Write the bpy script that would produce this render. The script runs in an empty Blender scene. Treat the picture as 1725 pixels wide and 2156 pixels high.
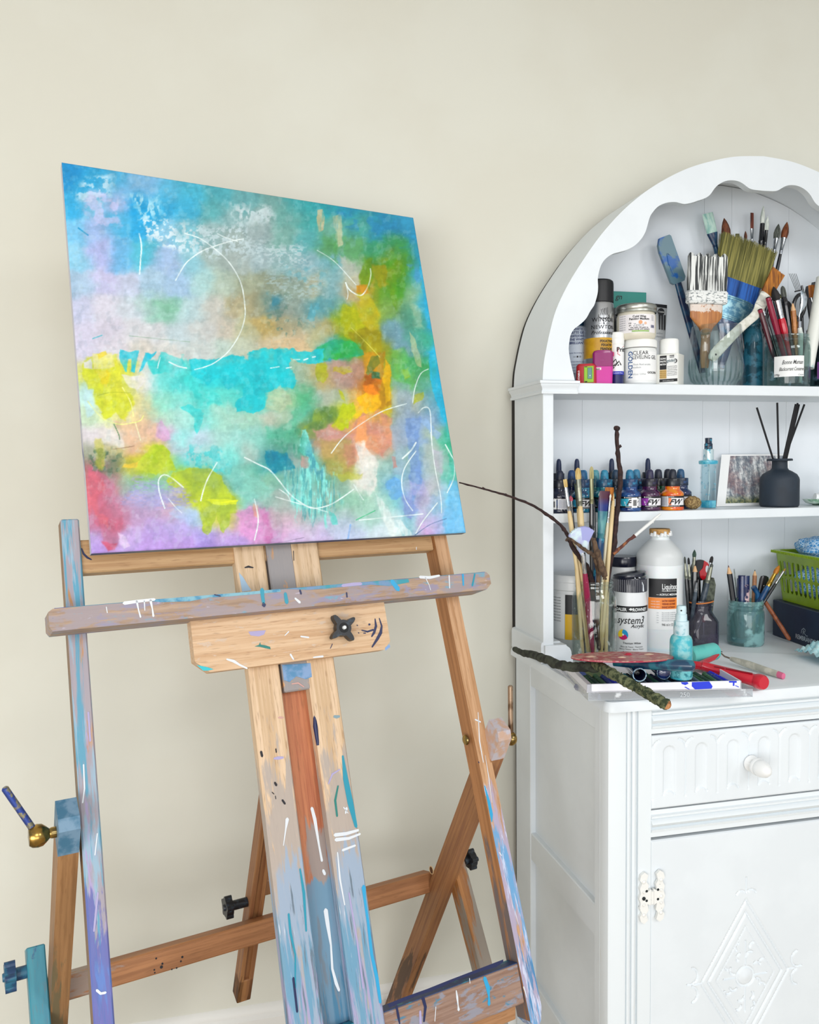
import bpy, bmesh, math, random
import numpy as np
from mathutils import Vector, Matrix, Quaternion
random.seed(7); PI=math.pi
SC=bpy.context.scene; COL=SC.collection

# ------------------------------------------------------------------ camera geometry (image 1725 x 2156)
FPX=1764.76; CX,CY=862.5,1078.0
_pit,_roll,_yc=map(math.radians,(3.079,-0.5642,13.529))
def _cam():
    F=Vector((0,math.cos(_pit),-math.sin(_pit))); U=Vector((0,math.sin(_pit),math.cos(_pit))); R=Vector((1,0,0))
    R2=R*math.cos(_roll)+U*math.sin(_roll); U2=-R*math.sin(_roll)+U*math.cos(_roll)
    M=Matrix.Rotation(-_yc,3,'Z'); return M@R2,M@U2,M@F
CR,CU,CF=_cam(); EYE=Vector((0,0,1.32))
def ray(x,y): return CR*((x-CX)/FPX)-CU*((y-CY)/FPX)+CF
def P(x,y,X=None,Y=None,Z=None):
    """the point of the plane X=, Y= or Z= seen at a pixel"""
    d=ray(x,y)
    t=(X-EYE.x)/d.x if X is not None else (Y-EYE.y)/d.y if Y is not None else (Z-EYE.z)/d.z
    return EYE+d*t
def proj(p):
    v=Vector(p)-EYE; z=v.dot(CF); return CX+FPX*v.dot(CR)/z, CY-FPX*v.dot(CU)/z
def mpp(p): return (Vector(p)-EYE).dot(CF)/FPX

# ------------------------------------------------------------------ materials
def lin(h):
    if isinstance(h,(tuple,list)): return tuple(h)[:3]+(1,)
    h=h.lstrip('#'); c=[int(h[i:i+2],16)/255 for i in (0,2,4)]
    return tuple(((x/12.92) if x<=.04045 else ((x+.055)/1.055)**2.4) for x in c)+(1,)
class NT:
    def __init__(s,name):
        s.m=bpy.data.materials.new(name); s.m.use_nodes=True; s.t=s.m.node_tree; s.b=s.t.nodes['Principled BSDF']; s.o=s.t.nodes['Material Output']
        s.tc=None
    def n(s,ty,**k):
        x=s.t.nodes.new(ty)
        for a,b in k.items(): setattr(x,a,b)
        return x
    def l(s,a,b): s.t.links.new(a,b)
    def co(s,scale=(1,1,1),loc=(0,0,0)):
        if s.tc is None: s.tc=s.n('ShaderNodeTexCoord')
        mp=s.n('ShaderNodeMapping'); mp.inputs['Scale'].default_value=scale; mp.inputs['Location'].default_value=loc
        s.l(s.tc.outputs['Object'],mp.inputs['Vector']); return mp.outputs[0]
    def noise(s,scale,vs=(1,1,1),detail=4,rough=.55,loc=(0,0,0),dist=0):
        x=s.n('ShaderNodeTexNoise'); x.inputs['Scale'].default_value=scale; x.inputs['Detail'].default_value=detail
        x.inputs['Roughness'].default_value=rough; x.inputs['Distortion'].default_value=dist
        s.l(s.co(vs,loc),x.inputs['Vector']); return x.outputs['Fac']
    def ramp(s,fac,a,b):
        x=s.n('ShaderNodeMapRange'); x.inputs['From Min'].default_value=a; x.inputs['From Max'].default_value=b; x.interpolation_type='SMOOTHSTEP'
        s.l(fac,x.inputs['Value']); return x.outputs[0]
    def mix(s,f,a,b):
        x=s.n('ShaderNodeMix',data_type='RGBA')
        for i,v in ((0,f),(6,a),(7,b)):
            if hasattr(v,'links'): s.l(v,x.inputs[i])
            elif i==0: x.inputs[0].default_value=v
            else: x.inputs[i].default_value=lin(v)
        return x.outputs[2]
    def math(s,op,a,b=0.):
        x=s.n('ShaderNodeMath',operation=op)
        for i,v in enumerate((a,b)):
            if hasattr(v,'links'): s.l(v,x.inputs[i])
            else: x.inputs[i].default_value=v
        return x.outputs[0]
    def bump(s,fac,st=.2,d=.001):
        x=s.n('ShaderNodeBump'); x.inputs['Strength'].default_value=st; x.inputs['Distance'].default_value=d
        s.l(fac,x.inputs['Height']); s.l(x.outputs[0],s.b.inputs['Normal'])
_mc={}
def mat(name,c,rough=.5,metal=0.,c2=None,sc=30,vs=(1,1,1),lo=.4,hi=.6,bump=0,bsc=None,spec=None,coat=0,sub=0):
    if name in _mc: return _mc[name]
    t=NT(name); b=t.b; b.inputs['Roughness'].default_value=rough; b.inputs['Metallic'].default_value=metal
    if spec is not None: b.inputs['Specular IOR Level'].default_value=spec
    if coat: b.inputs['Coat Weight'].default_value=coat
    if sub: b.inputs['Subsurface Weight'].default_value=sub; b.inputs['Subsurface Scale'].default_value=.004
    if c2:
        f=t.ramp(t.noise(sc,vs),lo,hi); t.l(t.mix(f,c,c2),b.inputs['Base Color'])
    else: b.inputs['Base Color'].default_value=lin(c)
    if bump: t.bump(t.noise(bsc or sc*2,vs),bump)
    _mc[name]=t.m; return t.m
def glass(name,tint='ffffff',dirt=None,cover=.0,sc=40,base=.0,fres=1.45,vs=(1,1,1)):
    """clear thin glass: see-through, tinted, with a real surface reflection; optional dried paint film"""
    if name in _mc: return _mc[name]
    t=NT(name); tr=t.n('ShaderNodeBsdfTransparent'); tr.inputs[0].default_value=lin(tint)
    gl=t.n('ShaderNodeBsdfGlossy'); gl.inputs['Roughness'].default_value=.03; gl.inputs[0].default_value=(1,1,1,1)
    lw=t.n('ShaderNodeLayerWeight'); lw.inputs[0].default_value=.5; fr=t.math('ADD',t.math('MULTIPLY',t.math('POWER',lw.outputs[1],3.),.75),.04)
    mx=t.n('ShaderNodeMixShader'); t.l(fr,mx.inputs[0]); t.l(tr.outputs[0],mx.inputs[1]); t.l(gl.outputs[0],mx.inputs[2])
    out=mx.outputs[0]
    if dirt:
        t.b.inputs['Base Color'].default_value=lin(dirt); t.b.inputs['Roughness'].default_value=.35
        m2=t.n('ShaderNodeMixShader'); f=t.math('MAXIMUM',t.math('MULTIPLY',t.ramp(t.noise(sc,vs),.62-cover*.4,.78-cover*.4),.8),base)
        t.l(f,m2.inputs[0]); t.l(out,m2.inputs[1]); t.l(t.b.outputs[0],m2.inputs[2]); out=m2.outputs[0]
    t.l(out,t.o.inputs[0]); _mc[name]=t.m; return t.m
def wood(name,a,b,paints=(),rough=.55,grain=1.0,bump=.15):
    """wood with the grain along local Z and worn paint layers; paint=(colour,cover at start,cover at end,z0,z1,scale,stretch)"""
    if name in _mc: return _mc[name]
    t=NT(name); t.b.inputs['Roughness'].default_value=rough
    g=t.noise(1,(150*grain,150*grain,5),3,.6); g2=t.noise(1,(380,380,40),2,.5,(3,1,2)); g3=t.noise(1,(9,9,2.2),3,.5,(7,1,2))
    c=t.mix(t.ramp(g,.32,.7),a,b); c=t.mix(t.math('MULTIPLY',t.ramp(g2,.56,.72),.35),c,'7a5230'); c=t.mix(t.math('MULTIPLY',t.ramp(g3,.45,.75),.3),c,b)
    sep=t.n('ShaderNodeSeparateXYZ'); t.l(t.co(),sep.inputs[0]); z=sep.outputs[2]
    for i,(col,k0,k1,z0,z1,sc,st) in enumerate(paints):
        x=t.n('ShaderNodeMapRange'); x.interpolation_type='SMOOTHSTEP'
        for nm,v in (('From Min',z0),('From Max',z1),('To Min',k0),('To Max',k1)): x.inputs[nm].default_value=v
        t.l(z,x.inputs['Value'])
        nz=t.noise(sc*(7 if sc<25 else 3),(1,1,1./st),5,.62,(i*3.1,i*1.7,i*.9),.3)
        f=t.ramp(t.math('ADD',nz,t.math('SUBTRACT',x.outputs[0],.5)),.47,.56)
        c=t.mix(t.math('MULTIPLY',f,.88),c,col)
    t.l(c,t.b.inputs['Base Color']); t.bump(g,bump,.0006)
    _mc[name]=t.m; return t.m
# ------------------------------------------------------------------ mesh builder
_txt={}
def text_mesh(s,bold=0.,shear=0.,space=1.,res=2):
    k=(s,bold,shear,space,res)
    if k not in _txt:
        cu=bpy.data.curves.new('t','FONT'); cu.body=s; cu.size=1; cu.offset=bold; cu.shear=shear; cu.space_character=space; cu.resolution_u=res
        cu.align_x='LEFT'; o=bpy.data.objects.new('t',cu); COL.objects.link(o)
        dg=bpy.context.evaluated_depsgraph_get(); me=bpy.data.meshes.new_from_object(o.evaluated_get(dg))
        v=[tuple(x.co) for x in me.vertices]; f=[tuple(p.vertices) for p in me.polygons]
        bpy.data.objects.remove(o); bpy.data.curves.remove(cu); bpy.data.meshes.remove(me)
        _txt[k]=(v,f)
    return _txt[k]
class G:
    def __init__(s): s.v=[]; s.f=[]; s.mi=[]; s.mats=[]
    def _m(s,m):
        if m not in s.mats: s.mats.append(m)
        return s.mats.index(m)
    def add(s,v,f,m,M=None):
        k=len(s.v); s.v+= [tuple(M@Vector(x)) for x in v] if M is not None else [tuple(x) for x in v]
        s.f+=[tuple(i+k for i in q) for q in f]
        if isinstance(m,list): s.mi+=[s._m(x) for x in m]
        else: s.mi+=[s._m(m)]*len(f)
        return s
    def box(s,c,d,m,M=None,bev=0,seg=1):
        bm=bmesh.new(); bmesh.ops.create_cube(bm,size=1)
        for v in bm.verts: v.co=Vector((c[0]+v.co.x*d[0],c[1]+v.co.y*d[1],c[2]+v.co.z*d[2]))
        if bev: bmesh.ops.bevel(bm,geom=bm.edges[:]+bm.verts[:],offset=min(bev,min(d)*.45),segments=seg,affect='EDGES',profile=.5)
        bm.verts.ensure_lookup_table(); bm.verts.index_update()
        s.add([v.co for v in bm.verts],[[v.index for v in f.verts] for f in bm.faces],m,M); bm.free(); return s
    def lathe(s,prof,m,seg=32,M=None,squash=1.):
        """prof: (r,z) or (r,z,material of the band ending here)"""
        v=[];f=[];ms=[];rings=[]
        for p in prof:
            if p[0]<1e-6: rings.append([len(v)]); v.append((0,0,p[1]))
            else:
                rings.append(list(range(len(v),len(v)+seg))); v+=[(p[0]*math.cos(2*PI*i/seg),p[0]*squash*math.sin(2*PI*i/seg),p[1]) for i in range(seg)]
        for j in range(1,len(prof)):
            a,b=rings[j-1],rings[j]; mm=prof[j][2] if len(prof[j])>2 else m
            for i in range(seg):
                k=(i+1)%seg
                if len(a)==1 and len(b)==1: continue
                q=(a[0],b[k],b[i]) if len(a)==1 else (a[i],a[k],b[0]) if len(b)==1 else (a[i],a[k],b[k],b[i])
                f.append(q); ms.append(mm)
        return s.add(v,f,ms,M)
    def tube(s,pts,rad,m,seg=10,flat=None,cap=True,M=None,up=None):
        """swept tube; flat=(a,b) or list of (a,b) half widths instead of radii; up fixes the first half-width axis"""
        pts=[Vector(p) for p in pts]; n=len(pts); v=[];f=[]
        if flat is None:
            if not hasattr(rad,'__len__'): rad=[rad]*n
            hw=[(r,r) for r in rad]
        else: hw=flat if isinstance(flat,list) else [flat]*n
        T=[(pts[min(i+1,n-1)]-pts[max(i-1,0)]).normalized() for i in range(n)]
        a=Vector(up) if up else T[0].orthogonal(); N=(a-T[0]*a.dot(T[0])).normalized()
        for i in range(n):
            N=(N-T[i]*N.dot(T[i])).normalized(); B=T[i].cross(N)
            for k in range(seg):
                an=2*PI*k/seg; v.append(pts[i]+N*(hw[i][0]*math.cos(an))+B*(hw[i][1]*math.sin(an)))
        for i in range(n-1):
            for k in range(seg):
                q=(k+1)%seg; f.append((i*seg+k,i*seg+q,(i+1)*seg+q,(i+1)*seg+k))
        if cap: f.append(tuple(range(seg))[::-1]); f.append(tuple(range((n-1)*seg,n*seg)))
        if isinstance(m,list):
            mm=[]
            for i in range(n-1): mm+=[m[min(i,len(m)-1)]]*seg
            if cap: mm+=[m[0],m[-1]]
            m=mm
        return s.add(v,f,m,M)
    def prism(s,poly,d0,d1,m,M=None,ax='y'):
        """2-D outline extruded: ax='y' outline in XZ, ax='z' outline in XY, ax='x' outline in YZ"""
        n=len(poly)
        def pt(p,d): return (p[0],d,p[1]) if ax=='y' else (p[0],p[1],d) if ax=='z' else (d,p[0],p[1])
        v=[pt(p,d0) for p in poly]+[pt(p,d1) for p in poly]
        f=[tuple(range(n)),tuple(range(2*n-1,n-1,-1))]+[(i,i+n,(i+1)%n+n,(i+1)%n) for i in range(n)]
        return s.add(v,f,m,M)
    def ribbon(s,pts,w,m,M=None,nrm=(0,-1,0),rounded=True):
        """flat painted mark following pts, widths w (half), facing nrm"""
        pts=[Vector(p) for p in pts]; n=len(pts); nr=Vector(nrm)
        if not hasattr(w,'__len__'): w=[w]*n
        if rounded:
            a=(pts[0]-pts[1]).normalized()*w[0]*.9; b=(pts[-1]-pts[-2]).normalized()*w[-1]*.9
            pts=[pts[0]+a]+pts+[pts[-1]+b]; w=[w[0]*.3]+list(w)+[w[-1]*.3]; n+=2
        v=[];f=[]
        for i in range(n):
            t=(pts[min(i+1,n-1)]-pts[max(i-1,0)]).normalized(); sd=t.cross(nr).normalized()*w[i]; v+=[pts[i]-sd,pts[i]+sd]
        f=[(2*i,2*i+1,2*i+3,2*i+2) for i in range(n-1)]
        return s.add(v,f,m,M)
    def text(s,t,size,m,x=0,z=0,r=None,bold=0.,shear=0.,space=1.,align='C',M=None,y=0,rot=0,sx=1.,off=.0008,maxw=None):
        """lettering on the local front (-Y); r wraps it round a cylinder of that radius"""
        v,f=text_mesh(t,bold,shear,space)
        if not v: return s
        x0=min(q[0] for q in v); x1=max(q[0] for q in v); w=(x1-x0)*size*sx
        k=1. if not maxw or w<=maxw else maxw/w
        dx={'C':-(x0+x1)/2,'L':-x0,'R':-x1}[align]; out=[]; c,sn=math.cos(rot),math.sin(rot)
        for q in v:
            a=(q[0]+dx)*size*sx*k; b=q[1]*size; a,b=a*c-b*sn,a*sn+b*c; a+=x; b+=z
            out.append((a,y-off,b) if r is None else ((r+off)*math.sin(a/r),y-(r+off)*math.cos(a/r),b))
        return s.add(out,f,m,M)
    def band(s,r,a0,a1,z0,z1,m,off=.0004,seg=16,M=None,y=0):
        """label strip on a cylinder, angles measured from the local front (-Y) as arc lengths a0..a1"""
        v=[];R=r+off
        for i in range(seg+1):
            a=(a0+(a1-a0)*i/seg)/r
            for z in (z0,z1): v.append((R*math.sin(a),y-R*math.cos(a),z))
        return s.add(v,[(2*i,2*i+2,2*i+3,2*i+1) for i in range(seg)],m,M)
    def rect(s,x0,x1,z0,z1,m,y=0,off=.0004,M=None):
        return s.add([(x0,y-off,z0),(x1,y-off,z0),(x1,y-off,z1),(x0,y-off,z1)],[(0,1,2,3)],m,M)
    def build(s,name,parent=None,M=None,smooth=35):
        me=bpy.data.meshes.new(name); me.from_pydata(s.v,[],s.f)
        for m in s.mats: me.materials.append(m)
        me.polygons.foreach_set('material_index',s.mi); me.validate()
        bm=bmesh.new(); bm.from_mesh(me); bmesh.ops.recalc_face_normals(bm,faces=bm.faces[:]); bm.to_mesh(me); bm.free()
        if smooth:
            me.polygons.foreach_set('use_smooth',[True]*len(me.polygons)); me.set_sharp_from_angle(angle=math.radians(smooth))
        me.update(); o=bpy.data.objects.new(name,me); COL.objects.link(o)
        if parent: o.parent=parent
        if M is not None: o.matrix_basis=M
        return o
def tag(o,label=None,cat=None,group=None,kind=None):
    if label: o['label']=label
    if cat: o['category']=cat
    if group: o['group']=group
    if kind: o['kind']=kind
    return o
def thing(name,label,cat,loc=(0,0,0),rz=0,group=None,M=None):
    o=bpy.data.objects.new(name,None); o.empty_display_size=.03; COL.objects.link(o)
    o.matrix_basis=M if M is not None else Matrix.Translation(loc)@Matrix.Rotation(rz,4,'Z')
    return tag(o,label,cat,group)
def face_cam(p,extra=0.):
    """rotation about Z that turns local -Y towards the viewer"""
    return math.atan2(-p[0],p[1])+extra
def axisM(A,B,side=None):
    """frame at A, local Z towards B, local X near side"""
    A,B=Vector(A),Vector(B); z=(B-A).normalized(); x=Vector(side) if side is not None else z.orthogonal()
    x=(x-z*x.dot(z)).normalized(); y=z.cross(x); M=Matrix.Identity(4)
    for i,c in enumerate((x,y,z)):
        for j in range(3): M[j][i]=c[j]
    M.translation=A; return M
# ================================================================== setting
M_wall=mat('wall paint','d8d8cd',.9,c2='d5d4c8',sc=2.2,bump=.05,bsc=140)
M_skirt=mat('skirting paint','e6e6e2',.45)
M_floor=mat('floor boards','c4b49c',.5,c2='a8977d',sc=6,vs=(.4,6,1))
g=G(); g.box((.3,1.95,1.30),(7.0,.2,2.84),M_wall); tag(g.build('wall_back'),'plain cream painted wall behind the easel and cupboard','wall',kind='structure')
g=G(); g.box((.3,-.6,-.11),(7.0,5.3,.1),M_floor); tag(g.build('floor'),'wooden floor','floor',kind='structure')
g=G(); g.box((.3,.625,2.76),(7.0,2.45,.08),mat('ceiling paint','dedede',.9)); tag(g.build('ceiling'),'unseen half ceiling added above the frame to darken the upper wall','ceiling',kind='structure')  # unseen half ceiling, added to keep light off the upper wall
g=G(); g.prism([(1.85,-.06),(1.833,-.06),(1.833,.095),(1.839,.103),(1.839,.108),(1.845,.118),(1.85,.121)],-3.2,3.8,M_skirt,ax='x')
tag(g.build('baseboard_back'),'white painted skirting board at the foot of the wall','baseboard',kind='structure')

# ================================================================== white cupboard
W=mat('white eggshell paint','e0e7ec',.42,c2='dde4e9',sc=9,bump=.03,bsc=60)
Wd=mat('worn white paint','e0e7eb',.45,c2='d6d2c6',sc=40,vs=(1,1,.25),lo=.66,hi=.9,bump=.06,bsc=70)
Wp=mat('white backboard paint','e0e6ec',.5,c2='dce3e9',sc=5)
DK=mat('dark gap','20262a',.9)
XL,XR=.69,1.728; XC=.5*(XL+XR); YF=1.36; YB=1.822
cab=thing('welsh_dresser','white painted cupboard with arched scalloped shelves above a drawer and carved door','cupboard',(XC,1.6,0))
cab.matrix_basis=Matrix.Translation((XC,1.6,0)); CM=Matrix.Translation((-XC,-1.6,0))
def cpart(g,name,parent=cab,label=None):
    o=g.build(name,parent,CM if parent is cab else None); 
    if label: o['label']=label
    return o
def mirx(pts): return [(2*XC-x,z) for x,z in pts][::-1]
# --- worktop
g=G(); x0,x1,y0=.681,2*XC-.681,1.344
prof=[(0,.879),(.0,.889),(.004,.897),(.012,.90)]
bm_v=[];bm_f=[]
def outline(ins,rad):
    o=[];
    for cx_,a0,sx in ((x0+rad,PI,1),(x1-rad,1.5*PI,-1)):
        for i in range(7):
            a=a0+i*PI/12; o.append((cx_+(rad-ins)*math.cos(a),y0+rad+(rad-ins)*math.sin(a)))
    o.append((x1-ins,1.832)); o.append((x0+ins,1.832)); return o
rings=[outline(p[0],.018) for p in prof]; n=len(rings[0])
for (i_,z_),rg in zip(prof,rings): bm_v+=[(x,y,z_) for x,y in rg]
for j in range(len(prof)-1): bm_f+=[(j*n+i,j*n+(i+1)%n,(j+1)*n+(i+1)%n,(j+1)*n+i) for i in range(n)]
bm_f.append(tuple(range(n))[::-1]); bm_f.append(tuple(range((len(prof)-1)*n,len(prof)*n)))
g.add(bm_v,bm_f,W); cpart(g,'worktop')
# --- lower carcass: side frames, posts, rails
def side(sg,nm):
    X=lambda x: x if sg<0 else 2*XC-x
    g=G()
    def b(xa,xb,ya,yb,za,zb,bev=.0015): g.box(((X(xa)+X(xb))/2,(ya+yb)/2,(za+zb)/2),(abs(xa-xb),yb-ya,zb-za),W,bev=bev)
    b(.7025,.708,1.40,1.80,.06,.879,0)                       # recessed panel
    b(.69,.710,1.733,YB,-.06,.879); 
    for za,zb in ((.829,.879),(.432,.494),(.06,.156)): b(.6915,.7075,1.40,1.74,za,zb,.002)
    b(.69,.708,YF+.0302,1.412,-.06,.879,.001)
    return cpart(g,nm)
side(-1,'side_panel'); side(1,'side_panel')
def post(xs):
    # vertical front post: plain rounded outer band, then reeded band
    x0,x1=xs; g=G(); sgn=1 if x1>x0 else -1; w=abs(x1-x0)
    pts=[]; 
    pr=[(0,.012),(.003,.003),(.008,0),(.036,0),(.0365,.004),(.039,.0045),(.0395,.001),(.043,-.001),(.0465,.001),(.047,.0045),(.049,.0045),(.0495,.001),(.0535,-.001),(.0575,.001),(.058,.005),(.0605,.005),(.061,.0),(.087,0),(.087,.03),(0,.03)]
    poly=[(x0+sgn*a,YF+b) for a,b in pr]
    g.prism(poly,-.06,.8785,Wd,ax='z'); return g
cpart(post((.69,.777)),'corner_post'); cpart(post((2*XC-.69,2*XC-.777)),'corner_post')
g=G(); xa,xb=1.182,2*XC-1.182
g.prism([(xa,YF),(xa+.02,YF),(xa+.022,YF+.004),(XC-.012,YF+.004),(XC-.009,YF-.001),(XC,YF-.003),(XC+.009,YF-.001),(XC+.012,YF+.004),(xb-.022,YF+.004),(xb-.02,YF),(xb,YF),(xb,YF+.03),(xa,YF+.03)],-.06,.8785,Wd,ax='z'); cpart(g,'centre_post')
def rail(xa,xb,za,zb,m=Wd):
    g=G(); h=zb-za
    pr=[(YF+.03,za),(YF+.001,za),(YF+.001,za+.18*h),(YF-.003,za+.22*h),(YF-.004,za+.30*h),(YF+.003,za+.34*h),(YF-.002,za+.40*h),(YF-.006,za+.52*h),(YF-.002,za+.64*h),(YF+.003,za+.68*h),(YF-.003,za+.72*h),(YF-.003,za+.80*h),(YF+.002,za+.84*h),(YF+.002,zb),(YF+.03,zb)]
    g.prism(pr,xa,xb,m,ax='x'); cpart(g,'moulded_rail')
for xa,xb in ((.777,1.182),(2*XC-1.182,2*XC-.777)):
    rail(xa,xb,.829,.879); rail(xa,xb,.636,.686)
g=G(); g.box((XC,YF+.012,-.01),(2*XC-1.38-.16,.02,.10),W); cpart(g,'plinth_rail')
g=G(); g.box((XC,YF+.05,.46),(XR-XL-.05,.004,.83),DK); cpart(g,'inner_frame',label='dark interior showing in the gaps round the drawer')
g=G(); g.box((XC,1.806,.46),(XR-XL-.06,.006,.83),W); cpart(g,'rear_panel')
# --- carved fronts as relief surfaces
def relief(nm,x0,x1,z0,z1,fn,m,step=.0016,yf=YF-.001,edge=.003):
    nx=int((x1-x0)/step)+1; nz=int((z1-z0)/step)+1
    X,Z=np.meshgrid(np.linspace(x0,x1,nx),np.linspace(z0,z1,nz)); D=fn(X,Z)      # D>0 recessed
    d=np.minimum(np.minimum(X-x0,x1-X),np.minimum(Z-z0,z1-Z)); D=D+np.where(d<edge,(1-d/edge)**2*.0025,0)
    v=np.stack([X,yf+D,Z],-1).reshape(-1,3); vv=[tuple(q) for q in v.tolist()]; f=[]
    for j in range(nz-1):
        for i in range(nx-1): a=j*nx+i; f.append((a,a+1,a+nx+1,a+nx))
    g=G(); g.add(vv,f,m); g.box(((x0+x1)/2,yf+.014,(z0+z1)/2),(x1-x0,.018,z1-z0),m)
    me_o=cpart(g,nm); return me_o
def sm(e0,e1,x): t=np.clip((x-e0)/(e1-e0),0,1); return t*t*(3-2*t)
def seg(X,Z,a,b,w,d):
    ax,az=a;bx,bz=b; L=(bx-ax)**2+(bz-az)**2; t=np.clip(((X-ax)*(bx-ax)+(Z-az)*(bz-az))/L,0,1)
    r=np.hypot(X-ax-t*(bx-ax),Z-az-t*(bz-az)); return d*(1-sm(0,w,r))
def arc(X,Z,c,R,a0,a1,w,d):
    r=np.abs(np.hypot(X-c[0],Z-c[1])-R); an=np.degrees(np.arctan2(Z-c[1],X-c[0]))%360
    a0%=360;a1%=360; inn=((an>=a0)&(an<=a1)) if a0<a1 else ((an>=a0)|(an<=a1))
    return np.where(inn,d*(1-sm(0,w,r)),0)
def drawer_fn(cx):
    def fn(X,Z):
        D=0*X
        for k in range(-3,3):
            c=cx+(k+.5)*.0665; zc=.792; zb=.703
            dx=np.abs(X-c); r=np.where(Z>zc,np.hypot(X-c,Z-zc),dx); ch=(1-sm(.0105,.0135,r))*.0035*(1-.35*(r/.012)**2)
            cut=Z<zb+.010-np.clip(1-(dx/.0135)**2,0,1)*(-.008)
            D=np.maximum(D,np.where(cut,0,ch)); 
            D=np.maximum(D,arc(X,Z,(c,zb+.004),.0135,20,160,.0022,.003))
        for k in range(-3,4):
            c=cx+k*.0665
            D=np.maximum(D,seg(X,Z,(c,.712),(c,.800),.0016,.0018))
            if k>-3: D=np.maximum(D,arc(X,Z,(c-.016,.800),.016,0,85,.0026,.003))
            if k<3: D=np.maximum(D,arc(X,Z,(c+.016,.800),.016,95,180,.0026,.003))
            D=np.maximum(D,seg(X,Z,(c,.708),(c,.7085),.003,.0016))
        return D
    return fn
def door_fn(cx):
    zc=.341
    def fn(X,Z):
        D=np.where((np.abs(X-cx)<.150)&(Z<.579),.0026,0.)*1.0
        e=np.minimum(.150-np.abs(X-cx),.579-Z); D=.0026*sm(0,.003,e)
        u=np.abs(X-cx)/.095+np.abs(Z-zc)/.150                       # nested lozenges
        for k,wd,dp in ((1.0,.03,.003),(.84,.035,.0035),(.66,.02,.0018)): D=np.maximum(D,.0026*(D>0)+dp*(1-sm(0,wd,np.abs(u-k))))
        for s in (-1,1):
            D=np.maximum(D,.0026+arc(X,Z,(cx+s*.011,.499),.011,20 if s>0 else 40,140 if s>0 else 160,.0022,.003)-.0026*0)
            for t in (-1,1):
                D=np.maximum(D,.0026+arc(X,Z,(cx+s*.118,zc+t*.018),.016,100 if s>0 else -80,260 if s>0 else 80,.0024,.0035))
            D=np.maximum(D,.0026+seg(X,Z,(cx+s*.092,zc),(cx+s*.124,zc+.002),.0016,.003))
        D=np.maximum(D,.0026+seg(X,Z,(cx,.505),(cx,.535),.0014,.0025))
        r=np.hypot(X-cx,Z-zc); D=np.maximum(D,.0026+.004*(1-sm(0,.003,np.abs(r-.0185))))
        for q in range(8):
            a=q*PI/4; ca,sa=math.cos(a),math.sin(a)
            if q%2==0: D=np.maximum(D,.0026+seg(X,Z,(cx+.021*ca,zc+.021*sa),(cx+.046*ca,zc+(.046 if sa*sa<.5 else .07)*sa),.0018,.003))
            for rr,aa in ((.034,.42),(.05,.36)):
                c=(cx+rr*math.cos(a+aa)*.8,zc+rr*math.sin(a+aa)*1.25)
                D=np.maximum(D,.0026+arc(X,Z,c,.0075,math.degrees(a),math.degrees(a)+150,.0026,.004)*(u<.62))
        D=D-.003*(1-sm(.0,.017,r)); return D
    return fn
for sgn in (0,1):
    cx_=.9795 if not sgn else 2*XC-.9795
    dr=relief('drawer',cx_-.202,cx_+.202,.689,.8255,drawer_fn(cx_),W)
    kb=G(); kp=P(1583,1604,Y=YF) if not sgn else Vector((2*XC-.985,YF,.757))
    kb.lathe([(0,0),(.0145,0),(.0155,.003),(.013,.007),(.009,.011),(.0085,.015),(.012,.0175),(.0162,.020),(.0165,.023),(.0158,.026),(.0152,.027),(.0158,.028),(.0155,.036),(.0125,.046),(.007,.053),(.002,.0555),(0,.056)],mat('white glazed china','eef0f0',.25),seg=36)
    o=kb.build('knob',dr); o.matrix_basis=Matrix.Translation((cx_-.001 if sgn else kp.x-.004,YF-.002,.7575))@Matrix.Rotation(PI/2,4,'X')
    door=relief('door',cx_-.202,cx_+.202,.045,.629,door_fn(cx_),W,step=.0021)
    # pierced butterfly hinge
    hg=G(); hx=.777 if not sgn else 2*XC-.771
    HG=mat('painted hinge','e8e9e6',.4,c2='6d7378',sc=160,lo=.68,hi=.74)
    for s in (-1,1):
        h=[(a*1.2,b*1.18) for a,b in [(.002,-.013),(.008,-.010),(.006,-.020),(.010,-.026),(.007,-.036),(.013,-.041),(.019,-.037),(.021,-.029),(.017,-.024),(.021,-.016),(.019,-.008),(.022,0)]]
        poly=[(hx+s*a,.527+b) for a,b in h]+[(hx+s*a,.527-b) for a,b in h[-2::-1]]
        hg.prism(poly,YF-.0065,YF-.0005,HG)
        for b,r in ((-.031,.0035),(-.012,.0028),(0,.0034),(.012,.0028),(.031,.0035)):
            dm=DK if (b==0 and s<0) else HG
            hg.lathe([(r,0),(r,.002),(r*.5,.0034),(0,.0036)],dm,10,Matrix.Translation((hx+s*.0174,YF-.006,.527+b))@Matrix.Rotation(PI/2,4,'X'))
            hg.lathe([(r*.9,0),(r*.9,.0004),(0,.0004)],DK,8,Matrix.Translation((hx+s*.0115,YF-.0064,.527+b*.75+.004))@Matrix.Rotation(PI/2,4,'X')) if abs(b)>.001 and abs(b)<.02 else None
    hg.tube([(hx,YF-.006,.515),(hx,YF-.006,.539)],.0035,HG,10)
    hg.build('hinge',door)
# --- hutch
YH=1.65; SZ1=1.494; SZ2=1.218; TH=.0235
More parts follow.
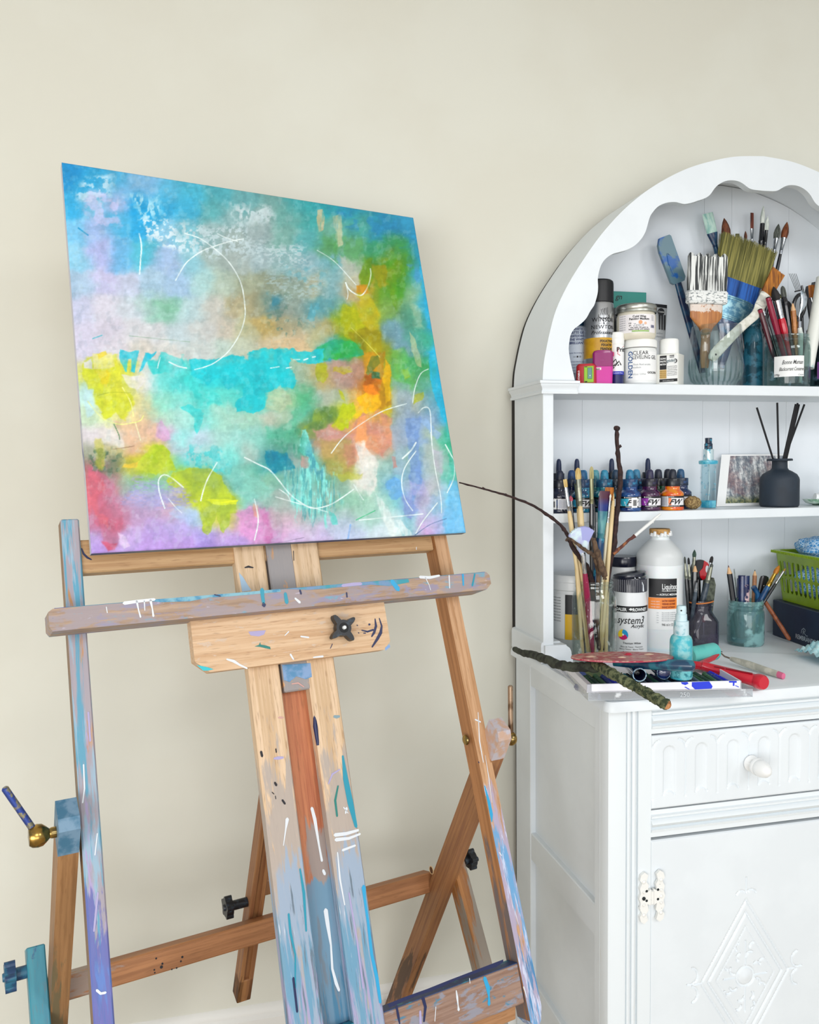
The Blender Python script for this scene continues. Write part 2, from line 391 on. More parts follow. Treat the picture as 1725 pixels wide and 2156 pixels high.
# measured outline of the arched front (left half), mirrored for the right half
outer=[(.687,1.499),(.689,1.53),(.694,1.558),(.7035,1.60),(.718,1.647),(.745,1.70),(.78,1.753),(.820,1.806),(.867,1.856),(.915,1.896),(.966,1.929),(1.022,1.957),(1.081,1.977),(1.14,1.991),(XC,1.997)]
inner=[(.759,1.499),(.755,1.515),(.751,1.53),(.747,1.548),(.745,1.566),(.747,1.584),(.7505,1.596),(.757,1.606),(.769,1.615),(.780,1.624),(.7875,1.633),(.794,1.645),(.803,1.657),(.8075,1.670),(.811,1.683),(.812,1.697),(.811,1.710),(.8125,1.722),(.817,1.738),(.824,1.750),(.836,1.761),(.850,1.768),(.872,1.774),(.888,1.781),(.900,1.789),(.912,1.801),(.920,1.813),(.9245,1.824),(.928,1.836),(.932,1.849),(.939,1.859),(.949,1.870),(.961,1.877),(.977,1.882),(.995,1.8835),(1.012,1.8805),(1.030,1.884),(1.047,1.890),(1.064,1.896),(1.076,1.904),(1.083,1.913),(1.090,1.922),(1.104,1.932),(1.119,1.9375),(1.136,1.939),(1.152,1.936),(1.165,1.929),(1.175,1.9235),(1.190,1.922),(XC,1.9215)]
def smooth_curve(p,n=4):
    out=[]
    for i in range(len(p)-1):
        p0=p[max(i-1,0)];p1=p[i];p2=p[i+1];p3=p[min(i+2,len(p)-1)]
        for k in range(n):
            t=k/n; out.append(tuple(.5*((2*p1[a])+(-p0[a]+p2[a])*t+(2*p0[a]-5*p1[a]+4*p2[a]-p3[a])*t*t+(-p0[a]+3*p1[a]-3*p2[a]+p3[a])*t**3) for a in (0,1)))
    return out+[p[-1]]
outc=smooth_curve(outer,4); outc=outc+mirx(outc[:-1]); innc=smooth_curve(inner,2); innc=innc+mirx(innc[:-1])
# arch board: strips between inner and outer curve at equal arc parameter
def resample(p,n):
    d=[0]
    for a,b in zip(p,p[1:]): d.append(d[-1]+math.hypot(a[0]-b[0],a[1]-b[1]))
    out=[]; j=0
    for i in range(n):
        t=d[-1]*i/(n-1)
        while j<len(d)-2 and d[j+1]<t: j+=1
        k=(t-d[j])/max(d[j+1]-d[j],1e-9); out.append((p[j][0]+(p[j+1][0]-p[j][0])*k,p[j][1]+(p[j+1][1]-p[j][1])*k))
    return out
N=241; a_=resample(outc,N); b_=resample(innc,N); g=G(); v=[]; f=[]
for (xo,zo),(xi,zi) in zip(a_,b_): v+=[(xo,YH+.0015,zo),(xi,YH,zi),(xi,YH+.018,zi),(xo,YH+.018,zo)]
for i in range(N-1):
    for k in range(4): q=(k+1)%4; f.append((4*i+k,4*i+q,4*i+4+q,4*i+4+k))
f+=[(0,1,2,3),(4*N-4,4*N-1,4*N-2,4*N-3)]
g.add(v,f,W); cpart(g,'arch_front')
# curved roof band behind the arch board
g=G(); v=[];f=[]; inn=[]
for i,(x,z) in enumerate(outc):
    px,pz=outc[max(i-1,0)]; qx,qz=outc[min(i+1,len(outc)-1)]; tx,tz=qx-px,qz-pz; L=math.hypot(tx,tz); nx_,nz_=tz/L,-tx/L
    xi,zi=x+nx_*.010,z+nz_*.010; v+=[(x,YH+.018,z),(x,YB,z),(xi,YB,zi),(xi,YH+.018,zi)]
for i in range(len(outc)-1):
    for k in range(4): q=(k+1)%4; f.append((4*i+k,4*i+q,4*i+4+q,4*i+4+k))
g.add(v,f,W); cpart(g,'arch_roof')
# back board, boards with v-grooves
g=G(); seams=[.700,.852,1.167,1.241,1.40,1.56,XR-.010]
def arch_z(x):
    for (xa,za),(xb,zb) in zip(outc,outc[1:]):
        if xa<=x<=xb: return za+(zb-za)*(x-xa)/max(xb-xa,1e-9)
    return 1.5
for xa,xb in zip(seams,seams[1:]):
    n=14; top=[(xa+(xb-xa)*i/n,arch_z(xa+(xb-xa)*i/n)-.012) for i in range(n+1)]
    poly=[(xa+.0003,.90)]+[(min(max(x,xa+.0003),xb-.0003),z) for x,z in top]+[(xb-.0003,.90)]
    g.prism(poly,1.812,1.818,Wp)
g.box((XC,1.8205,1.21),(XR-XL-.03,.003,.60),Wp); cpart(g,'back_board')
for s in (0,1):
    X=(lambda x:x) if not s else (lambda x:2*XC-x)
    g=G(); g.box(((X(.689)+X(.701))/2,(1.668+YB)/2,(.905+1.49)/2),(.012,YB-1.668,.585),W); cpart(g,'hutch_side')
    g=G(); g.box(((X(.687)+X(.7108))/2,YH+.0095,(.93+1.485)/2),(.0238,.019,.555),W,bev=.001); cpart(g,'hutch_post')
    # cornice: returns along the side
    pr=[(0,0),(.008,0),(.0085,.004),(.006,.008),(.0075,.013),(.011,.017),(.0115,.0205),(.014,.0215),(.014,.027),(0,.027)]
    g=G(); fx=[(X(.689)-(1 if not s else -1)*a,1.47+b) for a,b in pr]
    g.prism(fx,YH-.0,YB+.006,W)
    v=[];f=[]; n=len(pr)
    for a,b in pr: v+=[(X(.689)-(1 if not s else -1)*a,YH-a,1.47+b),(X(.7595)+(1 if not s else -1)*(a*.35),YH-a,1.47+b)]
    v2=[(X(.689),YH+.004,1.47),(X(.7595),YH+.004,1.47)]
    for i in range(n-1): f.append((2*i,2*i+1,2*i+3,2*i+2))
    f.append(tuple(range(1,2*n,2))); f.append(tuple(range(0,2*n,2)))
    g.add(v,f,W); v=[]; f=[]
    for a,b in pr: v+=[(X(.689)-(1 if not s else -1)*a,YH-a,1.47+b),(X(.689)-(1 if not s else -1)*a,YH+.001,1.47+b)]
    for i in range(n-1): f.append((2*i,2*i+1,2*i+3,2*i+2))
    g.add(v,f,W)
    cpart(g,'cornice')
    # foot moulding of the hutch
    g=G(); pr=[(0,.90),(.0115,.90),(.0115,.938),(.010,.943),(.004,.9455),(0,.9455)]
    g.prism([(X(.690)-(1 if not s else -1)*a*.75,b) for a,b in pr],YH-.001,YB+.004,W)
    pr=[(.688,.9005),(.752,.9005),(.751,.909),(.7485,.915),(.7475,.924),(.744,.931),(.737,.936),(.736,.9385),(.688,.9385)]
    g.prism([(X(a),b) for a,b in pr],YH-.008,YH+.025,W)
    g.box((X(.719),YH+.09,.9225),(.03,.15,.038),W,bev=.002)
    cpart(g,'foot_moulding')
GAPSH=mat('wall gap shadow','1d1916',.8)  # near-black colour imitates the shade in the gap behind the dresser
g=G(); g.box((XC,1.8335,1.215),(2*(XC-.6905),.022,.56),GAPSH); g.box((XC,1.8275,.505),(2*(XC-.6935),.011,.735),GAPSH)
g.add([(x,y,z) for y in (1.8235,1.8445) for x,z in [(a+(.004 if a<XC else -.004),b) for a,b in outc]+[(XR-.01,1.45),(.70,1.45)]],[tuple(range(len(outc)+2)),tuple(range(2*len(outc)+3,len(outc)+1,-1))]+[(i,i+len(outc)+2,i+len(outc)+3,i+1) for i in range(len(outc)+1)],GAPSH)
cpart(g,'gap_shadow',label='near-black strip standing in for the shadow gap at the wall')
g=G(); g.box((XC,(YH+.001+1.812)/2,(SZ1+1.4715)/2),(2*XC-2*.7005,1.811-YH,SZ1-1.4715),W,bev=.0012); cpart(g,'shelf')
g=G(); g.box((XC,(YH+.002+1.812)/2,(SZ2+1.1975)/2),(2*XC-2*.7015,1.810-YH,SZ2-1.1975),W,bev=.0012); cpart(g,'shelf')
# ================================================================== easel
EA=math.radians(15.788); FL=math.radians(18.5)
EU=Vector((math.cos(EA),math.sin(EA),0)); EH=Vector((-math.sin(EA),math.cos(EA),0)); EK=Vector((0,0,1))
E0=Vector((.1063,1.4262,1.1788))
EM=Matrix.Translation((E0.x,E0.y,0))@Matrix.Rotation(EA,4,'Z'); EMi=EM.inverted()
easel=thing('studio_easel','paint-splattered beech studio easel holding the abstract canvas','easel',M=EM)
def fw(u,w,n=0.): # frame plane coordinates -> easel local
    return Vector((u,w*math.sin(FL)-n*math.cos(FL),E0.z+w*math.cos(FL)+n*math.sin(FL)))
def eh(u,h,k): return Vector((u,h,E0.z+k))
LU=Vector((1,0,0)); LW=Vector((0,math.sin(FL),math.cos(FL))); LN=Vector((0,-math.cos(FL),math.sin(FL)))
def onU(x,y,u):  # pixel -> easel point on the vertical plane u
    a=EMi@EYE; d=EMi.to_3x3()@ray(x,y); return a+d*((u-a.x)/d.x)
def EW(x,y,n=0.):  # pixel -> (u,w) on the frame plane offset n
    Nw=Vector(EM.to_3x3()@LN); p0=E0+Nw*n; d=ray(x,y); t=(p0-EYE).dot(Nw)/d.dot(Nw); q=EMi@(EYE+d*t)-Vector((0,0,E0.z)); return q.x,q.dot(LW)
beech=('c99a6a','b07c4c')
PB,PT,PC,PW,PL,PV='3d7fae','2f9aae','1f6f9c','dfe6ea','a3abc8','5a55b0'
WD_plain=wood('beech plain','b98a62','a07048')
WD_left=wood('beech left post',*beech,paints=[('9a98a6',.62,.62,0,.6,7,6),('8fb0c4',.50,.50,0,.8,11,9),('a79ac4',.36,.56,.2,.9,12,8),('4a98b4',.47,.46,.0,.9,15,16),('5a60a8',.0,.62,.36,.64,9,7),('5a7cc0',.0,.46,.42,.7,14,8),('8a7cc4',.0,.40,.42,.7,18,8),('dfe6ea',.2,.3,.1,.8,30,5)])
WD_right=wood('beech right post','c9a07a','ad8056',paints=[('a9a3c0',.16,.60,.60,1.0,10,9),('5a9fcf',.02,.52,.72,1.0,14,10),('cdd3ea',.22,.46,.6,1.1,22,9),('3f7fae',.05,.48,.8,1.2,18,10)])
WD_rail=wood('pale beech rail','dcc0a0','c4a580',paints=[('a99f98',.22,.66,.84,1.18,8,7),('93a8c0',.0,.62,1.00,1.28,9,9),('6096b4',.0,.54,1.04,1.4,12,14),('a89cc0',.0,.47,1.1,1.4,16,12),('5f6f7c',.0,.42,.98,1.3,20,14),('2f86a4',.0,.46,1.1,1.5,15,18),('d4dce6',.0,.33,1.0,1.3,24,12),('6f5a48',.24,.2,0,1,55,1.2)])
WD_chan=wood('reddish channel board','c07a52','9c5536',paints=[('8f8884',.0,.60,.90,1.10,9,8),('5f8ca8',.0,.80,1.08,1.16,9,9),('3a7494',.0,.52,1.12,1.3,12,14),('6f7c88',.0,.44,1.1,1.2,20,12),('8fb4cf',.0,.45,1.12,1.4,16,12)])
WD_slide=wood('slider board','d2a274','b98a5e',paints=[('8d8f94',.25,.66,.05,.25,9,2),('5f7fa8',.0,.0,0,1,9,3)])
WD_ledge=wood('ledge board','b49a84','937a66',paints=[('9a8f94',.50,.50,0,.75,7,3.5),('8f8aa4',.42,.45,0,.75,9,4),('6f9fb4',.36,.40,0,.75,12,3),('c5bcd4',.32,.34,0,.75,15,3),('2a6f9c',.26,.30,0,.75,20,2.5)])
WD_board=wood('crutch board','dabb98','c49e78',paints=[('cdb8a4',.40,.36,0,.4,14,3),('a9a39c',.29,.29,0,.4,18,4),('efe4da',.28,.28,0,.4,24,3)])
WD_strut=wood('strut wood','a67c52','86603c',paints=[('6a6248',.30,.50,.05,.5,10,9),('4f6a62',.2,.35,.1,.6,14,12)])
WD_strut2=wood('strut wood clean','a47448','86583a',paints=[('4a3524',.08,.48,.25,.75,6,6)])
WD_cross=wood('cross bar wood','b37c50','96643e',paints=[('a08f84',.56,.0,.0,.22,9,4),('3a2a22',.26,.2,.05,.4,55,1)])
WD_low=wood('lower bar wood','a08474','86695a',paints=[('8d8f9c',.45,.45,0,.7,9,3),('3f7f9c',.38,.40,0,.7,13,2.5)])
WD_leg=wood('leg wood','b07842','8e5a2e',paints=[('8f8a80',.40,.66,.0,.25,6,6),('5f6c5c',.1,.4,.1,.4,12,5)])
WD_teal=wood('teal painted leg','3f93a4','2f7c92',paints=[('2a5f84',.35,.45,0,.5,30,2),('bfe0e4',.24,.24,0,.5,60,1)],rough=.4,grain=.3,bump=.08)
BR=mat('brass','b08d4a',.22,1.,c2='7a6a45',sc=60); BRP=mat('paint-speckled brass','8f8a70',.35,.6,c2='3a4f9c',sc=90,lo=.42,hi=.5)
BK=mat('black plastic','14171c',.38,c2='2a3a48',sc=120,lo=.5,hi=.7); BKB=mat('blue stained plastic','1f3f66',.4,c2='2a6a86',sc=70,bump=.2)
C_wh=mat('white paint drip','d8dee4',.35); C_nv=mat('navy paint drip','1b2450',.4); C_tl=mat('teal paint drip','1f8fa8',.4); C_bl=mat('blue paint drip','2a9fd0',.4); C_cy=mat('cyan paint mark','22b8c4',.4); C_gr=mat('green paint mark','1f7a72',.45); C_lv=mat('lavender paint mark','a8a0c8',.5); C_bk=mat('black paint mark','17141c',.5); C_pk=mat('pink paint mark','c79a92',.5)
def bar(nm,A,B,side,w,t,m,parent=easel,bev=.0022,marks=None,shape=None,sidem=None):
    """straight timber from A to B (easel local); w along side, t across; marks drawn on its -Y'/+X' faces"""
    M=axisM(A,B,side); L=(Vector(B)-Vector(A)).length; g=G()
    if shape: g.prism(shape(L),-t/2,t/2,m,ax='y')
    else: g.box((0,0,L/2),(w,t,L),m,bev=bev)
    if marks: marks(g,M.inverted())
    o=g.build(nm,parent,M)
    if sidem:
        o.data.materials.append(sidem); k_=len(o.data.materials)-1
        for p_ in o.data.polygons:
            if p_.area>.001 and (p_.normal.x*(Vector(side).normalized().dot(Vector(side).normalized())))<-.8: p_.material_index=k_
    return o,M,L
def onface(Mi,n): # pixel marks on a frame-parallel face at offset n, in a bar's local frame
    return lambda x,y:(Mi@fw(*EW(x,y,n),n))
def drips(items,n,eps=.0006):
    """items=(material,width px,[(x,y)..]) painted marks, pixel measured, on the face at offset n"""
    def fn(g,Mi):
        nr=(Mi.to_3x3()@LN); 
        for m,w,pts in items:
            if not hasattr(w,'__len__'): w=[w]*len(pts)
            g.ribbon([Mi@fw(*EW(x,y,n+eps),n+eps) for x,y in pts],[q*.00064/2 for q in w],m,nrm=tuple(nr))
    return fn
def blob(cx,cy,rx,ry,rot=0,n=12,seed=0,jag=.25):
    rnd=random.Random(seed); return [(cx+ (rx*(1+rnd.uniform(-jag,jag))*math.cos(a))*math.cos(rot)-(ry*math.sin(a))*math.sin(rot),cy+rx*math.cos(a)*math.sin(rot)+ry*(1+rnd.uniform(-jag,jag))*math.sin(a)*math.cos(rot)) for a in [2*PI*i/n for i in range(n)]]
def patch(items,n,eps=.0005):
    def fn(g,Mi):
        for m,poly in items:
            v=[Mi@fw(*EW(x,y,n+eps),n+eps) for x,y in poly]; g.add(v,[tuple(range(len(v)))],m)
    return fn
def both(*fs):
    def fn(g,Mi):
        for f_ in fs: f_(g,Mi)
    return fn
# posts
def lp(x,y,n=0): return fw(*EW(x,y,n),n)
dL=drips([(C_wh,3,[(176,1610),(178,1660),(174,1690)]),(C_wh,2.5,[(205,1755),(200,1800)]),(C_wh,5,[(204,2085),(212,2092),(222,2090)]),(C_lv,4,[(206,1880),(198,1960)]),(C_lv,4,[(186,1500),(190,1560)])],0)
bar('post',fw(-.3175,.071,-.016),fw(-.325,-1.0,-.016),LU,.0265,.032,WD_left,marks=dL,sidem=wood('post side wood','9a7a5c','7c5f44',paints=[('6f6a64',.4,.5,0,1,9,8)]))
def post_shape(w,L):
    return [(-w/2,0),(w/2,0),(w/2,L-.028),(w/2-.006,L-.008),(w/2-.013,L),(-w/2+.009,L),(-w/2,L-.012)]
dR=drips([(C_wh,[2,4,2],[(1007,1500),(1010,1560),(1018,1605)]),(C_wh,4,[(1001,1515),(1012,1520)]),(C_wh,[1,3,1],[(1022,1590),(1030,1640),(1036,1690)]),(C_bl,[3,9,10,3],[(1021,1655),(1030,1690),(1035,1715),(1036,1730)]),(C_wh,3,[(1052,1795),(1056,1801)]),(C_wh,[4,2],[(1103,2078),(1110,2100)]),(C_nv,3,[(1008,1604),(1009,1606)])],0)
o,M,L=bar('post',fw(.322,.40,-.019),fw(.3525,-.838,-.019),LU,.0275,.038,WD_right,marks=dR,shape=lambda L:post_shape(.0275,L),sidem=wood('post inner wood','b27c4e','96643a',paints=[('5f5c60',.0,.60,.65,1.15,8,9)]))
g=G(); g.lathe([(0,0),(.0095,0),(.0095,.001),(.008,.0028),(.004,.0038),(0,.004)],BR,20); g.build('bolt_head',o,M.inverted()@Matrix.Translation(fw(.3215,-.363,-.019))@Matrix.Rotation(-PI/2,4,'Y'))
# mast: two rails, channel floor, slider
mk1=both(drips([(C_bk,[3,6,3],[(516,1195),(523,1193),(533,1195)]),(C_bk,6,[(550,1583),(552,1592)]),(C_bk,[5,6],[(579,1648),(582,1653)]),(C_bk,5,[(595,1685),(600,1692)]),(C_lv,[5,8,5],[(578,1597),(586,1596),(596,1595)]),(C_bk,3,[(581,1577),(582,1584)]),(C_wh,[9,4,2],[(605,1725),(602,1745),(597,1780)]),(C_tl,[5,6,4,3],[(608,1925),(612,1965),(622,2010),(622,2080)]),(C_tl,[4,7,4],[(632,1830),(640,1880),(645,1960)]),(C_bk,2,[(573,1668),(577,1672)]),(C_bk,2,[(580,1676),(581,1682)]),(C_nv,[6,5],[(618,2060),(626,2130)])],0),patch([(C_pk,blob(592,1511,6,2.2,seed=3)),(mat('pale blue paint mark','9fb9cf',.5),[(503,1205),(512,1215),(522,1232),(530,1243),(510,1246)])],0))
o,M,L=bar('mast_rail',fw(-.039,.70,-.011),fw(-.0455,-1.0,-.011),LU,.052,.022,WD_rail,marks=mk1)
mk2=both(drips([(C_tl,[5,14,16,8],[(722,1592),(728,1640),(738,1690),(750,1740)]),(C_gr,[4,6,5],[(712,1655),(706,1685),(710,1718)]),(C_wh,[9,8,6],[(706,1758),(730,1755),(754,1748)]),(C_wh,[9,7,5],[(708,1768),(735,1765),(758,1756)]),(C_wh,[6,5],[(722,1790),(748,1780)]),(C_bl,[11,7,7,8,9,7],[(766,1868),(768,1892),(775,1940),(783,2010),(794,2060),(801,2110)]),(C_wh,[3,2],[(724,1700),(733,1712)]),(C_wh,[7,4],[(730,1702),(728,1712)]),(C_lv,[3,5,3],[(692,1650),(700,1630),(716,1620)]),(C_lv,[4,5,4],[(735,1880),(752,1980),(765,2080)]),(C_wh,[3,5,3],[(711,1795),(716,1850),(726,1905)])],0),patch([(mat('grey blue mark','7f9aa4',.5),blob(709,1509,8,3.4,seed=4))],0))
bar('mast_rail',fw(.0595,.70,-.011),fw(.0535,-1.0,-.011),LU,.050,.022,WD_rail,marks=mk2)
o,M,L=bar('channel_board',fw(.010,.60,-.026),fw(.004,-1.0,-.026),LU,.060,.008,WD_chan,marks=drips([(C_wh,[8,9,5,6],[(657,1702),(663,1725),(672,1780),(678,1812)]),(C_wh,[11,10,5,6,8,6],[(686,1917),(690,1945),(697,1990),(700,2040),(708,2070),(714,2085)]),(C_wh,7,[(681,1833),(684,1840)])],-.022))
mks=both(patch([(mat('slate blue paint','7d9cc4',.5,c2='4f86b0',sc=60),[(594,1400),(654,1396),(657,1425),(644,1430),(624,1424),(610,1436),(598,1432)])],0),drips([(C_pk,[3,4,3],[(615,1440),(628,1438),(640,1446)]),(C_bk,2,[(618,1160),(619,1180)])],0))
bar('slider',fw(.0115,.66,-.010),fw(.0105,-.234,-.010),LU,.0455,.0195,WD_slide,marks=mks)
g=G(); g.box((0,0,0),(.0022,.018,.66),mat('dark blue channel side','2a5f84',.45,c2='3a86a0',sc=30,vs=(1,1,.2)))
g.tube([(-.0012,-.008,.285),(-.0028,-.0085,.265),(-.0025,-.0085,.235)],[.002,.004,.0025],C_nv,8)
g.build('channel_side',easel,axisM(fw(.0335,-.56,-.0105),fw(.0355,-.24,-.0105),LU)@Matrix.Translation((0,0,0)))
# top clamp
g=G(); WC=wood('painted clamp','5f7f98','3a5a78',paints=[('a99f9a',.42,.42,0,.2,12,3)])
g.box((0,0,.084),(.034,.034,.168),WC,bev=.003); g.build('top_clamp',easel,axisM(fw(-.066,.6695,.004),fw(.1,.6695,.004),LW))
# rails across
g=0
mk=drips([(C_nv,[3,5,5,3],[(172,1155),(176,1166),(184,1174),(192,1178)]),(C_wh,2,[(877,1152),(877,1157)])],-.006)
bar('upper_crossbar',fw(-.306,.0125,-.019),fw(.318,.0125,-.019),LW,.052,.026,wood('crossbar beech','c4a074','ac845a'),marks=mk)
mk=both(drips([(C_nv,[5,7,3],[(835,2118),(839,2140),(842,2156)]),(C_nv,[9,8,5],[(891,2102),(896,2120),(893,2150)]),(C_wh,[3,6,3,7],[(961,2086),(963,2100),(965,2118),(966,2126)]),(C_wh,2,[(918,2120),(916,2150)]),(C_bl,[10,12,5,9],[(1021,2060),(1028,2080),(1030,2100),(1030,2114)]),(C_wh,2,[(989,2060),(990,2070)]),(C_lv,[6,7],[(885,2130),(886,2156)])],-.0035),patch([(C_nv,[(816,2114),(850,2100),(900,2082),(950,2062),(1000,2043),(1060,2020),(1060,2026),(1045,2036),(1010,2046),(960,2064),(930,2078),(905,2088),(880,2096),(850,2108),(820,2122)])],-.0035))
o,M,L=bar('lower_crossbar',fw(-.313,-.767,-.0175),fw(.337,-.767,-.0175),LW,.062,.028,WD_low,marks=mk)
g=G(); g.box((0,0,L/2),(.0012,.0278,L-.002),mat('navy top paint','26406c',.45,c2='2a7f94',sc=25,lo=.55,hi=.65)); g.build('top_paint',o,Matrix.Translation((.0312,0,0)))
# ledge
nf=.055
def ledge_shape(L): return [(-.016,.004),(-.010,0),(.012,0),(.016,.006),(.016,L-.006),(.010,L),(-.006,L),(-.016,L-.012)]
mk=both(drips([(C_wh,[5,3,4],[(288,1266),(292,1285),(296,1299)]),(C_wh,[6,3,5],[(317,1264),(321,1282),(323,1297)]),(C_wh,[3,2],[(304,1265),(305,1285)]),(C_wh,[8,7,6],[(262,1270),(290,1266),(325,1262)]),(C_tl,[11,9,8],[(552,1242),(553,1255),(555,1268)]),(C_nv,[6,11],[(555,1270),(556,1274)]),(C_tl,[8,10],[(601,1250),(604,1268)]),(C_wh,[5,7],[(622,1260),(631,1268)]),(C_nv,[5,5],[(632,1243),(634,1250)]),(C_lv,[8,9,8],[(722,1233),(745,1230),(760,1229)]),(C_nv,[4,4],[(730,1248),(731,1257)]),(C_bl,[12,14],[(826,1224),(838,1240)]),(C_wh,[8,8,6],[(885,1215),(905,1216),(925,1212)]),(C_wh,[3,2,2],[(896,1216),(904,1232),(907,1242)]),(C_wh,[4,3],[(946,1212),(947,1238)]),(C_bl,[6,5],[(975,1210),(976,1232)]),(C_tl,[5,5],[(1000,1209),(995,1233)]),(C_wh,2,[(224,1278),(226,1290)]),(C_nv,3,[(452,1252),(464,1255)])],nf),
  patch([(mat('blue top stain','3f86ac',.5,c2='7fb0c0',sc=45),[(300,1264),(400,1256),(500,1248),(590,1240),(592,1246),(560,1249),(480,1256),(440,1258),(400,1266),(340,1268)]),(mat('teal top stain','3a94a4',.5,c2='6f8fb4',sc=40),[(600,1240),(700,1231),(800,1223),(860,1219),(862,1226),(820,1234),(780,1231),(720,1236),(650,1242)])],nf))
o,M,L=bar('ledge',fw(-.362,-.0905,nf/2+.001),fw(.388,-.0905,nf/2+.001),LW,.032,nf-.002,WD_ledge,marks=mk,shape=ledge_shape)
g=G(); g.box((0,0,L/2),(.0010,nf-.003,L-.016),mat('blue ledge top','2f7f98',.45,c2='3a4f94',sc=30,lo=.5,hi=.6)); g.build('top_paint',o,Matrix.Translation((.0163,0,0)))
# crutch board with star knob
def board_shape(L): return [(-.041,.022),(-.022,0),(.044,0),(.044,L),(-.028,L),(-.041,L-.014)][::-1]
mk=both(patch([(C_cy,[(414,1400),(424,1402),(438,1405),(450,1409),(438,1412),(428,1412)]),(C_gr,[(548,1352),(549,1357),(560,1359),(569,1362),(570,1367),(560,1365),(548,1362),(536,1361),(545,1358)]),(C_lv,[(523,1330),(545,1328),(560,1327),(556,1336),(545,1340),(528,1338)]),(C_nv,blob(778,1315,2.2,2.2)),(mat('blue corner mark','7fa0cf',.5),[(811,1364),(820,1356),(822,1362),(812,1370)])],.022),
 drips([(C_nv,[3,7,7,4],[(790,1303),(792,1318),(788,1332),(783,1340)]),(C_nv,[3,5,9,8,4],[(799,1302),(804,1318),(802,1332),(795,1345),(784,1362)]),(C_nv,[3,5,5],[(762,1327),(774,1330),(786,1326)]),(C_nv,[2,2],[(696,1365),(700,1356)]),(C_wh,[4,7,5,4],[(478,1388),(492,1392),(505,1400),(520,1407)]),(C_wh,[2,3],[(600,1338),(608,1330)]),(C_wh,[4,4],[(634,1340),(650,1342)]),(C_wh,[5,4],[(612,1378),(618,1388)]),(C_wh,[3,5],[(660,1384),(680,1382)]),(C_nv,[3,3],[(752,1316),(753,1317)]),(C_nv,[3,3],[(766,1333),(770,1333)]),(C_nv,[3,3],[(755,1332),(756,1333)])],.022))
o,M,L=bar('crutch_board',fw(-.1575,-.147,.011),fw(.1805,-.147,.011),LW,.085,.022,WD_board,marks=mk,shape=lambda L:board_shape(L))
ku,kw=EW(728,1320,.05); g=G(); pts=[]
for i in range(64):
    a=2*PI*i/64; r=.0135+.0135*max(0,math.cos(4*a))**1.5 ; pts.append((r*math.cos(a),r*math.sin(a)))
KM=Matrix.Translation(fw(ku,kw,.0))@Matrix(((1,0,0,0),(0,-math.cos(FL),-math.sin(FL),0),(0,math.sin(FL),-math.cos(FL),0),(0,0,0,1))).to_4x4()
def frameM(p,zdir,xdir):
    return axisM(p,Vector(p)+Vector(zdir),xdir)
KMx=frameM(fw(ku,kw,.022),LN,LU)@Matrix.Rotation(math.radians(33),4,'Z')
g.lathe([(0,0),(.010,0),(.010,.010),(0,.010)],BK,20); g.prism(pts,.008,.021,BK,ax='z')
g.lathe([(.0085,.0211),(.0085,.0214),(.0,.0214)],mat('black hole','06070a',.6),20); g.lathe([(0,.0214),(.0035,.0214),(.003,.025),(0,.0255)],mat('pale bolt end','d9dcdc',.4),12)
g.build('star_knob',o,M.inverted()@KMx)
# hinge struts
sd=Vector((0,.480,-.877)).normalized(); sp=Vector((0,sd.z,-sd.y))*-1   # in-plane width direction
def strut(u,m,cap,mirror,hw=.022):
    A=eh(u,-.128,-.348)-sd*.030; A.z+=0; B=eh(u,-.128,-.348)+sd*.945
    M=axisM(A,B,sp); L=(B-A).length; g=G()
    g.prism([(-hw,.012),(-.010,0),(hw,0),(hw,L),(-hw,L)],-.0135,.0135,m,ax='y')
    if cap: g.prism([(-hw-.0002,.012),(-.010,-.0003),(hw+.0002,-.0003),(hw+.0002,.052),(-hw-.0002,.060)],-.0138,.0138,cap,ax='y')
    o=g.build('strut',easel,M); return o,M
capL=mat('blue stained end','6f8fa8',.5,c2='3f6f8c',sc=40); capR=mat('dusty pink end','c0a08c',.5,c2='b9b4bc',sc=60)
sL,ML=strut(-.3525,WD_strut,capL,0); sR,MR=strut(.3665,WD_strut2,capR,1,.0205)
hole=G(); hole.lathe([(.0075,0),(.0075,.0006),(0,.0006)],mat('bolt hole','5a3820',.8),18); hole.tube([(.0075*math.cos(a),.0075*math.sin(a),.0004) for a in [i*PI/10 for i in range(21)]],.0009,beech and mat('raw wood edge','d9b88a',.6),6)
hole.build('bolt_hole',sR,MR.inverted()@frameM(onU(909,1832,.3527),(-1,0,0),(0,0,1)))
def lever(par,PM_,u,sg,tilt,m1,m2,ln,k=1.):
    g=G(); g.lathe([(a_*(1 if k==1 else .85),b_*k) for a_,b_ in [(0,0),(.0075,0),(.0075,.006),(.0065,.009),(.0105,.013),(.0145,.018),(.0155,.024),(.0145,.031),(.0115,.035),(.0,.036)]],m1,28)
    p0=eh(u,-.128,-.352); Mx=frameM(p0,(sg,0,0),(0,0,1)); o=g.build('clamp_hub',par,PM_.inverted()@Mx)
    d=Vector(tilt).normalized(); a=p0+Vector((sg*.024*k,0,0)); h=G(); h.tube([a,a+d*(ln-.002),a+d*ln],[.0048,.0048,.003],m2,14)
    h.build('lever',o,Mx.inverted())
lever(sL,ML,-.366,-1,(-.42,.06,.80),BR,BRP,.082); lever(sR,MR,.3835,1,(-.02,-.02,1),BR,mat('worn brass rod','b8a08a',.3,.9,c2='7c6450',sc=50),.098,.62)
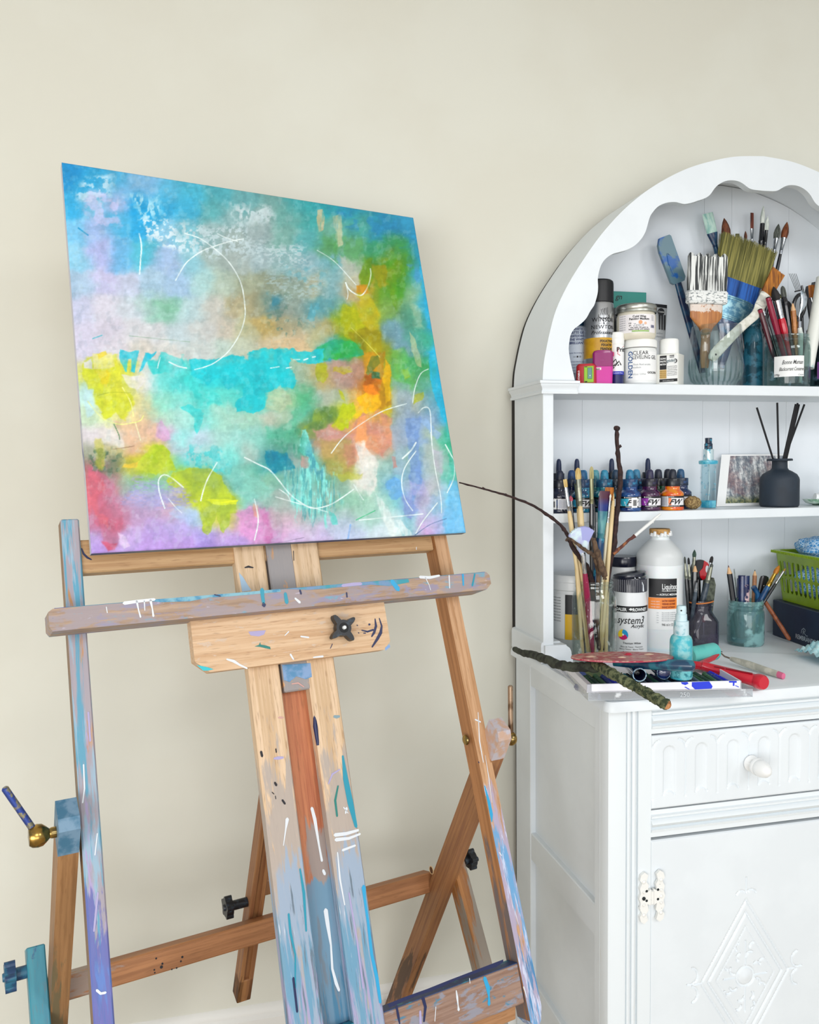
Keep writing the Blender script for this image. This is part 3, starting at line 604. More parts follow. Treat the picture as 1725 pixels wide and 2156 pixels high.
# front legs with knobs
ld=Vector((0,-.50,-.866)).normalized(); lsd=Vector((0,ld.z,-ld.y))
def leg(u,top,m,cap=None,top_h=None):
    A=eh(u,*top); L=(E0.z+top[1]+.04)/.866; M=axisM(A,A+ld,lsd); g=G(); g.box((0,0,L/2),(.038,.028,L),m,bev=.002); return g.build('front_leg',easel,M),M
lL,MLL=leg(-.3805,(.106,-.628),WD_teal); lR,MLR=leg(.394,(.070,-.640),WD_leg)
def tknob(par,PM_,p,zd,m,r=.021,h=.016,stem=.022):
    g=G(); pts=[]
    for i in range(60):
        a=2*PI*i/60; rr=r*(.78+.22*max(0,math.cos(5*a))**.8); pts.append((rr*math.cos(a),rr*math.sin(a)))
    g.lathe([(0,0),(r*.42,0),(r*.42,stem),(0,stem)],m,18); g.prism(pts,stem,stem+h,m,ax='z'); g.lathe([(0,stem+h),(r*.3,stem+h),(r*.25,stem+h+.003),(0,stem+h+.003)],m,14)
    g.build('hand_knob',par,PM_.inverted()@frameM(p,zd,(0,0,1)))
tknob(lL,MLL,eh(-.3945,.092,-.658),(-1,0,0),BKB,.024,.016,.016)
tknob(lR,MLR,eh(.408,.048,-.655),(1,0,0),BK,.021,.014,.010)
# cross bars
def xspots(g,Mi):
    MM=EM@Mi.inverted(); n_=MM.to_3x3()@Vector((0,1,0)); p0_=MM@Vector((0,.0182,0))
    for x,y,r in ((329,2018,2.0),(342,2029,2.2),(340,2036,3.2),(325,2042,1.8),(353,2053,3.4),(372,2038,1.8),(384,2015,2.4),(381,2024,2.0),(306,2068,2.2),(326,2048,1.6),(362,2041,1.6),(308,2073,1.6),(366,2040,1.5)):
        d_=ray(x,y); q_=MM.inverted()@(EYE+d_*((p0_-EYE).dot(n_)/d_.dot(n_)))
        if abs(q_.x)<.018: g.lathe([(r*.00085,0),(0,.0002)],C_bk,10,Matrix.Translation(q_)@Matrix.Rotation(-PI/2,4,'X'))
bar('strut_crossbar',eh(-.339,.112,-.712),eh(.366,.112,-.712),(0,.3,1),.038,.036,WD_cross,marks=xspots)
bar('base_crossbar',eh(-.42,-.092,-.884),eh(.424,-.092,-.884),(0,0,1),.034,.030,WD_plain)
g=G(); g.box((0,0,0),(.04,.06,.04),WD_plain,bev=.002); g.build('spacer_block',easel,Matrix.Translation(eh(.035,.175,-.645))@Matrix.Rotation(.4,4,'X'))
# slotted tilt bar
pA=eh(0.0,-.03,-.245); pB=eh(0.0,.232,-.905); M=axisM(pA,pB,(1,0,0)); L=(pB-pA).length
g=G(); 
for s in (-1,1): g.box((s*.0095,0,L/2),(.009,.030,L),WD_strut2,bev=.0015)
g.box((0,.0,L*.5),(.012,.018,L*.96),WD_strut2); g.box((0,0,L-.03),(.028,.030,.06),WD_strut2,bev=.0015); g.box((0,0,.02),(.028,.030,.04),WD_strut2,bev=.0015)
o=g.build('tilt_bar',easel,M); tknob(o,M,eh(-.014,.140,-.668),(-1,0,0),BK,.021,.013,.030)

# ================================================================== painted canvas
lean=math.radians(16.636)
CLW=P0c=EYE+ray(193,1165)*1.25
CV=EH*math.sin(lean)+EK*math.cos(lean); CN=EU.cross(CV)   # towards the viewer
def canvas_uv(x,y):
    d=ray(x,y); t=(CLW-EYE).dot(CN)/d.dot(CN); q=EYE+d*t-CLW; return q.dot(EU),q.dot(CV)
CW,CH=.667,.659
pn=thing('canvas_painting','square abstract painting in turquoise, pink and yellow, standing tilted on the easel','painting')
CMx=Matrix.Identity(4)
for i,c in enumerate((EU,-CN,CV)):
    for j in range(3): CMx[j][i]=c[j]
CMx.translation=CLW+EU*(CW/2); pn.matrix_basis=CMx
# colour field of the painting, designed in the measured drawing frame
rng=np.random.RandomState(5)
def vnoise(x,y,f,seed=0):
    r=np.random.RandomState(seed); T=r.rand(64,64); X=x*f; Y=y*f; i=np.floor(X).astype(int); j=np.floor(Y).astype(int); u=X-i; v=Y-j
    u=u*u*(3-2*u); v=v*v*(3-2*v); a=T[i%64,j%64]; b=T[(i+1)%64,j%64]; c=T[i%64,(j+1)%64]; d=T[(i+1)%64,(j+1)%64]
    return (a*(1-u)+b*u)*(1-v)+(c*(1-u)+d*u)*v
def fbm(x,y,f,seed=0,o=4):
    s=0;a=.5
    for k in range(o): s=s+a*vnoise(x,y,f*2**k,seed+k*7); a*=.5
    return s/.9375
NG=620
ug,vg=np.meshgrid(np.linspace(0,CW,NG),np.linspace(0,CH,NG))
Wd3=[[CLW[k]+EU[k]*ug+CV[k]*vg for k in range(3)]]; w3=np.stack(Wd3[0],-1)-np.array(EYE)
zz=w3@np.array(CF); PX=CX+FPX*(w3@np.array(CR))/zz; PY=CY-FPX*(w3@np.array(CU))/zz
def hx(h): return np.array([int(h[i:i+2],16) for i in (0,2,4)])/255.
spl="""150,370,2496d2 190,385,36a8d8 240,395,52b0da 300,400,7db5dc 350,415,5fb6d8 400,405,4db5d0 460,405,55aebb 520,420,6aa9ae 570,425,72a29f 620,425,3fa7ac 680,435,2fa0ab 740,445,2b97b5 800,460,2f93b0 860,470,3a9dc6
155,430,3aaee0 200,430,7cc0e0 250,425,9fb9e2 300,430,22a5dd 345,440,33aadb 400,440,45b3d8 450,445,5fb0b6 500,455,8cb3b5 550,455,a3b9b8 600,455,6fa9a3 650,460,45a5a4 700,470,6fae9c 750,470,4fa69a 800,480,2f8fae 850,490,3291b5 880,500,2f9fd0
160,490,7cc4ea 210,480,9fb8e3 255,470,55b5df 300,475,2ca8dd 345,485,8cc4e0 400,490,7fbfce 450,490,93b4b6 500,495,9fb0ad 550,490,9aaeb0 600,500,7dada5 650,510,5aacb0 690,520,5d9f6a 740,530,6fb08a 790,535,3d9f78 840,520,3f9a5c 880,550,2f98c4
165,540,8fcbe6 215,530,b3b9e6 260,535,6fb6e2 305,540,55bcd2 350,550,a3bde0 400,550,8cc2d0 450,545,a0b3ae 500,545,a4b3b0 550,540,9fb6bb 600,550,8fb3b5 650,560,8ab3bd 700,560,74b0b8 740,570,b0bdb0 780,560,5d9a3a 820,560,8d9a20 850,560,4a9a2f 885,590,3aa5cc
170,600,a9c4dc 220,590,c2c0e0 270,590,c0c8de 320,595,a9c7dc 370,600,a0bfdc 420,590,a9cfd0 470,600,aebfb0 520,600,a3ab93 570,590,8f9a85 620,600,8fa397 665,600,a9ab93 700,600,7fb0b8 745,610,b3a890 765,607,c9a01c 800,610,5d9a2a 840,610,4a9a4a 870,625,8fb890 905,640,3aaed2
175,650,c0c4dc 225,650,cdcbd8 275,650,c9d2dc 320,640,a3c9c0 355,650,86bfa8 400,655,b3cdd2 450,650,c0c0b8 500,650,b3ac8c 545,640,a09a78 572,635,6f9290 620,650,8c9a90 660,650,5fa0a8 700,650,6ba3a8 730,670,8fa81a 770,660,c9b81e 810,650,7fa855 850,660,5f9c7c 880,680,4f9f88 917,690,33b0d6
180,700,c9c6da 230,700,cdc9d8 280,700,cfd0d6 330,700,c9ccd0 380,700,b9cad0 430,690,c3c6c4 480,690,c6bfb0 520,690,b5b898 560,690,b9a468 605,685,a39f80 650,680,9fab98 690,700,a8a070 730,700,9cab1e 770,700,b9a816 800,720,9fa020 830,700,6fa0a8 860,730,7098a0 885,720,3fae8c 925,740,35b4dc
185,740,cac7da 240,735,d0ccd6 300,735,d2cdc4 360,735,cfcfcb 420,735,c3cbc9 470,735,b9cdc3 520,730,b9c2ae 570,730,c6b99a 620,722,d0bc9a 670,715,b3b48c 700,740,22a8c0 740,735,2fae50 780,745,b3901e 815,760,8ca02a 850,770,4fae6c 890,780,40a860 935,800,2cb8dc
190,785,cdd070 230,790,d6d240 262,800,c4cc50 300,805,d8d6d6 340,800,66d0cc 390,800,4ccfcf 440,800,30ccd2 490,800,24c8d2 540,800,2ac8cf 590,795,28c0c4 640,790,9fb8a0 680,790,b8a468 720,790,b59a90 750,790,b58a78 780,800,b3701c 810,800,d0a41c 840,800,50ae6c 870,800,60a868 900,810,60a8a0 945,840,25b9de
192,830,b8dcd8 230,830,d0d43a 270,840,d4d678 300,850,d8cfa0 340,840,8fd6c4 390,840,80d6cc 430,840,52d2cc 480,840,5fd2c8 520,840,1cc8ce 560,840,60c8b4 600,840,9cc49a 640,840,50b484 680,835,aab4a4 720,845,a8b890 755,840,d8b060 785,840,f0a020 815,850,e0bc10 840,850,8fa8b8 870,850,a8aea0 905,850,68a0b4 950,880,2ab4d4
195,870,c4dcc0 235,870,d4d890 275,880,dccf94 310,880,d6c098 345,880,a8d4bc 385,880,a4d8d0 425,880,80d8d0 470,880,a0d0c0 520,885,9cc8b4 560,880,b8bfae 600,880,a4bca4 640,870,6cb49c 680,880,4f8a50 720,870,bcc814 750,870,ecc81c 785,870,f4cc10 815,870,c8b020 840,880,90a4b8 870,890,7fa0cc 905,880,8ca8c8 945,920,30b090
200,920,d4cfd4 240,920,d6cfc8 280,915,dcbca0 320,910,d8b49c 345,905,cfa0c8 380,920,8cd8d4 420,920,b4c8d8 460,920,a4d4cc 500,920,98d4cc 540,920,88ccc0 580,920,60b49c 620,920,50aa88 660,905,7a9450 700,910,c89c88 730,905,c0a468 760,910,ec9c60 800,910,d89870 835,915,b0b4b8 870,920,7c9ed0 905,910,b0c4b0 945,960,40b484
200,955,9aa08c 240,950,c0b880 280,950,d0a890 320,945,c8cc40 360,950,b8bccc 400,955,a4c4cc 440,950,9ccfcc 480,955,78d4cc 520,950,a8bcb4 560,950,6caaa8 600,945,609888 640,950,78c0b0 670,940,b88c78 700,950,b0a068 735,945,cc9480 765,945,e8c4a8 800,935,d0987c 830,960,8ab4ac 860,960,90b8a4 880,970,7c9ed4 905,960,a8bcb4 935,970,b4c0c8 955,1000,60c0b0
205,990,a06a6c 235,985,687c68 275,985,c8bc30 310,985,a8c01c 345,975,b0c838 380,975,68c8c4 420,980,80d0cc 460,985,70c8c8 500,990,80c4b4 545,985,60b4a4 580,970,0c84a0 620,975,9aa49c 655,980,60b8b4 690,975,b8a05c 730,990,a8b050 765,990,e0dcd4 800,990,a0c4b8 830,1000,80b8c4 860,990,98b8c8 885,1000,70a0d0 915,990,b0c0b0 950,1000,68c8b4
200,1020,cc6c78 235,1015,b87888 275,1010,88b0a4 310,1010,80bca8 350,1010,88c0b4 385,1005,a8c830 425,1010,98b450 460,1020,90ac60 490,1010,60a8a8 530,1010,80b8a4 570,1010,84b8a0 600,1010,70b0a4 640,1010,80c8c4 680,1010,68a890 720,1020,8cb0a0 765,1020,ece6e0 800,1020,98c8b4 825,1020,6caad8 865,1020,a0b8c0 885,1030,8c9cd4 915,1030,c0b8d0 950,1040,80c8dc
205,1060,d06c7c 245,1060,b8809c 290,1050,b4a4c8 330,1040,a8a4d0 370,1045,b4aacc 400,1050,c4cc30 440,1050,bcc830 480,1055,b8c830 520,1050,80c4bc 560,1050,90b8ac 600,1050,a4b0ac 640,1045,80ccc4 680,1045,90b0a4 720,1050,88bca8 760,1055,98c8b0 800,1055,b4d8cc 830,1050,78c4c8 865,1055,8898d0 900,1050,c4b4cc 935,1060,88c4e0 965,1080,78c4ec
210,1100,b87898 245,1095,b86c84 290,1090,b898c0 330,1085,b8a0c4 370,1080,c0a0b8 410,1085,a4c0e0 440,1090,c8cc50 475,1090,c8c850 510,1090,b498b8 540,1080,c890b8 575,1090,b8a8b0 620,1090,b8b0b4 660,1085,88c4bc 700,1090,90bcb0 740,1090,a8c4bc 780,1085,a0ccc0 820,1095,c0dcdc 860,1090,88c0d0 900,1090,b8b8d4 940,1095,a0c4e8 970,1110,70b4e4
200,1140,b8a4dc 235,1135,b87098 280,1130,bca4d8 330,1120,b49cd8 380,1115,b4a8dc 430,1115,a8a0e0 475,1120,c4a8d8 520,1110,d494cc 560,1115,d0a0cc 600,1110,ccaac4 650,1110,bcb4c4 700,1105,b8c0d8 740,1110,bcc8e4 790,1110,c4dce4 830,1115,d0e4e8 870,1115,94ccd4 910,1110,d4a4d8 950,1120,80bce8
205,1160,b494e0 260,1155,bca4e0 320,1150,b898dc 380,1145,b898dc 440,1140,a48cd8 500,1135,b098d8 560,1130,c89ccc 620,1128,ccb4dc 680,1122,ccbce4 740,1120,c0cce8 800,1118,d4e0ec"""
sp=[]
for tkn in spl.split():
    a,b,c=tkn.split(','); sp.append((float(a),float(b),hx(c)))
wx=PX+34*(fbm(PX/900,PY/900,14,1)-.5)+16*(fbm(PX/900,PY/900,60,2)-.5); wy=PY+34*(fbm(PX/900,PY/900,14,3)-.5)+16*(fbm(PX/900,PY/900,60,4)-.5)
num=np.zeros((NG,NG,3)); den=np.zeros((NG,NG))+1e-12
for a,b,c in sp:
    w_=np.exp(-(((wx-a)/23)**2+((wy-b)/19)**2)); num+=w_[...,None]*c; den+=w_
CIM=num/den[...,None]
def polymask(poly,soft=3,jag=9,seed=0,fr=70,st=1.):
    X=PX+jag*2*(fbm(PX/900,PY/900*st,fr,seed+11)-.5); Y=PY+jag*2*(fbm(PX/900,PY/900*st,fr,seed+17)-.5)
    n=len(poly); ins=np.zeros(X.shape,bool); dm=np.full(X.shape,1e9)
    for i in range(n):
        x1,y1=poly[i]; x2,y2=poly[(i+1)%n]
        c=((y1>Y)!=(y2>Y)); xi=(x2-x1)*(Y-y1)/((y2-y1) if y2!=y1 else 1e-9)+x1; ins^=(c&(X<xi))
        L=(x2-x1)**2+(y2-y1)**2+1e-9; t=np.clip(((X-x1)*(x2-x1)+(Y-y1)*(y2-y1))/L,0,1); dm=np.minimum(dm,np.hypot(X-x1-t*(x2-x1),Y-y1-t*(y2-y1)))
    sd=np.where(ins,dm,-dm); return np.clip(sd/soft+.5,0,1)
def lay(poly,col,op=.9,soft=3,jag=7,seed=0,tex=.25,tf=60,ty=1.,col2=None):
    global CIM
    pl=[tuple(map(float,q.split(','))) for q in poly.split()]; m=polymask(pl,soft,jag,seed)
    tx=fbm(PX/900,PY/900*ty,tf,seed+31); m=m*op*(1-tex*np.clip((tx-.42)*5,0,1)); c=hx(col)
    if col2: k=np.clip((fbm(PX/900,PY/900,22,seed+41)-.35)*3.2,0,1)[...,None]; c=c*(1-k)+hx(col2)*k
    CIM=CIM*(1-m[...,None])+c*m[...,None]
def line(pts,w=1.3,col='e6f2f2',op=.9,seed=0):
    global CIM
    pl=[tuple(map(float,q.split(','))) for q in pts.split()]; dm=np.full(PX.shape,1e9)
    n=len(pl); q=[]
    for i in range(n-1):
        p0=pl[max(i-1,0)];p1=pl[i];p2=pl[i+1];p3=pl[min(i+2,n-1)]
        for k in range(5):
            t=k/5; q.append(tuple(.5*((2*p1[a])+(-p0[a]+p2[a])*t+(2*p0[a]-5*p1[a]+4*p2[a]-p3[a])*t*t+(-p0[a]+3*p1[a]-3*p2[a]+p3[a])*t**3) for a in (0,1)))
    q.append(pl[-1])
    for (x1,y1),(x2,y2) in zip(q,q[1:]):
        L=(x2-x1)**2+(y2-y1)**2+1e-9; t=np.clip(((PX-x1)*(x2-x1)+(PY-y1)*(y2-y1))/L,0,1); dm=np.minimum(dm,np.hypot(PX-x1-t*(x2-x1),PY-y1-t*(y2-y1)))
    m=np.clip((w*.78-dm)/.9+.5,0,1)*op*np.clip(.55+1.6*(fbm(PX/900,PY/900,50,seed+5)-.3),.35,1); CIM=CIM*(1-m[...,None])+hx(col)*m[...,None]
# broad light scumbles
def scum(poly,col,op,tf=110,ty=1.,th=.5,seed=0,tx_=1.):
    global CIM
    pl=[tuple(map(float,q.split(','))) for q in poly.split()]; m=polymask(pl,16,12,seed); t=fbm(PX/900*tx_,PY/900*ty,tf,seed+61); m=m*op*np.clip((t-th)*9,0,1)
    CIM=CIM*(1-m[...,None])+hx(col)*m[...,None]
scum('165,385 235,365 240,400 190,430 160,420','d0e4f0',.7,90,seed=1); scum('185,400 260,420 255,470 200,480 180,440','c4c4ea',.7,60,th=.45,seed=2)
scum('275,410 330,420 340,450 300,460 285,440','b4e0ee',.8,120,.5,seed=3); scum('290,455 350,460 385,500 420,520 370,530 310,500','d8e8f0',.9,130,th=.47,seed=4)
scum('380,470 440,480 520,470 530,530 450,545 390,530','c4d8de',.8,130,th=.46,seed=5); scum('490,430 570,440 575,465 500,470','c8dade',.9,110,.6,th=.42,seed=6)
scum('500,500 560,510 640,520 660,560 600,560 500,540','bcd0d4',.7,150,1.6,th=.46,seed=7); scum('560,560 690,570 690,620 600,640 560,610','a8c0c0',.6,120,2.,th=.48,seed=8)
scum('560,630 600,620 640,680 610,710 560,690','5f8478',.6,100,th=.52,seed=9); scum('560,625 585,622 590,645 565,650','3f8ca0',.6,60,th=.4,seed=10); scum('590,540 690,560 690,600 620,600','6fb0bc',.6,70,th=.5,seed=71)
scum('645,640 700,640 700,690 640,680','4fa4b8',.6,70,th=.5,seed=12)
scum('840,540 880,560 890,640 850,620 840,580','4f9fcc',.7,50,.5,th=.45,seed=13); scum('700,440 800,450 870,470 870,520 790,500 700,470','2f8fc0',.6,60,th=.5,seed=14)
scum('690,500 760,500 850,540 850,560 700,560','5aa45c',.5,70,.5,th=.48,seed=15)
lay('668,442 680,440 684,460 680,485 672,490 667,470','c4b890',.85,2,3,seed=16,tf=160,ty=.2,tex=.6); lay('701,455 715,450 722,480 722,512 711,522 706,490','bfc4a0',.8,3,4,seed=17,tf=160,ty=.2,tex=.5)
lay('715,540 740,550 760,590 755,612 738,605 722,570','b8beb0',.75,5,7,seed=18,ty=.3)
# right column: greens, yellows, orange
lay('768,545 782,545 784,580 776,610 758,600 757,585','6f9a1c',.85,5,6,seed=19,ty=.3); lay('790,560 830,545 850,565 852,600 838,650 828,640 812,600 795,590','4c9a22',.85,6,8,seed=20,ty=.3,col2='7da01e')
lay('786,560 812,556 818,600 800,605 790,590','a89a14',.85,5,6,seed=21,ty=.3); lay('750,602 772,600 776,618 766,626 752,614','cc8c14',.95,3,4,seed=22)
lay('718,660 728,640 745,650 760,668 770,690 760,712 735,716 722,700','98ac12',.92,5,8,seed=23,ty=.5,col2='b4b814'); lay('752,620 775,618 790,640 800,665 795,690 775,690 760,660','c8b818',.9,5,8,seed=24,ty=.4,col2='a8b43c')
lay('737,700 770,690 800,700 808,738 800,750 775,757 757,726 737,712','b0a814',.9,5,8,seed=25,ty=.4,col2='948a12')
lay('763,742 808,738 810,800 822,782 823,850 799,863 775,850 770,800','b48414',.9,5,7,seed=26,ty=.3,col2='d0981a')
lay('812,755 823,770 823,843 812,850 806,800','e0b010',.9,3,5,seed=27,ty=.3); lay('766,790 790,785 802,800 800,822 785,830 768,820','c8701c',.9,4,6,seed=28,col2='a85c18')
lay('766,815 785,812 800,825 795,838 770,838','ee8c20',.9,4,6,seed=29); lay('752,835 768,830 800,832 803,855 790,864 765,864 755,852','f4d00c',.95,4,6,seed=30,col2='f0b818')
lay('697,898 712,866 722,852 738,846 750,848 748,865 740,880 726,903 708,905','bccc14',.93,3,7,seed=31,col2='9cb418'); lay('714,820 722,825 728,845 718,840','bcc414',.9,2,3,seed=32)
lay('663,740 675,725 700,715 735,720 762,730 765,748 740,752 700,755 670,762','1fae84',.9,3,7,seed=33,col2='34b044'); lay('668,765 685,762 692,790 680,806 668,800 664,785','a8b01c',.9,3,5,seed=34)
lay('700,775 735,770 742,780 725,788 702,784','c0b41c',.8,3,5,seed=35); lay('672,762 720,758 750,755 765,765 770,790 752,795 735,780 700,770','b49484',.6,5,8,seed=36)
lay('782,752 796,748 800,765 784,782 775,790 770,785','5c7c34',.7,2,3,seed=37); lay('778,782 800,785 802,800 785,796','2f6c44',.9,3,4,seed=38)
lay('825,735 850,730 862,780 880,800 860,825 840,810 826,800','54b06c',.75,8,9,seed=39,ty=.3,col2='7cb84c'); lay('845,780 858,775 865,795 852,802','98c020',.7,5,4,seed=40)
lay('862,700 872,710 884,750 890,775 880,770 868,740','c4c898',.75,2,3,seed=41,ty=.3); lay('800,690 830,670 850,700 860,735 830,735 808,720','7098b0',.55,9,9,seed=42)
lay('873,832 886,826 893,824 890,840 870,850','a8b02c',.85,2,4,seed=43)
lay('865,640 885,650 890,690 870,690','b4c8a8',.5,6,7,seed=44); lay('848,655 868,650 880,700 855,690','589c84',.6,7,7,seed=45)
# cool right-hand column and edge
lay('823,800 860,810 868,850 860,900 850,1000 828,1000 825,900','94acc4',.6,7,8,seed=46,ty=.3); lay('853,880 884,880 882,930 886,985 890,1005 876,1050 870,1070 862,1000 858,930','7498d0',.85,4,6,seed=47,ty=.3)
lay('815,1012 832,1005 848,1015 850,1040 835,1052 822,1050 813,1020','68a8dc',.85,3,5,seed=48); lay('826,960 834,962 836,985 828,985','c08c84',.8,2,3,seed=49)
lay('845,1040 870,1055 880,1075 868,1092 850,1085','8496d0',.75,4,6,seed=50); lay('862,1015 890,1020 888,1045 868,1040','b0acdc',.6,5,6,seed=51,tf=120)
lay('893,930 922,935 930,985 925,1045 900,1045 890,1000','b8c4b8',.5,7,8,seed=52,ty=.3); lay('912,945 932,950 932,1000 916,990','c4bcd4',.6,5,5,seed=53)
lay('884,885 898,880 930,915 922,925 905,910','90b4dc',.8,4,5,seed=54)
lay('885,480 878,470 872,456 885,470 905,600 925,700 945,800 958,880 945,890 925,800 915,700 900,690 893,640 884,560','2cb0dc',.9,4,6,seed=55,ty=.3); lay('903,740 925,735 944,830 955,885 938,890 915,840 905,790','24b4dc',.9,3,4,seed=56,ty=.4)
lay('938,880 952,880 975,1000 950,1000 940,940','3cb08c',.8,4,6,seed=57,ty=.3,col2='50c4b4'); lay('948,1010 968,1010 982,1127 940,1127 930,1090 945,1050','70c0ec',.8,5,6,seed=58)
# warm lower column, white veil
lay('742,895 765,868 800,866 824,880 825,935 806,962 780,948 748,945','dc9870',.85,5,7,seed=59,ty=.4,col2='c98c80'); lay('752,880 768,875 775,920 765,940 750,935','f0a468',.9,3,4,seed=60,ty=.3)
lay('660,905 690,898 720,905 745,915 740,935 700,930 668,925','cc9490',.75,6,7,seed=61); lay('672,925 740,925 748,960 745,1000 700,1000 680,970','b49c58',.7,8,8,seed=62,col2='98a050')
lay('728,935 750,935 752,975 735,985 725,960','cc8c78',.7,6,6,seed=63)
lay('750,930 768,928 775,950 795,965 796,1000 790,1035 778,1042 766,1025 755,980','e2e0da',.82,4,7,seed=64,tf=140,tex=.35,ty=.5)
lay('700,1000 740,995 765,1000 762,1010 720,1012','b4b840',.7,4,5,seed=65)
lay('790,1040 806,1050 830,1095 850,1133 822,1137 805,1090','e0ecea',.8,4,6,seed=66,tf=150,ty=.15,tex=.5); lay('832,1095 845,1092 870,1128 855,1132','e8f0f0',.7,2,4,seed=67,ty=.15,tf=160,tex=.5)
# centre: turquoise water and dark teal
lay('400,756 440,758 478,750 500,748 514,752 522,760 523,739 555,735 587,732 610,736 634,737 650,742 680,731 680,765 650,767 627,763 609,754 611,773 620,790 627,802 619,820 605,812 592,815 570,823 560,845 553,862 535,872 512,868 496,867 495,850 501,840 512,831 514,817 528,807 520,795 514,791 500,805 481,820 470,808 465,796 452,800 439,812 425,800 400,790','18c8d4',.93,2.5,6,seed=68,tex=.22,col2='1cc0cc')
lay('383,752 400,756 400,790 430,820 460,830 470,850 440,855 420,840 395,815 375,800 367,795 383,775','60d4cc',.8,5,8,seed=69,col2='3cd0cc')
lay('252,737 270,741 293,737 289,760 283,783 275,782 277,755 268,755 267,783 263,782 258,768 252,754','2cc4d8',.93,2,3,seed=70); lay('306,743 318,745 330,740 318,757 309,762 300,780 293,784 300,762','14c0dc',.93,2,3,seed=72); lay('312,762 330,760 338,741 360,747 383,756 393,775 375,790 350,785 325,787 314,775','2cc8c8',.88,3,5,seed=73,col2='60d4d4')
lay('380,857 400,852 415,858 430,873 425,890 415,915 408,900 410,880 395,870','3ccccc',.85,2,4,seed=74); lay('560,900 575,905 640,868 648,850 655,860 620,905 600,915 580,925 560,920','50b898',.5,6,7,seed=75)
lay('614,868 640,850 655,835 652,850 635,875 620,885','54b890',.6,5,5,seed=76); lay('560,825 590,815 612,830 615,850 590,865 562,862','b4c4a4',.75,4,6,seed=77,ty=3)
lay('660,862 700,855 715,862 705,890 690,898 665,905 640,900 655,885','4c7c48',.8,5,7,seed=78,col2='8fa83c')
lay('556,952 575,950 600,952 612,970 622,988 605,993 590,990 570,998 562,975','0c84a4',.92,4,7,seed=79,tf=120,ty=.4,col2='1494a4'); lay('636,905 645,903 655,940 668,975 672,990 655,985 640,960 632,950','78dcd4',.88,3,4,seed=80,ty=.3)
scum('600,985 690,980 720,1060 690,1110 630,1095 605,1040','84dcd4',.95,120,.22,th=.5,seed=81,tx_=1.4); scum('600,985 690,980 720,1060 650,1110 605,1040','3f9ca4',.6,140,.22,th=.54,seed=82,tx_=1.5)
scum('655,930 640,960 660,1000 690,1010','3a8fa8',.6,120,.3,th=.5,seed=83); lay('632,960 650,962 650,985 634,985','b8948c',.8,3,4,seed=84)
lay('470,1000 500,985 530,1000 575,1030 570,1045 530,1052 500,1045 485,1020','80c8bc',.6,8,8,seed=85); lay('692,1075 705,1080 712,1105 700,1107','60ccc4',.85,2,3,seed=86)
scum('580,905 640,905 640,960 590,950','2f8f74',.6,90,.4,th=.5,seed=87); scum('380,940 470,940 480,1000 400,985','40c4c8',.7,80,th=.48,seed=88)
# lower left: yellow-green band, red, lilac
lay('257,984 264,975 280,974 296,969 300,972 290,984 275,986','e4c440',.9,3,5,seed=89); lay('296,969 312,948 325,936 344,939 358,958 369,977 372,988 365,993 330,997 308,996 285,988 290,975','a8c420',.92,3,6,seed=90,col2='c0cc40')
lay('365,993 407,986 447,988 468,1005 485,1038 498,1054 500,1080 487,1079 484,1100 472,1124 466,1118 461,1108 456,1085 450,1100 443,1119 438,1127 426,1120 420,1085 417,1064 407,1068 396,1045 386,1028 360,1026 352,1012','bcce28',.93,2.5,5,seed=91,col2='9cb43c')
lay('400,990 445,990 462,1010 460,1025 430,1020 410,1010','98b458',.6,6,6,seed=92)
lay('430,1052 470,1050 500,1053 498,1062 450,1062','d0dc28',.9,2,3,seed=93)
lay('184,985 200,983 217,1000 238,1012 240,1035 243,1057 256,1071 258,1100 256,1120 247,1151 232,1158 216,1141 212,1108 200,1101 193,1063','c0607c',.8,5,6,seed=94,ty=.4,col2='b87490'); lay('186,990 200,992 218,1010 222,1030 205,1050 212,1080 230,1090 228,1110 208,1100 194,1063','d06878',.8,4,5,seed=95,ty=.4)
lay('214,1140 235,1146 247,1145 240,1157 228,1160','d05878',.85,3,4,seed=96); scum('195,935 250,950 250,1000 190,990','4c6c54',.8,90,th=.46,seed=97); lay('200,925 215,925 222,960 215,990 200,980','bcb83c',.7,5,6,seed=98,ty=.4)
scum('285,1005 385,1020 410,1060 380,1075 260,1060','a0a0d0',.7,100,3.,th=.44,seed=99); lay('375,1065 415,1075 425,1105 380,1100 360,1085','a8c4ec',.7,8,7,seed=100)
lay('500,1075 530,1070 565,1080 572,1110 568,1140 530,1140 505,1125','dc98d0',.7,8,8,seed=101,tf=90,col2='cc84bc'); lay('545,1072 558,1068 575,1120 570,1142 556,1140 560,1110','c46ca8',.6,5,6,seed=102); lay('533,1060 545,1065 545,1090 534,1085','e4a488',.75,4,4,seed=103)
lay('250,1120 262,1128 275,1150 262,1155 250,1140','e0cce8',.7,4,4,seed=104)
lay('340,885 352,900 360,925 345,928 328,918 330,890','cca0cc',.75,3,4,seed=105)
# upper-left yellow
lay('172,792 175,760 195,748 225,742 248,748 245,770 255,775 258,815 275,832 282,852 262,884 240,872 222,884 206,852 186,818','ccd42c',.9,4,7,seed=106,col2='d8d83c'); lay('195,745 235,742 240,770 228,776 196,778','dcd8a0',.8,3,4,seed=107); lay('206,745 222,738 225,745 210,756','e4cc30',.85,2,3,seed=108)
lay('200,780 225,776 232,790 225,815 212,805','dccc28',.85,4,5,seed=109); lay('176,762 192,755 194,778 178,775','d0d0e4',.8,3,3,seed=110); lay('255,788 275,792 300,790 306,805 290,822 272,815','dcdadb',.9,3,4,seed=111)
lay('176,820 196,820 198,870 184,880 176,850','bce0e4',.8,4,4,seed=112); lay('240,890 300,885 330,890 320,935 290,945 262,930','dcb898',.7,8,8,seed=113); lay('205,905 235,900 262,930 260,945 230,940','dcd8d4',.7,6,6,seed=114)
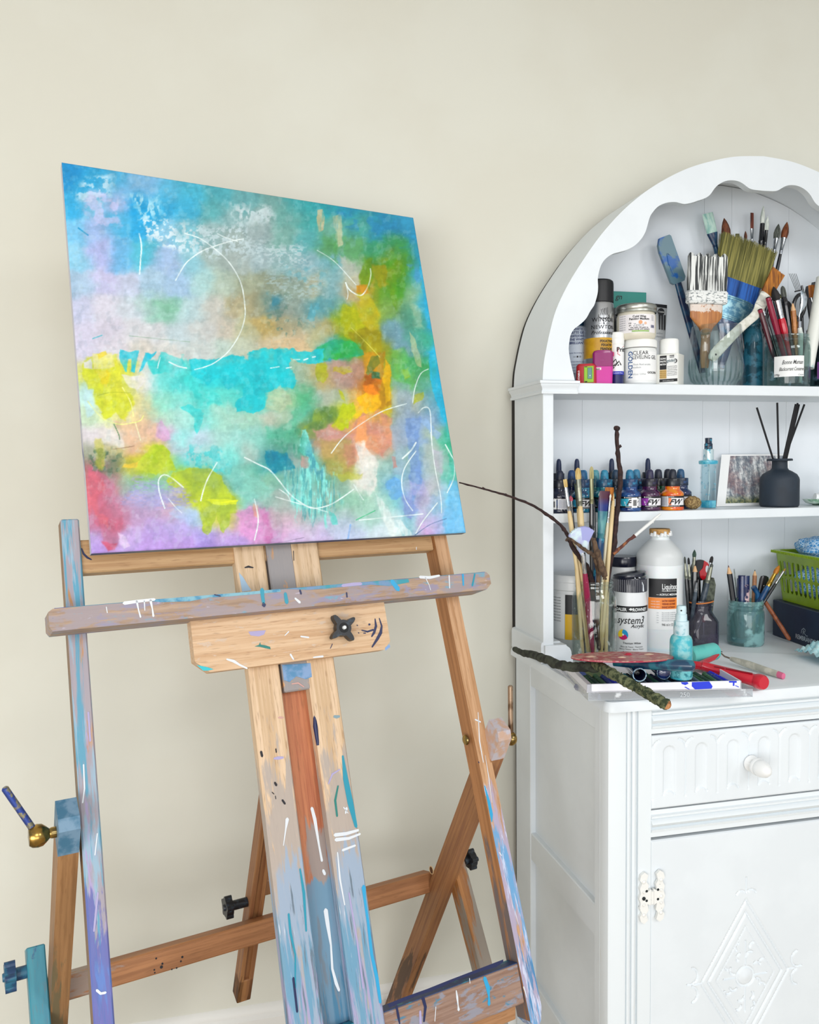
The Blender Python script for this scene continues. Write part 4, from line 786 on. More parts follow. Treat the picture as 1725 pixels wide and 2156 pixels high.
# soft green smudge, pale cloud
lay('320,630 345,635 365,645 380,655 350,660 335,650','7cbc9c',.6,9,7,seed=115); lay('572,628 588,630 588,642 572,645','3a8ca4',.55,3,4,seed=116); lay('525,672 560,668 585,682 570,700 545,700','b8a468',.7,7,7,seed=117); lay('570,715 600,712 640,716 660,735 640,740 610,732 570,734','d0b890',.75,4,6,seed=118)
# lines
for p_,w_ in (('388,491 419,501 446,519 476,545 497,574 510,605 516,646 515,672 504,705 481,740 453,763 430,773 410,778',1.5),('370,590 386,562 399,547 425,529 453,518 485,508 513,503',1.6),('293,492 298,517 296,549 294,577',1.9),('728,595 737,611 760,622 775,603 781,579 780,566',1.7),('668,527 705,551 750,600',1.),('728,595 733,618 731,630',1.),('347,1070 336,1037 334,1012 344,1000 360,1005 386,1026',1.7),('457,974 438,1007 428,1034 423,1054',1.7),('515,963 545,978 567,989 586,1010 610,1040 635,1059 659,1070 692,1064 720,1048 745,1030',1.7),('580,1046 635,1062 690,1078',1.1),('536,1051 544,1095 536,1137',1.7),('698,954 720,925 747,902 803,867 856,850',1.4),('881,869 893,858 905,863 908,900 910,938',1.5),('907,910 916,984 928,1045 930,1080',1.2),('876,950 853,984 846,1016 853,1050 869,1075',1.5),('757,1095 822,1089 891,1082',1.4),('921,1059 891,1097 876,1123',1.5),('938,936 950,958 957,972 956,1005 942,1037',1.6),('902,777 886,787 874,817 869,848',1.2),('356,762 375,771 393,775',1.7),('338,752 334,765 332,775',1.3),('458,492 475,500 500,508',1.3),('588,1030 605,1042 612,1055',1.2),('355,1050 370,1068 383,1080',.9),('848,965 866,948 876,932',2.2),('745,1020 757,1040 765,1052',1.5),('619,757 631,757',1.8),('640,758 648,755',1.8),('658,752 664,751',1.6),('570,775 588,772',1.5),('603,775 614,773',1.5)): line(p_,w_)
line('258,816 275,847 281,876',1.5,'ecec9c'); line('285,889 296,927',1.4,'ece8b8'); line('185,845 215,880 250,893 280,890 296,885 302,875',1.5,'e4e890'); line('205,833 235,826 275,827',1.2,'a8b428')
line('740,690 775,725 800,752',1.,'d8d04c'); line('165,480 185,495',2.,'1c98cc'); line('240,893 250,915 252,925',1.3,'3c7c4c'); line('236,946 260,943 283,939',.9,'8c6c50'); line('875,1126 905,1105 940,1092',1.,'4c6c9c'); line('565,1147 600,1140 640,1132',.9,'8c7c9c'); line('750,1095 790,1075',1.3,'40bc80'); line('738,1105 733,1135',2.5,'8cb4e8'); line('450,1060 500,1054',2.,'e0e828'); line('272,707 310,711 360,716 400,720',.8,'8cac94'); line('195,713 215,706',1.5,'5cbccc')
# fine mottling
CIM=CIM*(1+.11*(fbm(PX/900,PY/900,150,90,3)[...,None]-.5)+.12*(fbm(PX/900,PY/900*.6,46,95,4)[...,None]-.5)+.08*(fbm(PX/900*.35,PY/900,230,99,2)[...,None]-.5))
dk=np.clip((fbm(PX/900,PY/900*.8,75,120,4)-.57)*9,0,1)[...,None]*.10; CIM=CIM*(1-dk)+CIM*np.array([.45,.62,.66])*dk
wt_=np.clip((fbm(PX/900,PY/900*.8,90,140,4)-.58)*9,0,1)[...,None]*.15; CIM=CIM*(1-wt_)+np.array([.80,.88,.90])*wt_
CIM=np.clip(CIM,0,1)**1.07
_l=CIM.mean(-1,keepdims=True); CIM=np.clip(_l+(CIM-_l)*.97,0,1)
lin_=np.where(CIM<=.04045,CIM/12.92,((CIM+.055)/1.055)**2.4)
t=NT('painted canvas'); a=t.n('ShaderNodeVertexColor'); a.layer_name='paint'; t.l(a.outputs[0],t.b.inputs['Base Color']); t.b.inputs['Roughness'].default_value=.5
t.b.inputs['Specular IOR Level'].default_value=.25; t.bump(t.noise(220,(1,1,1),5,.7),.12,.0008)
me=bpy.data.meshes.new('canvas_face'); V=np.zeros((NG*NG,3),np.float32); V[:,0]=(ug-CW/2).ravel(); V[:,2]=vg.ravel()
dd=np.minimum(np.minimum(ug,CW-ug),np.minimum(vg,CH-vg)); V[:,1]=np.where(dd<.003,(1-dd/.003)**2*.002,0).ravel()
idx=np.arange(NG*NG).reshape(NG,NG); Q=np.stack([idx[:-1,:-1],idx[:-1,1:],idx[1:,1:],idx[1:,:-1]],-1).reshape(-1,4)
me.vertices.add(NG*NG); me.vertices.foreach_set('co',V.ravel()); me.loops.add(Q.size); me.loops.foreach_set('vertex_index',Q.ravel().astype(np.int32))
me.polygons.add(len(Q)); me.polygons.foreach_set('loop_start',np.arange(0,Q.size,4,dtype=np.int32)); me.update(calc_edges=True)
ca=me.color_attributes.new('paint','FLOAT_COLOR','POINT'); ca.data.foreach_set('color',np.concatenate([lin_.reshape(-1,3),np.ones((NG*NG,1))],1).astype(np.float32).ravel())
me.materials.append(t.m); me.polygons.foreach_set('use_smooth',[True]*len(me.polygons)); o=bpy.data.objects.new('canvas_face',me); COL.objects.link(o); o.parent=pn
TH_=.017
ES=mat('canvas side left','c4c3cc',.6,c2='5f6a86',sc=26,vs=(1,1,.5),lo=.6,hi=.72); EB=mat('canvas side bottom','24407e',.55,c2='74808a',sc=5,vs=(1,1,1),lo=.38,hi=.55); ET=mat('canvas side top','3a8fb0',.6,c2='6a9a9c',sc=12); ER=mat('canvas side right','3a9cc0',.6,c2='2a6a4a',sc=9)
g=G(); x0,x1=-CW/2,CW/2; y0,y1=.002,TH_
v=[(x0,y0,0),(x1,y0,0),(x1,y0,CH),(x0,y0,CH),(x0,y1,0),(x1,y1,0),(x1,y1,CH),(x0,y1,CH)]
g.add(v,[(0,1,5,4),(2,3,7,6),(0,4,7,3),(1,2,6,5)],[EB,ET,ES,ER]); g.build('canvas_edge',pn,smooth=0)
g=G(); SB=wood('stretcher pine','d8bd94','c4a478')
for c_,d_ in (((0,.0165,.02),(CW-.002,.006,.036)),((0,.0165,CH-.02),(CW-.002,.006,.036)),((-CW/2+.02,.0165,CH/2),(.036,.006,CH-.002)),((CW/2-.02,.0165,CH/2),(.036,.006,CH-.002))): g.box(c_,d_,SB)
g.box((0,.0120,CH/2),(CW-.004,.001,CH-.004),mat('raw canvas back','d6cfbe',.9)); g.build('stretcher_frame',pn)
# ================================================================== helpers for small things
def up(p,extra=0.): return Matrix.Translation(p)@Matrix.Rotation(face_cam(p,extra),4,'Z')
def on(x,Y,z):      # standing point on a shelf of height z: pixel column x (taken at that height), depth Y
    q=P(x,1000,Y=Y)
    for _ in range(3):
        px,py=proj((q.x,Y,z)); q.x+=(x-px)*mpp(q)
    return Vector((q.x,Y,z))
def hz(y,x,Y): return P(x,y,Y=Y).z
B0=mat('bristle hog','d9c48c',.8,c2='b99a5c',sc=300,vs=(1,1,.05)); B1=mat('bristle brown','7a4426',.7,c2='4a2414',sc=300,vs=(1,1,.06)); B2=mat('bristle amber','b8701e',.6,c2='8a4a12',sc=260,vs=(1,1,.05))
B3=mat('bristle grey','6b6f66',.8,c2='3a3f3c',sc=300,vs=(1,1,.06)); B4=mat('bristle white','e6ebe4',.7,c2='b9c4bc',sc=200,vs=(1,1,.1)); B5=mat('bristle dark','2a2626',.8,c2='15161a',sc=200,vs=(1,1,.1)); B6=mat('bristle pale teal','b4cfc4',.7,c2='7faea6',sc=90,vs=(1,1,.3)); B7=mat('bristle pink','c05a68',.7,c2='8a3a50',sc=200)
SV=mat('silver ferrule','c9ccd0',.22,1.,c2='9a9ea4',sc=60); SVd=mat('dull ferrule','a4a594',.35,.8,c2='7c8074',sc=60); GD=mat('gold ferrule','c9a04a',.25,1.); DKF=mat('dark green ferrule','3f4a3e',.4,.5)
HN=mat('natural handle','e0cb9c',.4,c2='c9ad78',sc=60,vs=(1,1,.1)); HB=mat('black handle','15161c',.25,coat=.5); HNV=mat('navy handle','152347',.3,c2='1f4a6a',sc=60); HR=mat('red handle','c0182e',.25,coat=.6); HC=mat('crimson handle','8a1034',.3,c2='5a0c24',sc=60,lo=.55,hi=.75); HW=mat('white handle','dfe3de',.4,c2='c4ccc8',sc=50); HG_=mat('grey handle','4a5560',.4,c2='27343f',sc=60); HBL=mat('blue handle','1f5a8a',.35,c2='123a66',sc=50)
def brush(label,tip,tail,hb,wf,wh,bl,fl,bm_,fm,hm,kind='round',thin=.45,group=None,name='paintbrush',side=(1,0,0),hprof=None,cat='paintbrush'):
    """tail->tip brush; bl/fl bristle and ferrule lengths; hb bristle half width, wf ferrule half width, wh handle half width"""
    A,B=Vector(tail),Vector(tip); L=(B-A).length; M=axisM(A,B,side); t=thing(name,label,cat,M=M,group=group)
    z1=L-bl; z0=z1-fl; g=G()
    hp=hprof or [(0,.45),(.02,.6),(.35,.72),(.75,1.),(.93,.95),(1,.8)]
    g.tube([(0,0,z0*a) for a,_ in hp],[wh*b for _,b in hp],hm,10); g.build('handle',t)
    g=G(); flat=kind in('flat','filbert'); fk=thin if flat else 1.
    e0=wh*.82; g.tube([(0,0,z0-.001),(0,0,z0+.15*fl),(0,0,z0+.17*fl),(0,0,z0+.2*fl),(0,0,z0+.22*fl),(0,0,z1)],0,fm,14,flat=[(e0,e0),(e0*1.03,e0*1.03),(e0*1.12,e0*1.12),(e0*1.12,e0*1.12),(e0*1.03,e0*1.03),(wf,wf*fk)],up=(1,0,0)); g.build('ferrule',t)
    g=G(); n=8
    if kind=='round': pr=[(0,.95),(.15,1.08),(.35,1.15),(.6,.9),(.8,.55),(.95,.18),(1,.03)]; pts=[(0,0,z1+bl*a) for a,_ in pr]; hw=[(hb*b,hb*b) for _,b in pr]
    elif kind=='filbert': pr=[(0,.95,1),(.3,1.05,.9),(.7,.95,.6),(.9,.65,.35),(1,.2,.1)]; pts=[(0,0,z1+bl*a) for a,_,_ in pr]; hw=[(hb*b,hb*thin*c) for _,b,c in pr]
    else: pr=[(0,.92,1),(.3,1.0,.95),(.7,1.02,.6),(1,.97,.22)]; pts=[(0,0,z1+bl*a) for a,_,_ in pr]; hw=[(hb*b,hb*thin*c) for _,b,c in pr]
    g.tube(pts,0,bm_,14,flat=hw,up=(1,0,0)); g.build('bristles',t); return t
def stick(name,label,cat,pts,rad,m,group=None,seg=8,parts=None,flat=None):
    p0=Vector(pts[0]); g=G(); g.tube([Vector(p)-p0 for p in pts],rad,m,seg,flat=flat); o=g.build(name,None,Matrix.Translation(p0)); tag(o,label,cat,group); return o
def knots(pts,n,jit,seed):
    """densify a polyline and roughen it"""
    rnd=random.Random(seed); out=[]; m=len(pts)
    for i in range(m-1):
        p0,p1,p2,p3=[Vector(pts[max(min(j,m-1),0)]) for j in (i-1,i,i+1,i+2)]
        for k in range(n):
            t=k/n; q=.5*((2*p1)+(-p0+p2)*t+(2*p0-5*p1+4*p2-p3)*t*t+(-p0+3*p1-3*p2+p3)*t**3); out.append(q+Vector([rnd.uniform(-jit,jit) for _ in range(3)]))
    return out+[Vector(pts[-1])]
def jar(name,label,p,prof,gm,cat='jar',wall=.0022,seg=40,group=None,base=.005,rz=0,part='glass_body'):
    """hollow vessel: outer profile (r,z) bottom to rim"""
    t=thing(name,label,cat,M=up(p,rz),group=group); g=G(); z0=prof[0][1]
    o=[(0,z0)]+[(r,z) for r,z in prof]; i=[(max(r-wall,.001),z) for r,z in prof[::-1] if z>z0+base]; g.lathe(o+i+[(i[-1][0],z0+base),(0,z0+base)],gm,seg); g.build(part,t); return t
BLK=mat('black print','15161a',.5); WHT=mat('white plastic','eef0ee',.35); LBW=mat('white label','eceeee',.5); GRY=mat('grey print','7d858c',.5); NVY=mat('navy print','1b2f6e',.5)
S1,S2,WT=1.4945,1.2185,.9005
# ================================================================== top shelf, left group
gp='art material containers on the top shelf'
# tall bottle behind the scallop
p=on(1213,1.765,S1); t=thing('fixative_bottle','pale bottle with small navy print and dark cap half hidden behind the scalloped arch','bottle',M=up(p)); H=hz(690,1213,1.765)-S1
g=G(); g.lathe([(0,0),(.031,0),(.0325,.003),(.0325,H-.004),(.028,H),(0,H)],mat('pale blue label','ccd8e6',.5),36)
for i,(s_,z_) in enumerate((('WHITE',.115),('MATTE GEL',.108),('OR ANTIQUE WHITE',.101),('THE WHITE',.094),('BRILLIANT',.087))): g.text(s_,.0075,NVY,.003,z_*H/.125+.0,r=.0325,bold=.02,maxw=.034)
g.text('Mantis Decorating Wax',.004,NVY,.003,.073,r=.0325); g.text('51 ■ ◎',.005,BLK,.003,.064,r=.0325)
for k in range(5): g.text('see back label for uses',.0036,NVY,.003,.054-k*.0065,r=.0325)
g.build('body',t); g=G(); g.lathe([(.0285,H),(.0295,H+.002),(.0295,H+.030),(.026,H+.034),(0,H+.034)],HNV,32); g.build('cap',t)
# aerosol
p=on(1261,1.712,S1); r=.0325; H=hz(640,1261,1.712)-S1; H2=hz(592,1261,1.712)-S1; SVA=mat('brushed aluminium','b9bcc0',.28,.9); OCH=mat('ochre band','c79a1e',.35,c2='b98a18',sc=40)
t=thing('aerosol_can','silver spray can with ochre band and tall black cap','spray can',M=up(p)); zb0=hz(757,1261,1.712)-S1; zb1=hz(715,1261,1.712)-S1
g=G(); g.lathe([(0,0),(.0305,0),(r,.003),(r,zb0,SVA),(r+.0002,zb0,OCH),(r+.0002,zb1,OCH),(r,zb1,SVA),(r,H-.004,SVA),(.030,H,SVA),(0,H,SVA)],SVA,40)
zz_=lambda y:hz(y,1261,1.712)-S1
g.text('WINSOR',.0125,BLK,.011,zz_(682),r=r,bold=.006,space=1.1); g.text('— & —',.007,BLK,.011,zz_(687.5),r=r); g.text('NEWTON',.0118,BLK,.011,zz_(697),r=r,bold=.006,space=1.1)
g.text('Professional',.011,BLK,.011,zz_(708),r=r,shear=.35,bold=.008)
for i,s_ in enumerate(('FIXATIVE','FIXATIF','FIJADOR')): g.text(s_,.0075,BLK,.018,zz_(725+i*8),r=r,bold=.03,align='C')
for k in range(5):     # griffin-like crest drawn as curved strokes
    x_=.004+k*.0035; g.ribbon([((r+.0008)*math.sin((x_+dx)/r),-(r+.0008)*math.cos((x_+dx)/r),zz_(668)+dz) for dx,dz in ((0,0),(.0015,.006),(.0008,.0115+.001*k))],.0005,BLK,nrm=(0,-1,0))
g.ribbon([((r+.0008)*math.sin(x_/r),-(r+.0008)*math.cos(x_/r),zz_(672)+z_) for x_,z_ in ((0,.004),(-.001,0),(.004,-.003),(.012,-.0035),(.020,-.003),(.024,0),(.022,.004))],.0007,BLK,nrm=(0,-1,0))
g.build('body',t); g=G(); g.lathe([(.0305,H),(.0315,H+.001),(.0315,H2-.008),(.0305,H2-.003),(.027,H2),(0,H2)],mat('matt black cap','0d0f14',.45),40); g.build('cap',t)
# teal box
c0,c1=P(1288,616,Y=1.79),P(1355,617,Y=1.79); zt=c1.z; w_=.5*(c1.x-c0.x)+.004; TEAL=mat('teal carton','1f8076',.5)
t=thing('teal_box','flat teal and black carton standing against the back board','box',M=Matrix.Translation(((c0.x+c1.x)/2,1.793,S1)))
g=G(); h=zt-S1; g.box((0,0,h/2),(2*w_,.018,h),mat('black carton','1c2024',.5),bev=.0008); g.box((0,-.0002,h-.019),(2*w_+.0006,.0188,.038),TEAL,bev=.0006)
g.text('gn',.018,BLK,-.026,h-.018,y=-.0098,shear=.2); g.text('Modif',.015,LBW,-.012,h-.052,y=-.0092,bold=.02); g.build('carton',t)
# two stacked jars
p=on(1346,1.700,S1); r=.0373; z=lambda y:hz(y,1346,1.700)-S1; H=z(735); GC=glass('clear acrylic jar','e8eeee'); CRM=mat('clear gel','dcdfe0',.3)
t=thing('gel_jar','white-lidded jar lettered clear leveling gel, under the wax jar','jar',M=up(p,.12))
g=G(); g.lathe([(0,0),(.034,0),(r,.004),(r,H-.006),(.035,H-.001),(0,H-.001)],mat('milky jar','e4e7e6',.3),44); g.band(r,-.036,.042,.009,H-.010,LBW)
g.text('CLEAR',.0115,BLK,-.018,z(751),r=r,align='L',bold=.004); g.text('LEVELING GEL',.0115,BLK,-.018,z(760),r=r,align='L',bold=.004,maxw=.056); g.text('GOLDEN',.0145,mat('blue lettering','1f4f8c',.5),-.0285,(z(745)+z(797))/2,r=r,rot=-PI/2,bold=.02)
g.text('Thick fluid acrylic',.0055,GRY,-.018,z(773),r=r,align='L'); g.text('medium',.0055,GRY,-.018,z(779),r=r,align='L'); g.text('8 fl.oz / 237ml',.0048,GRY,-.018,z(793),r=r,align='L'); g.text('GOLDEN',.0062,BLK,.026,z(790),r=r,bold=.03)
g.build('body',t); g=G(); zl0=z(734); zl1=z(718.5); g.lathe([(.034,zl0-.001),(r+.0006,zl0),(r+.0006,zl1-.002),(r-.0006,zl1),(0,zl1)],WHT,44); g.build('lid',t)
p2=on(1339,1.700,S1); p2.z=p.z+zl1; r=.0425; z=lambda y:hz(y,1339,1.700)-p2.z
t=thing('wax_jar','jar of cold wax medium with silver screw lid stacked on the gel jar','jar',M=up(p2,.08))
g=G(); H=z(660); g.lathe([(0,0),(.036,0),(.0395,.003),(r,.010),(r,H-.010),(.040,H-.004),(.040,H),(0,H)],mat('cream wax','ddd8c6',.35),44); g.band(r,-.045,.046,z(706),z(668),mat('floral white label','ebe8ea',.5))
g.band(r,-.012,.026,z(704.5),z(701.5),mat('green label bar','8cb45c',.5),off=.0007)
g.text('Cold Wax',.0068,BLK,.004,z(675),r=r,bold=.03); g.text('Painting Medium',.0066,BLK,.004,z(680),r=r,bold=.03); g.text('150',.0042,BLK,-.016,z(688),r=r,bold=.02); g.text('gm',.0042,BLK,-.016,z(692),r=r,bold=.02); g.text('Zest-it',.0085,GRY,.002,z(693),r=r,shear=.3)
g.text('Use with Oil paint to',.0046,BLK,.004,z(697),r=r,bold=.02); g.text('impart body and texture',.0046,BLK,.004,z(700.5),r=r,bold=.02)
R_=lambda x_,z_:Matrix.Translation(((r+.0008)*math.sin(x_/r),-(r+.0008)*math.cos(x_/r),z_))@Matrix.Rotation(x_/r,4,'Z')@Matrix.Rotation(PI/2,4,'X')
g.lathe([(0,0),(.0042,0),(0,.0003)],mat('orange fruit mark','e0a070',.5),16,R_(.006,z(685))); g.lathe([(0,0),(.003,0),(0,.0003)],mat('pale orange mark','e4b89c',.5),12,R_(.017,z(687)))
for k in range(7): g.text('wax medium notes',.0036,GRY,-.034,z(672+k*4.6),r=r,maxw=.016); g.text('notes',.0036,GRY,.036,z(672+k*3),r=r) if k<4 else None
for k in range(9): g.rect(0,0,0,0,BLK) if False else g.band(r,.031+k*.0012,.0316+k*.0012,z(696),z(690),NVY,off=.0008,seg=1)
g.build('body',t); g=G(); Hl=z(643.5); g.lathe([(.0425,H-.002),(.0445,H-.001),(.0445,H+.003),(.0435,H+.004),(.0445,H+.006),(.0445,Hl-.006),(.0435,Hl-.003),(.0415,Hl-.001),(.040,Hl-.0005),(0,Hl-.0005)],mat('brushed lid','b4b6ae',.3,.9,c2='8f928c',sc=20),44); g.build('lid',t)
# paint tube
pa=P(1379,802,Y=1.775); pa.z=max(pa.z,S1+.004); pb=P(1381,640,Y=1.79); M=axisM(pa,pb,(1,0,.02)); L=(pb-pa).length
t=thing('paint_tube','crimped grey and black tube standing upright behind the stacked jars','tube',M=M)
TB=mat('tube silver grey','b4b8ba',.4,.3); g=G(); n=10; g.tube([(0,0,0),(0,0,.004),(0,0,.03),(0,0,L*.5),(0,0,L-.008),(0,0,L-.006),(0,0,L)],0,[TB,TB,TB,TB,BLK,BLK],20,flat=[(.017,.015),(.0205,.0175),(.021,.0178),(.024,.012),(.0295,.0018),(.0295,.0012),(.0295,.0012)],up=(1,0,0))
for k in range(3): g.add([(.004+k*.0065,-.0085+.0*k,L-.062),(.008+k*.0065,-.0085,L-.062),(.0095+k*.0066,-.0062,L-.026),(.005+k*.0066,-.0062,L-.026)],[(0,1,2,3)],BLK)
g.lathe([(0,0),(.0085,0),(0,.0003)],BLK,20,Matrix.Translation((.011,-.0062,L-.019))@Matrix.Rotation(PI/2,4,'X')); g.text('Coates',.0052,LBW,.011,L-.021,y=-.0062,shear=.2); g.text('willow',.006,GRY,.006,L-.073,y=-.010,shear=.3); g.text('charcoal',.006,GRY,.006,L-.081,y=-.0107,shear=.3)
g.build('body',t)
# lidded magenta pot
p=on(1269,1.684,S1); z=lambda y:hz(y,1269,1.684)-S1; MG1=mat('dark magenta','8c1466',.25,coat=.5); MG2=mat('bright magenta','c81e96',.3,coat=.4)
def sbox(g,w,d,z0,z1,m,rad=.006,w1=None):
    w1=w1 or w
    def ring(W_,z_):
        o=[]
        for cx_,cy_,a0 in ((W_/2-rad,d/2-rad,0),(-W_/2+rad,d/2-rad,PI/2),(-W_/2+rad,-d/2+rad,PI),(W_/2-rad,-d/2+rad,1.5*PI)):
            for i in range(5): a=a0+i*PI/8; o.append((cx_+rad*math.cos(a),cy_+rad*math.sin(a),z_))
        return o
    a,b=ring(w,z0),ring(w1,z1); n=len(a); g.add(a+b,[(i,(i+1)%n,(i+1)%n+n,i+n) for i in range(n)]+[tuple(range(n))[::-1],tuple(range(n,2*n))],m)
t=thing('sharpener_pot','magenta pencil sharpener pot with darker domed lid','sharpener',M=up(p,.1))
g=G(); sbox(g,.0405,.024,0,z(772.5),MG2,.006,.043); g.rect(-.020,-.004,z(780),z(775),mat('cream tag','e6dcd8',.5),y=-.0122); g.text('HELIX',.004,BLK,-.012,z(779.5),y=-.0126,bold=.04); g.build('pot',t)
g=G(); sbox(g,.0435,.0245,z(772),z(744),MG1,.006,.0435); sbox(g,.0435,.0245,z(744),z(740),MG1,.006,.038); sbox(g,.038,.0235,z(740),z(738.5),MG1,.006,.030)
g.tube([(.019,-.004,z(742)),(.0225,-.006,z(744)),(.0225,-.006,z(750)),(.019,-.004,z(753))],.0014,mat('pink cord','d0306a',.4),8); g.text('helix',.004,mat('pink print','b04a90',.4),-.002,z(761),y=-.0125); g.build('lid',t)
# red sharpener
p=on(1235,1.688,S1); z=lambda y:hz(y,1235,1.688)-S1; RD=mat('red plastic','b01822',.3,coat=.4)
t=thing('red_sharpener','red and lime green barrel sharpener at the foot of the arch','sharpener',M=up(p,-.15)); H=z(767)
g=G(); sbox(g,.044,.024,0,H-.004,RD,.007,.042); sbox(g,.042,.024,H-.004,H,RD,.007,.034); g.text('STABILO',.0052,LBW,-.0125,H*.45,y=-.0121,rot=PI/2,bold=.03); g.build('body',t)
g=G(); g.box((.007,-.0125,H*.47),(.0205,.002,H*.80),mat('lime plastic','8fc01e',.35),bev=.0008); g.box((.0095,-.0140,H*.52),(.0095,.002,H*.55),mat('steel blade','5a7a74',.3,.9),bev=.0005); g.rect(-.0015,.004,.0035,.006,BLK,y=-.0136); g.rect(-.0015,.004,H*.82,H*.85,BLK,y=-.0136); g.lathe([(0,0),(.0012,0),(0,.0004)],WHT,8,Matrix.Translation((.010,-.0151,H*.40))@Matrix.Rotation(PI/2,4,'X')); g.build('blade_plate',t)
# glue stick
p=on(1299,1.690,S1); p.y=1.690; z=lambda y:hz(y,1299,1.690)-S1; r=.0152
t=thing('glue_stick','slim white glue stick with dark blue base between pink pot and gel jar','glue stick',M=up(p,.05))
g=G(); DB=mat('glue stick blue','141c5a',.3); RB=mat('royal blue','1f2fb0',.35); g.lathe([(0,0),(r-.001,0),(r-.001,z(790),DB),(r,z(790),RB),(r,z(783),RB),(r,z(783),LBW),(r,z(725),LBW),(0,z(725),LBW)],DB,28)
g.text('Pritt',.0135,BLK,.011,z(742),r=r,bold=.02); RDp=mat('red outline','c01830',.5); pr_=lambda x_,z_:((r+.0006)*math.sin(x_/r),-(r+.0006)*math.cos(x_/r),z_)
g.ribbon([pr_(.016,z(731)),pr_(.002,z(735)),pr_(.001,z(747)),pr_(.006,z(750))],.0006,RDp,nrm=(0,-1,0))
for q in (((-.010,765),(-.003,758),(.000,766),(-.008,772)),((-.004,772),(.004,762),(.008,770)),((-.008,776),(.003,770))): g.ribbon([pr_(a,z(b)) for a,b in q],.0013,BLK,nrm=(0,-1,0))
g.text('Solvent free',.0042,LBW,.002,z(788),r=r); g.build('body',t)
g=G(); g.lathe([(r+.0004,z(726)),(r+.0006,z(725.5)),(r+.0006,z(714)),(r-.0002,z(713)),(r-.0006,z(702)),(r-.002,z(700.5)),(0,z(700.5))],WHT,28); g.build('cap',t)
# square bottle with white cap
p=on(1409,1.690,S1); z=lambda y:hz(y,1409,1.690)-S1; t=thing('paste_bottle','square white-capped bottle with a black and tan label right of the gel jar','bottle',M=up(p,-.30))
g=G(); H=z(748); sbox(g,.053,.048,0,H,mat('pearl plastic','e3e4de',.3),.005,.054); g.rect(-.014,.0262,.001,H-.004,LBW,y=-.024); yb=-.0245
g.rect(-.013,.002,z(780),z(751),BLK,y=yb); g.rect(-.013,.002,z(799),z(780.5),mat('tan label block','c9a868',.5),y=yb); g.rect(-.0135,.026,z(806),z(800),BLK,y=yb)
for i,s_ in enumerate(('GILDING','PASTE','MIXTION')): g.text(s_,.0052,LBW,-.0055,z(759+i*6),y=yb-.0004,bold=.03,maxw=.0125)
for i in range(4): g.text('MIXTION',.0036,mat('brown print','8a6a30',.5),-.0055,z(785+i*4),y=yb-.0004)
g.rect(.009,.0185,z(756),z(751),BLK,y=yb); g.text('pébéo',.0046,LBW,.0137,z(755),y=yb-.0004,bold=.02); g.text('gédéo',.0092,mat('slate print','3c5a66',.5),.012,z(765),y=yb,shear=.1,bold=.01,maxw=.019)
g.tube([(.0205+.0038*math.cos(a),yb-.0006,z(763.5)+.0042*math.sin(a)) for a in [-2.2+i*.44 for i in range(11)]],[.0002+.0009*math.sin(PI*i/10) for i in range(11)],BLK,6)
for i in range(6): g.text('Paste for water-based work' if i%2 else 'preparation for gilding',.0034,GRY if i<0 else BLK,.004,z(775+i*3.6),y=yb,align='L',maxw=.021)
g.text('www.pebeo.com',.0036,LBW,.006,z(804.5),y=yb-.0004); g.build('body',t)
g=G(); hz0=z(746.5); hz1=z(715); g.lathe([(.017,H-.001),(.017,hz0),(.0205,hz0)]+[(.0208,hz0+.002),(.0206,hz1-.003),(.0185,hz1),(0,hz1)],WHT,36); g.build('cap',t)
for k in range(0): pass
# ================================================================== top shelf: glass jug with brushes
GJ=glass('jug glass','f3f7f7'); p=on(1507,1.722,S1); z=lambda y:hz(y,1507,1.722)-S1
t=thing('glass_jug','clear ribbed glass jug with a handle, holding big brushes','jug',M=up(p)); Hj=z(688); r=.058
g=G(); o=[(0,0),(.034,0),(.044,.005),(.053,.018),(.0575,.036),(.0585,.055),(.0575,Hj*.7),(.056,Hj-.002),(.0555,Hj)]
g.lathe(o+[(.0535,Hj),(.0538,Hj*.7),(.0545,.055),(.0525,.036),(.047,.020),(.036,.012),(0,.012)],GJ,56)
for k in range(26):
    a=2*PI*k/26; c,s=math.cos(a),math.sin(a); g.tube([(.040*c,.040*s,.004),(.0535*c,.0535*s,.018),(.0583*c,.0583*s,.036),(.0590*c,.0590*s,.052),(.0585*c,.0585*s,.066)],[.001,.0022,.0024,.0018,.0004],glass('rib glass','e6eeee'),6)
g.build('glass_body',t)
g=G(); hx_=-.022; pts=[(hx_,-.053,z(708)),(hx_,-.066,z(703)),(hx_,-.080,z(706)),(hx_,-.086,z(718)),(hx_,-.084,z(745)),(hx_,-.074,z(775)),(hx_,-.062,z(790)),(hx_,-.050,z(794))]
g.tube(knots(pts,4,0,1),0,glass('thick handle glass','e6eeee'),14,flat=(.0105,.005),up=(1,0,0)); g.build('jug_handle',t)
gJ=Vector(p)
def inj(x,y,Y=1.722): return P(x,y,Y=Y)
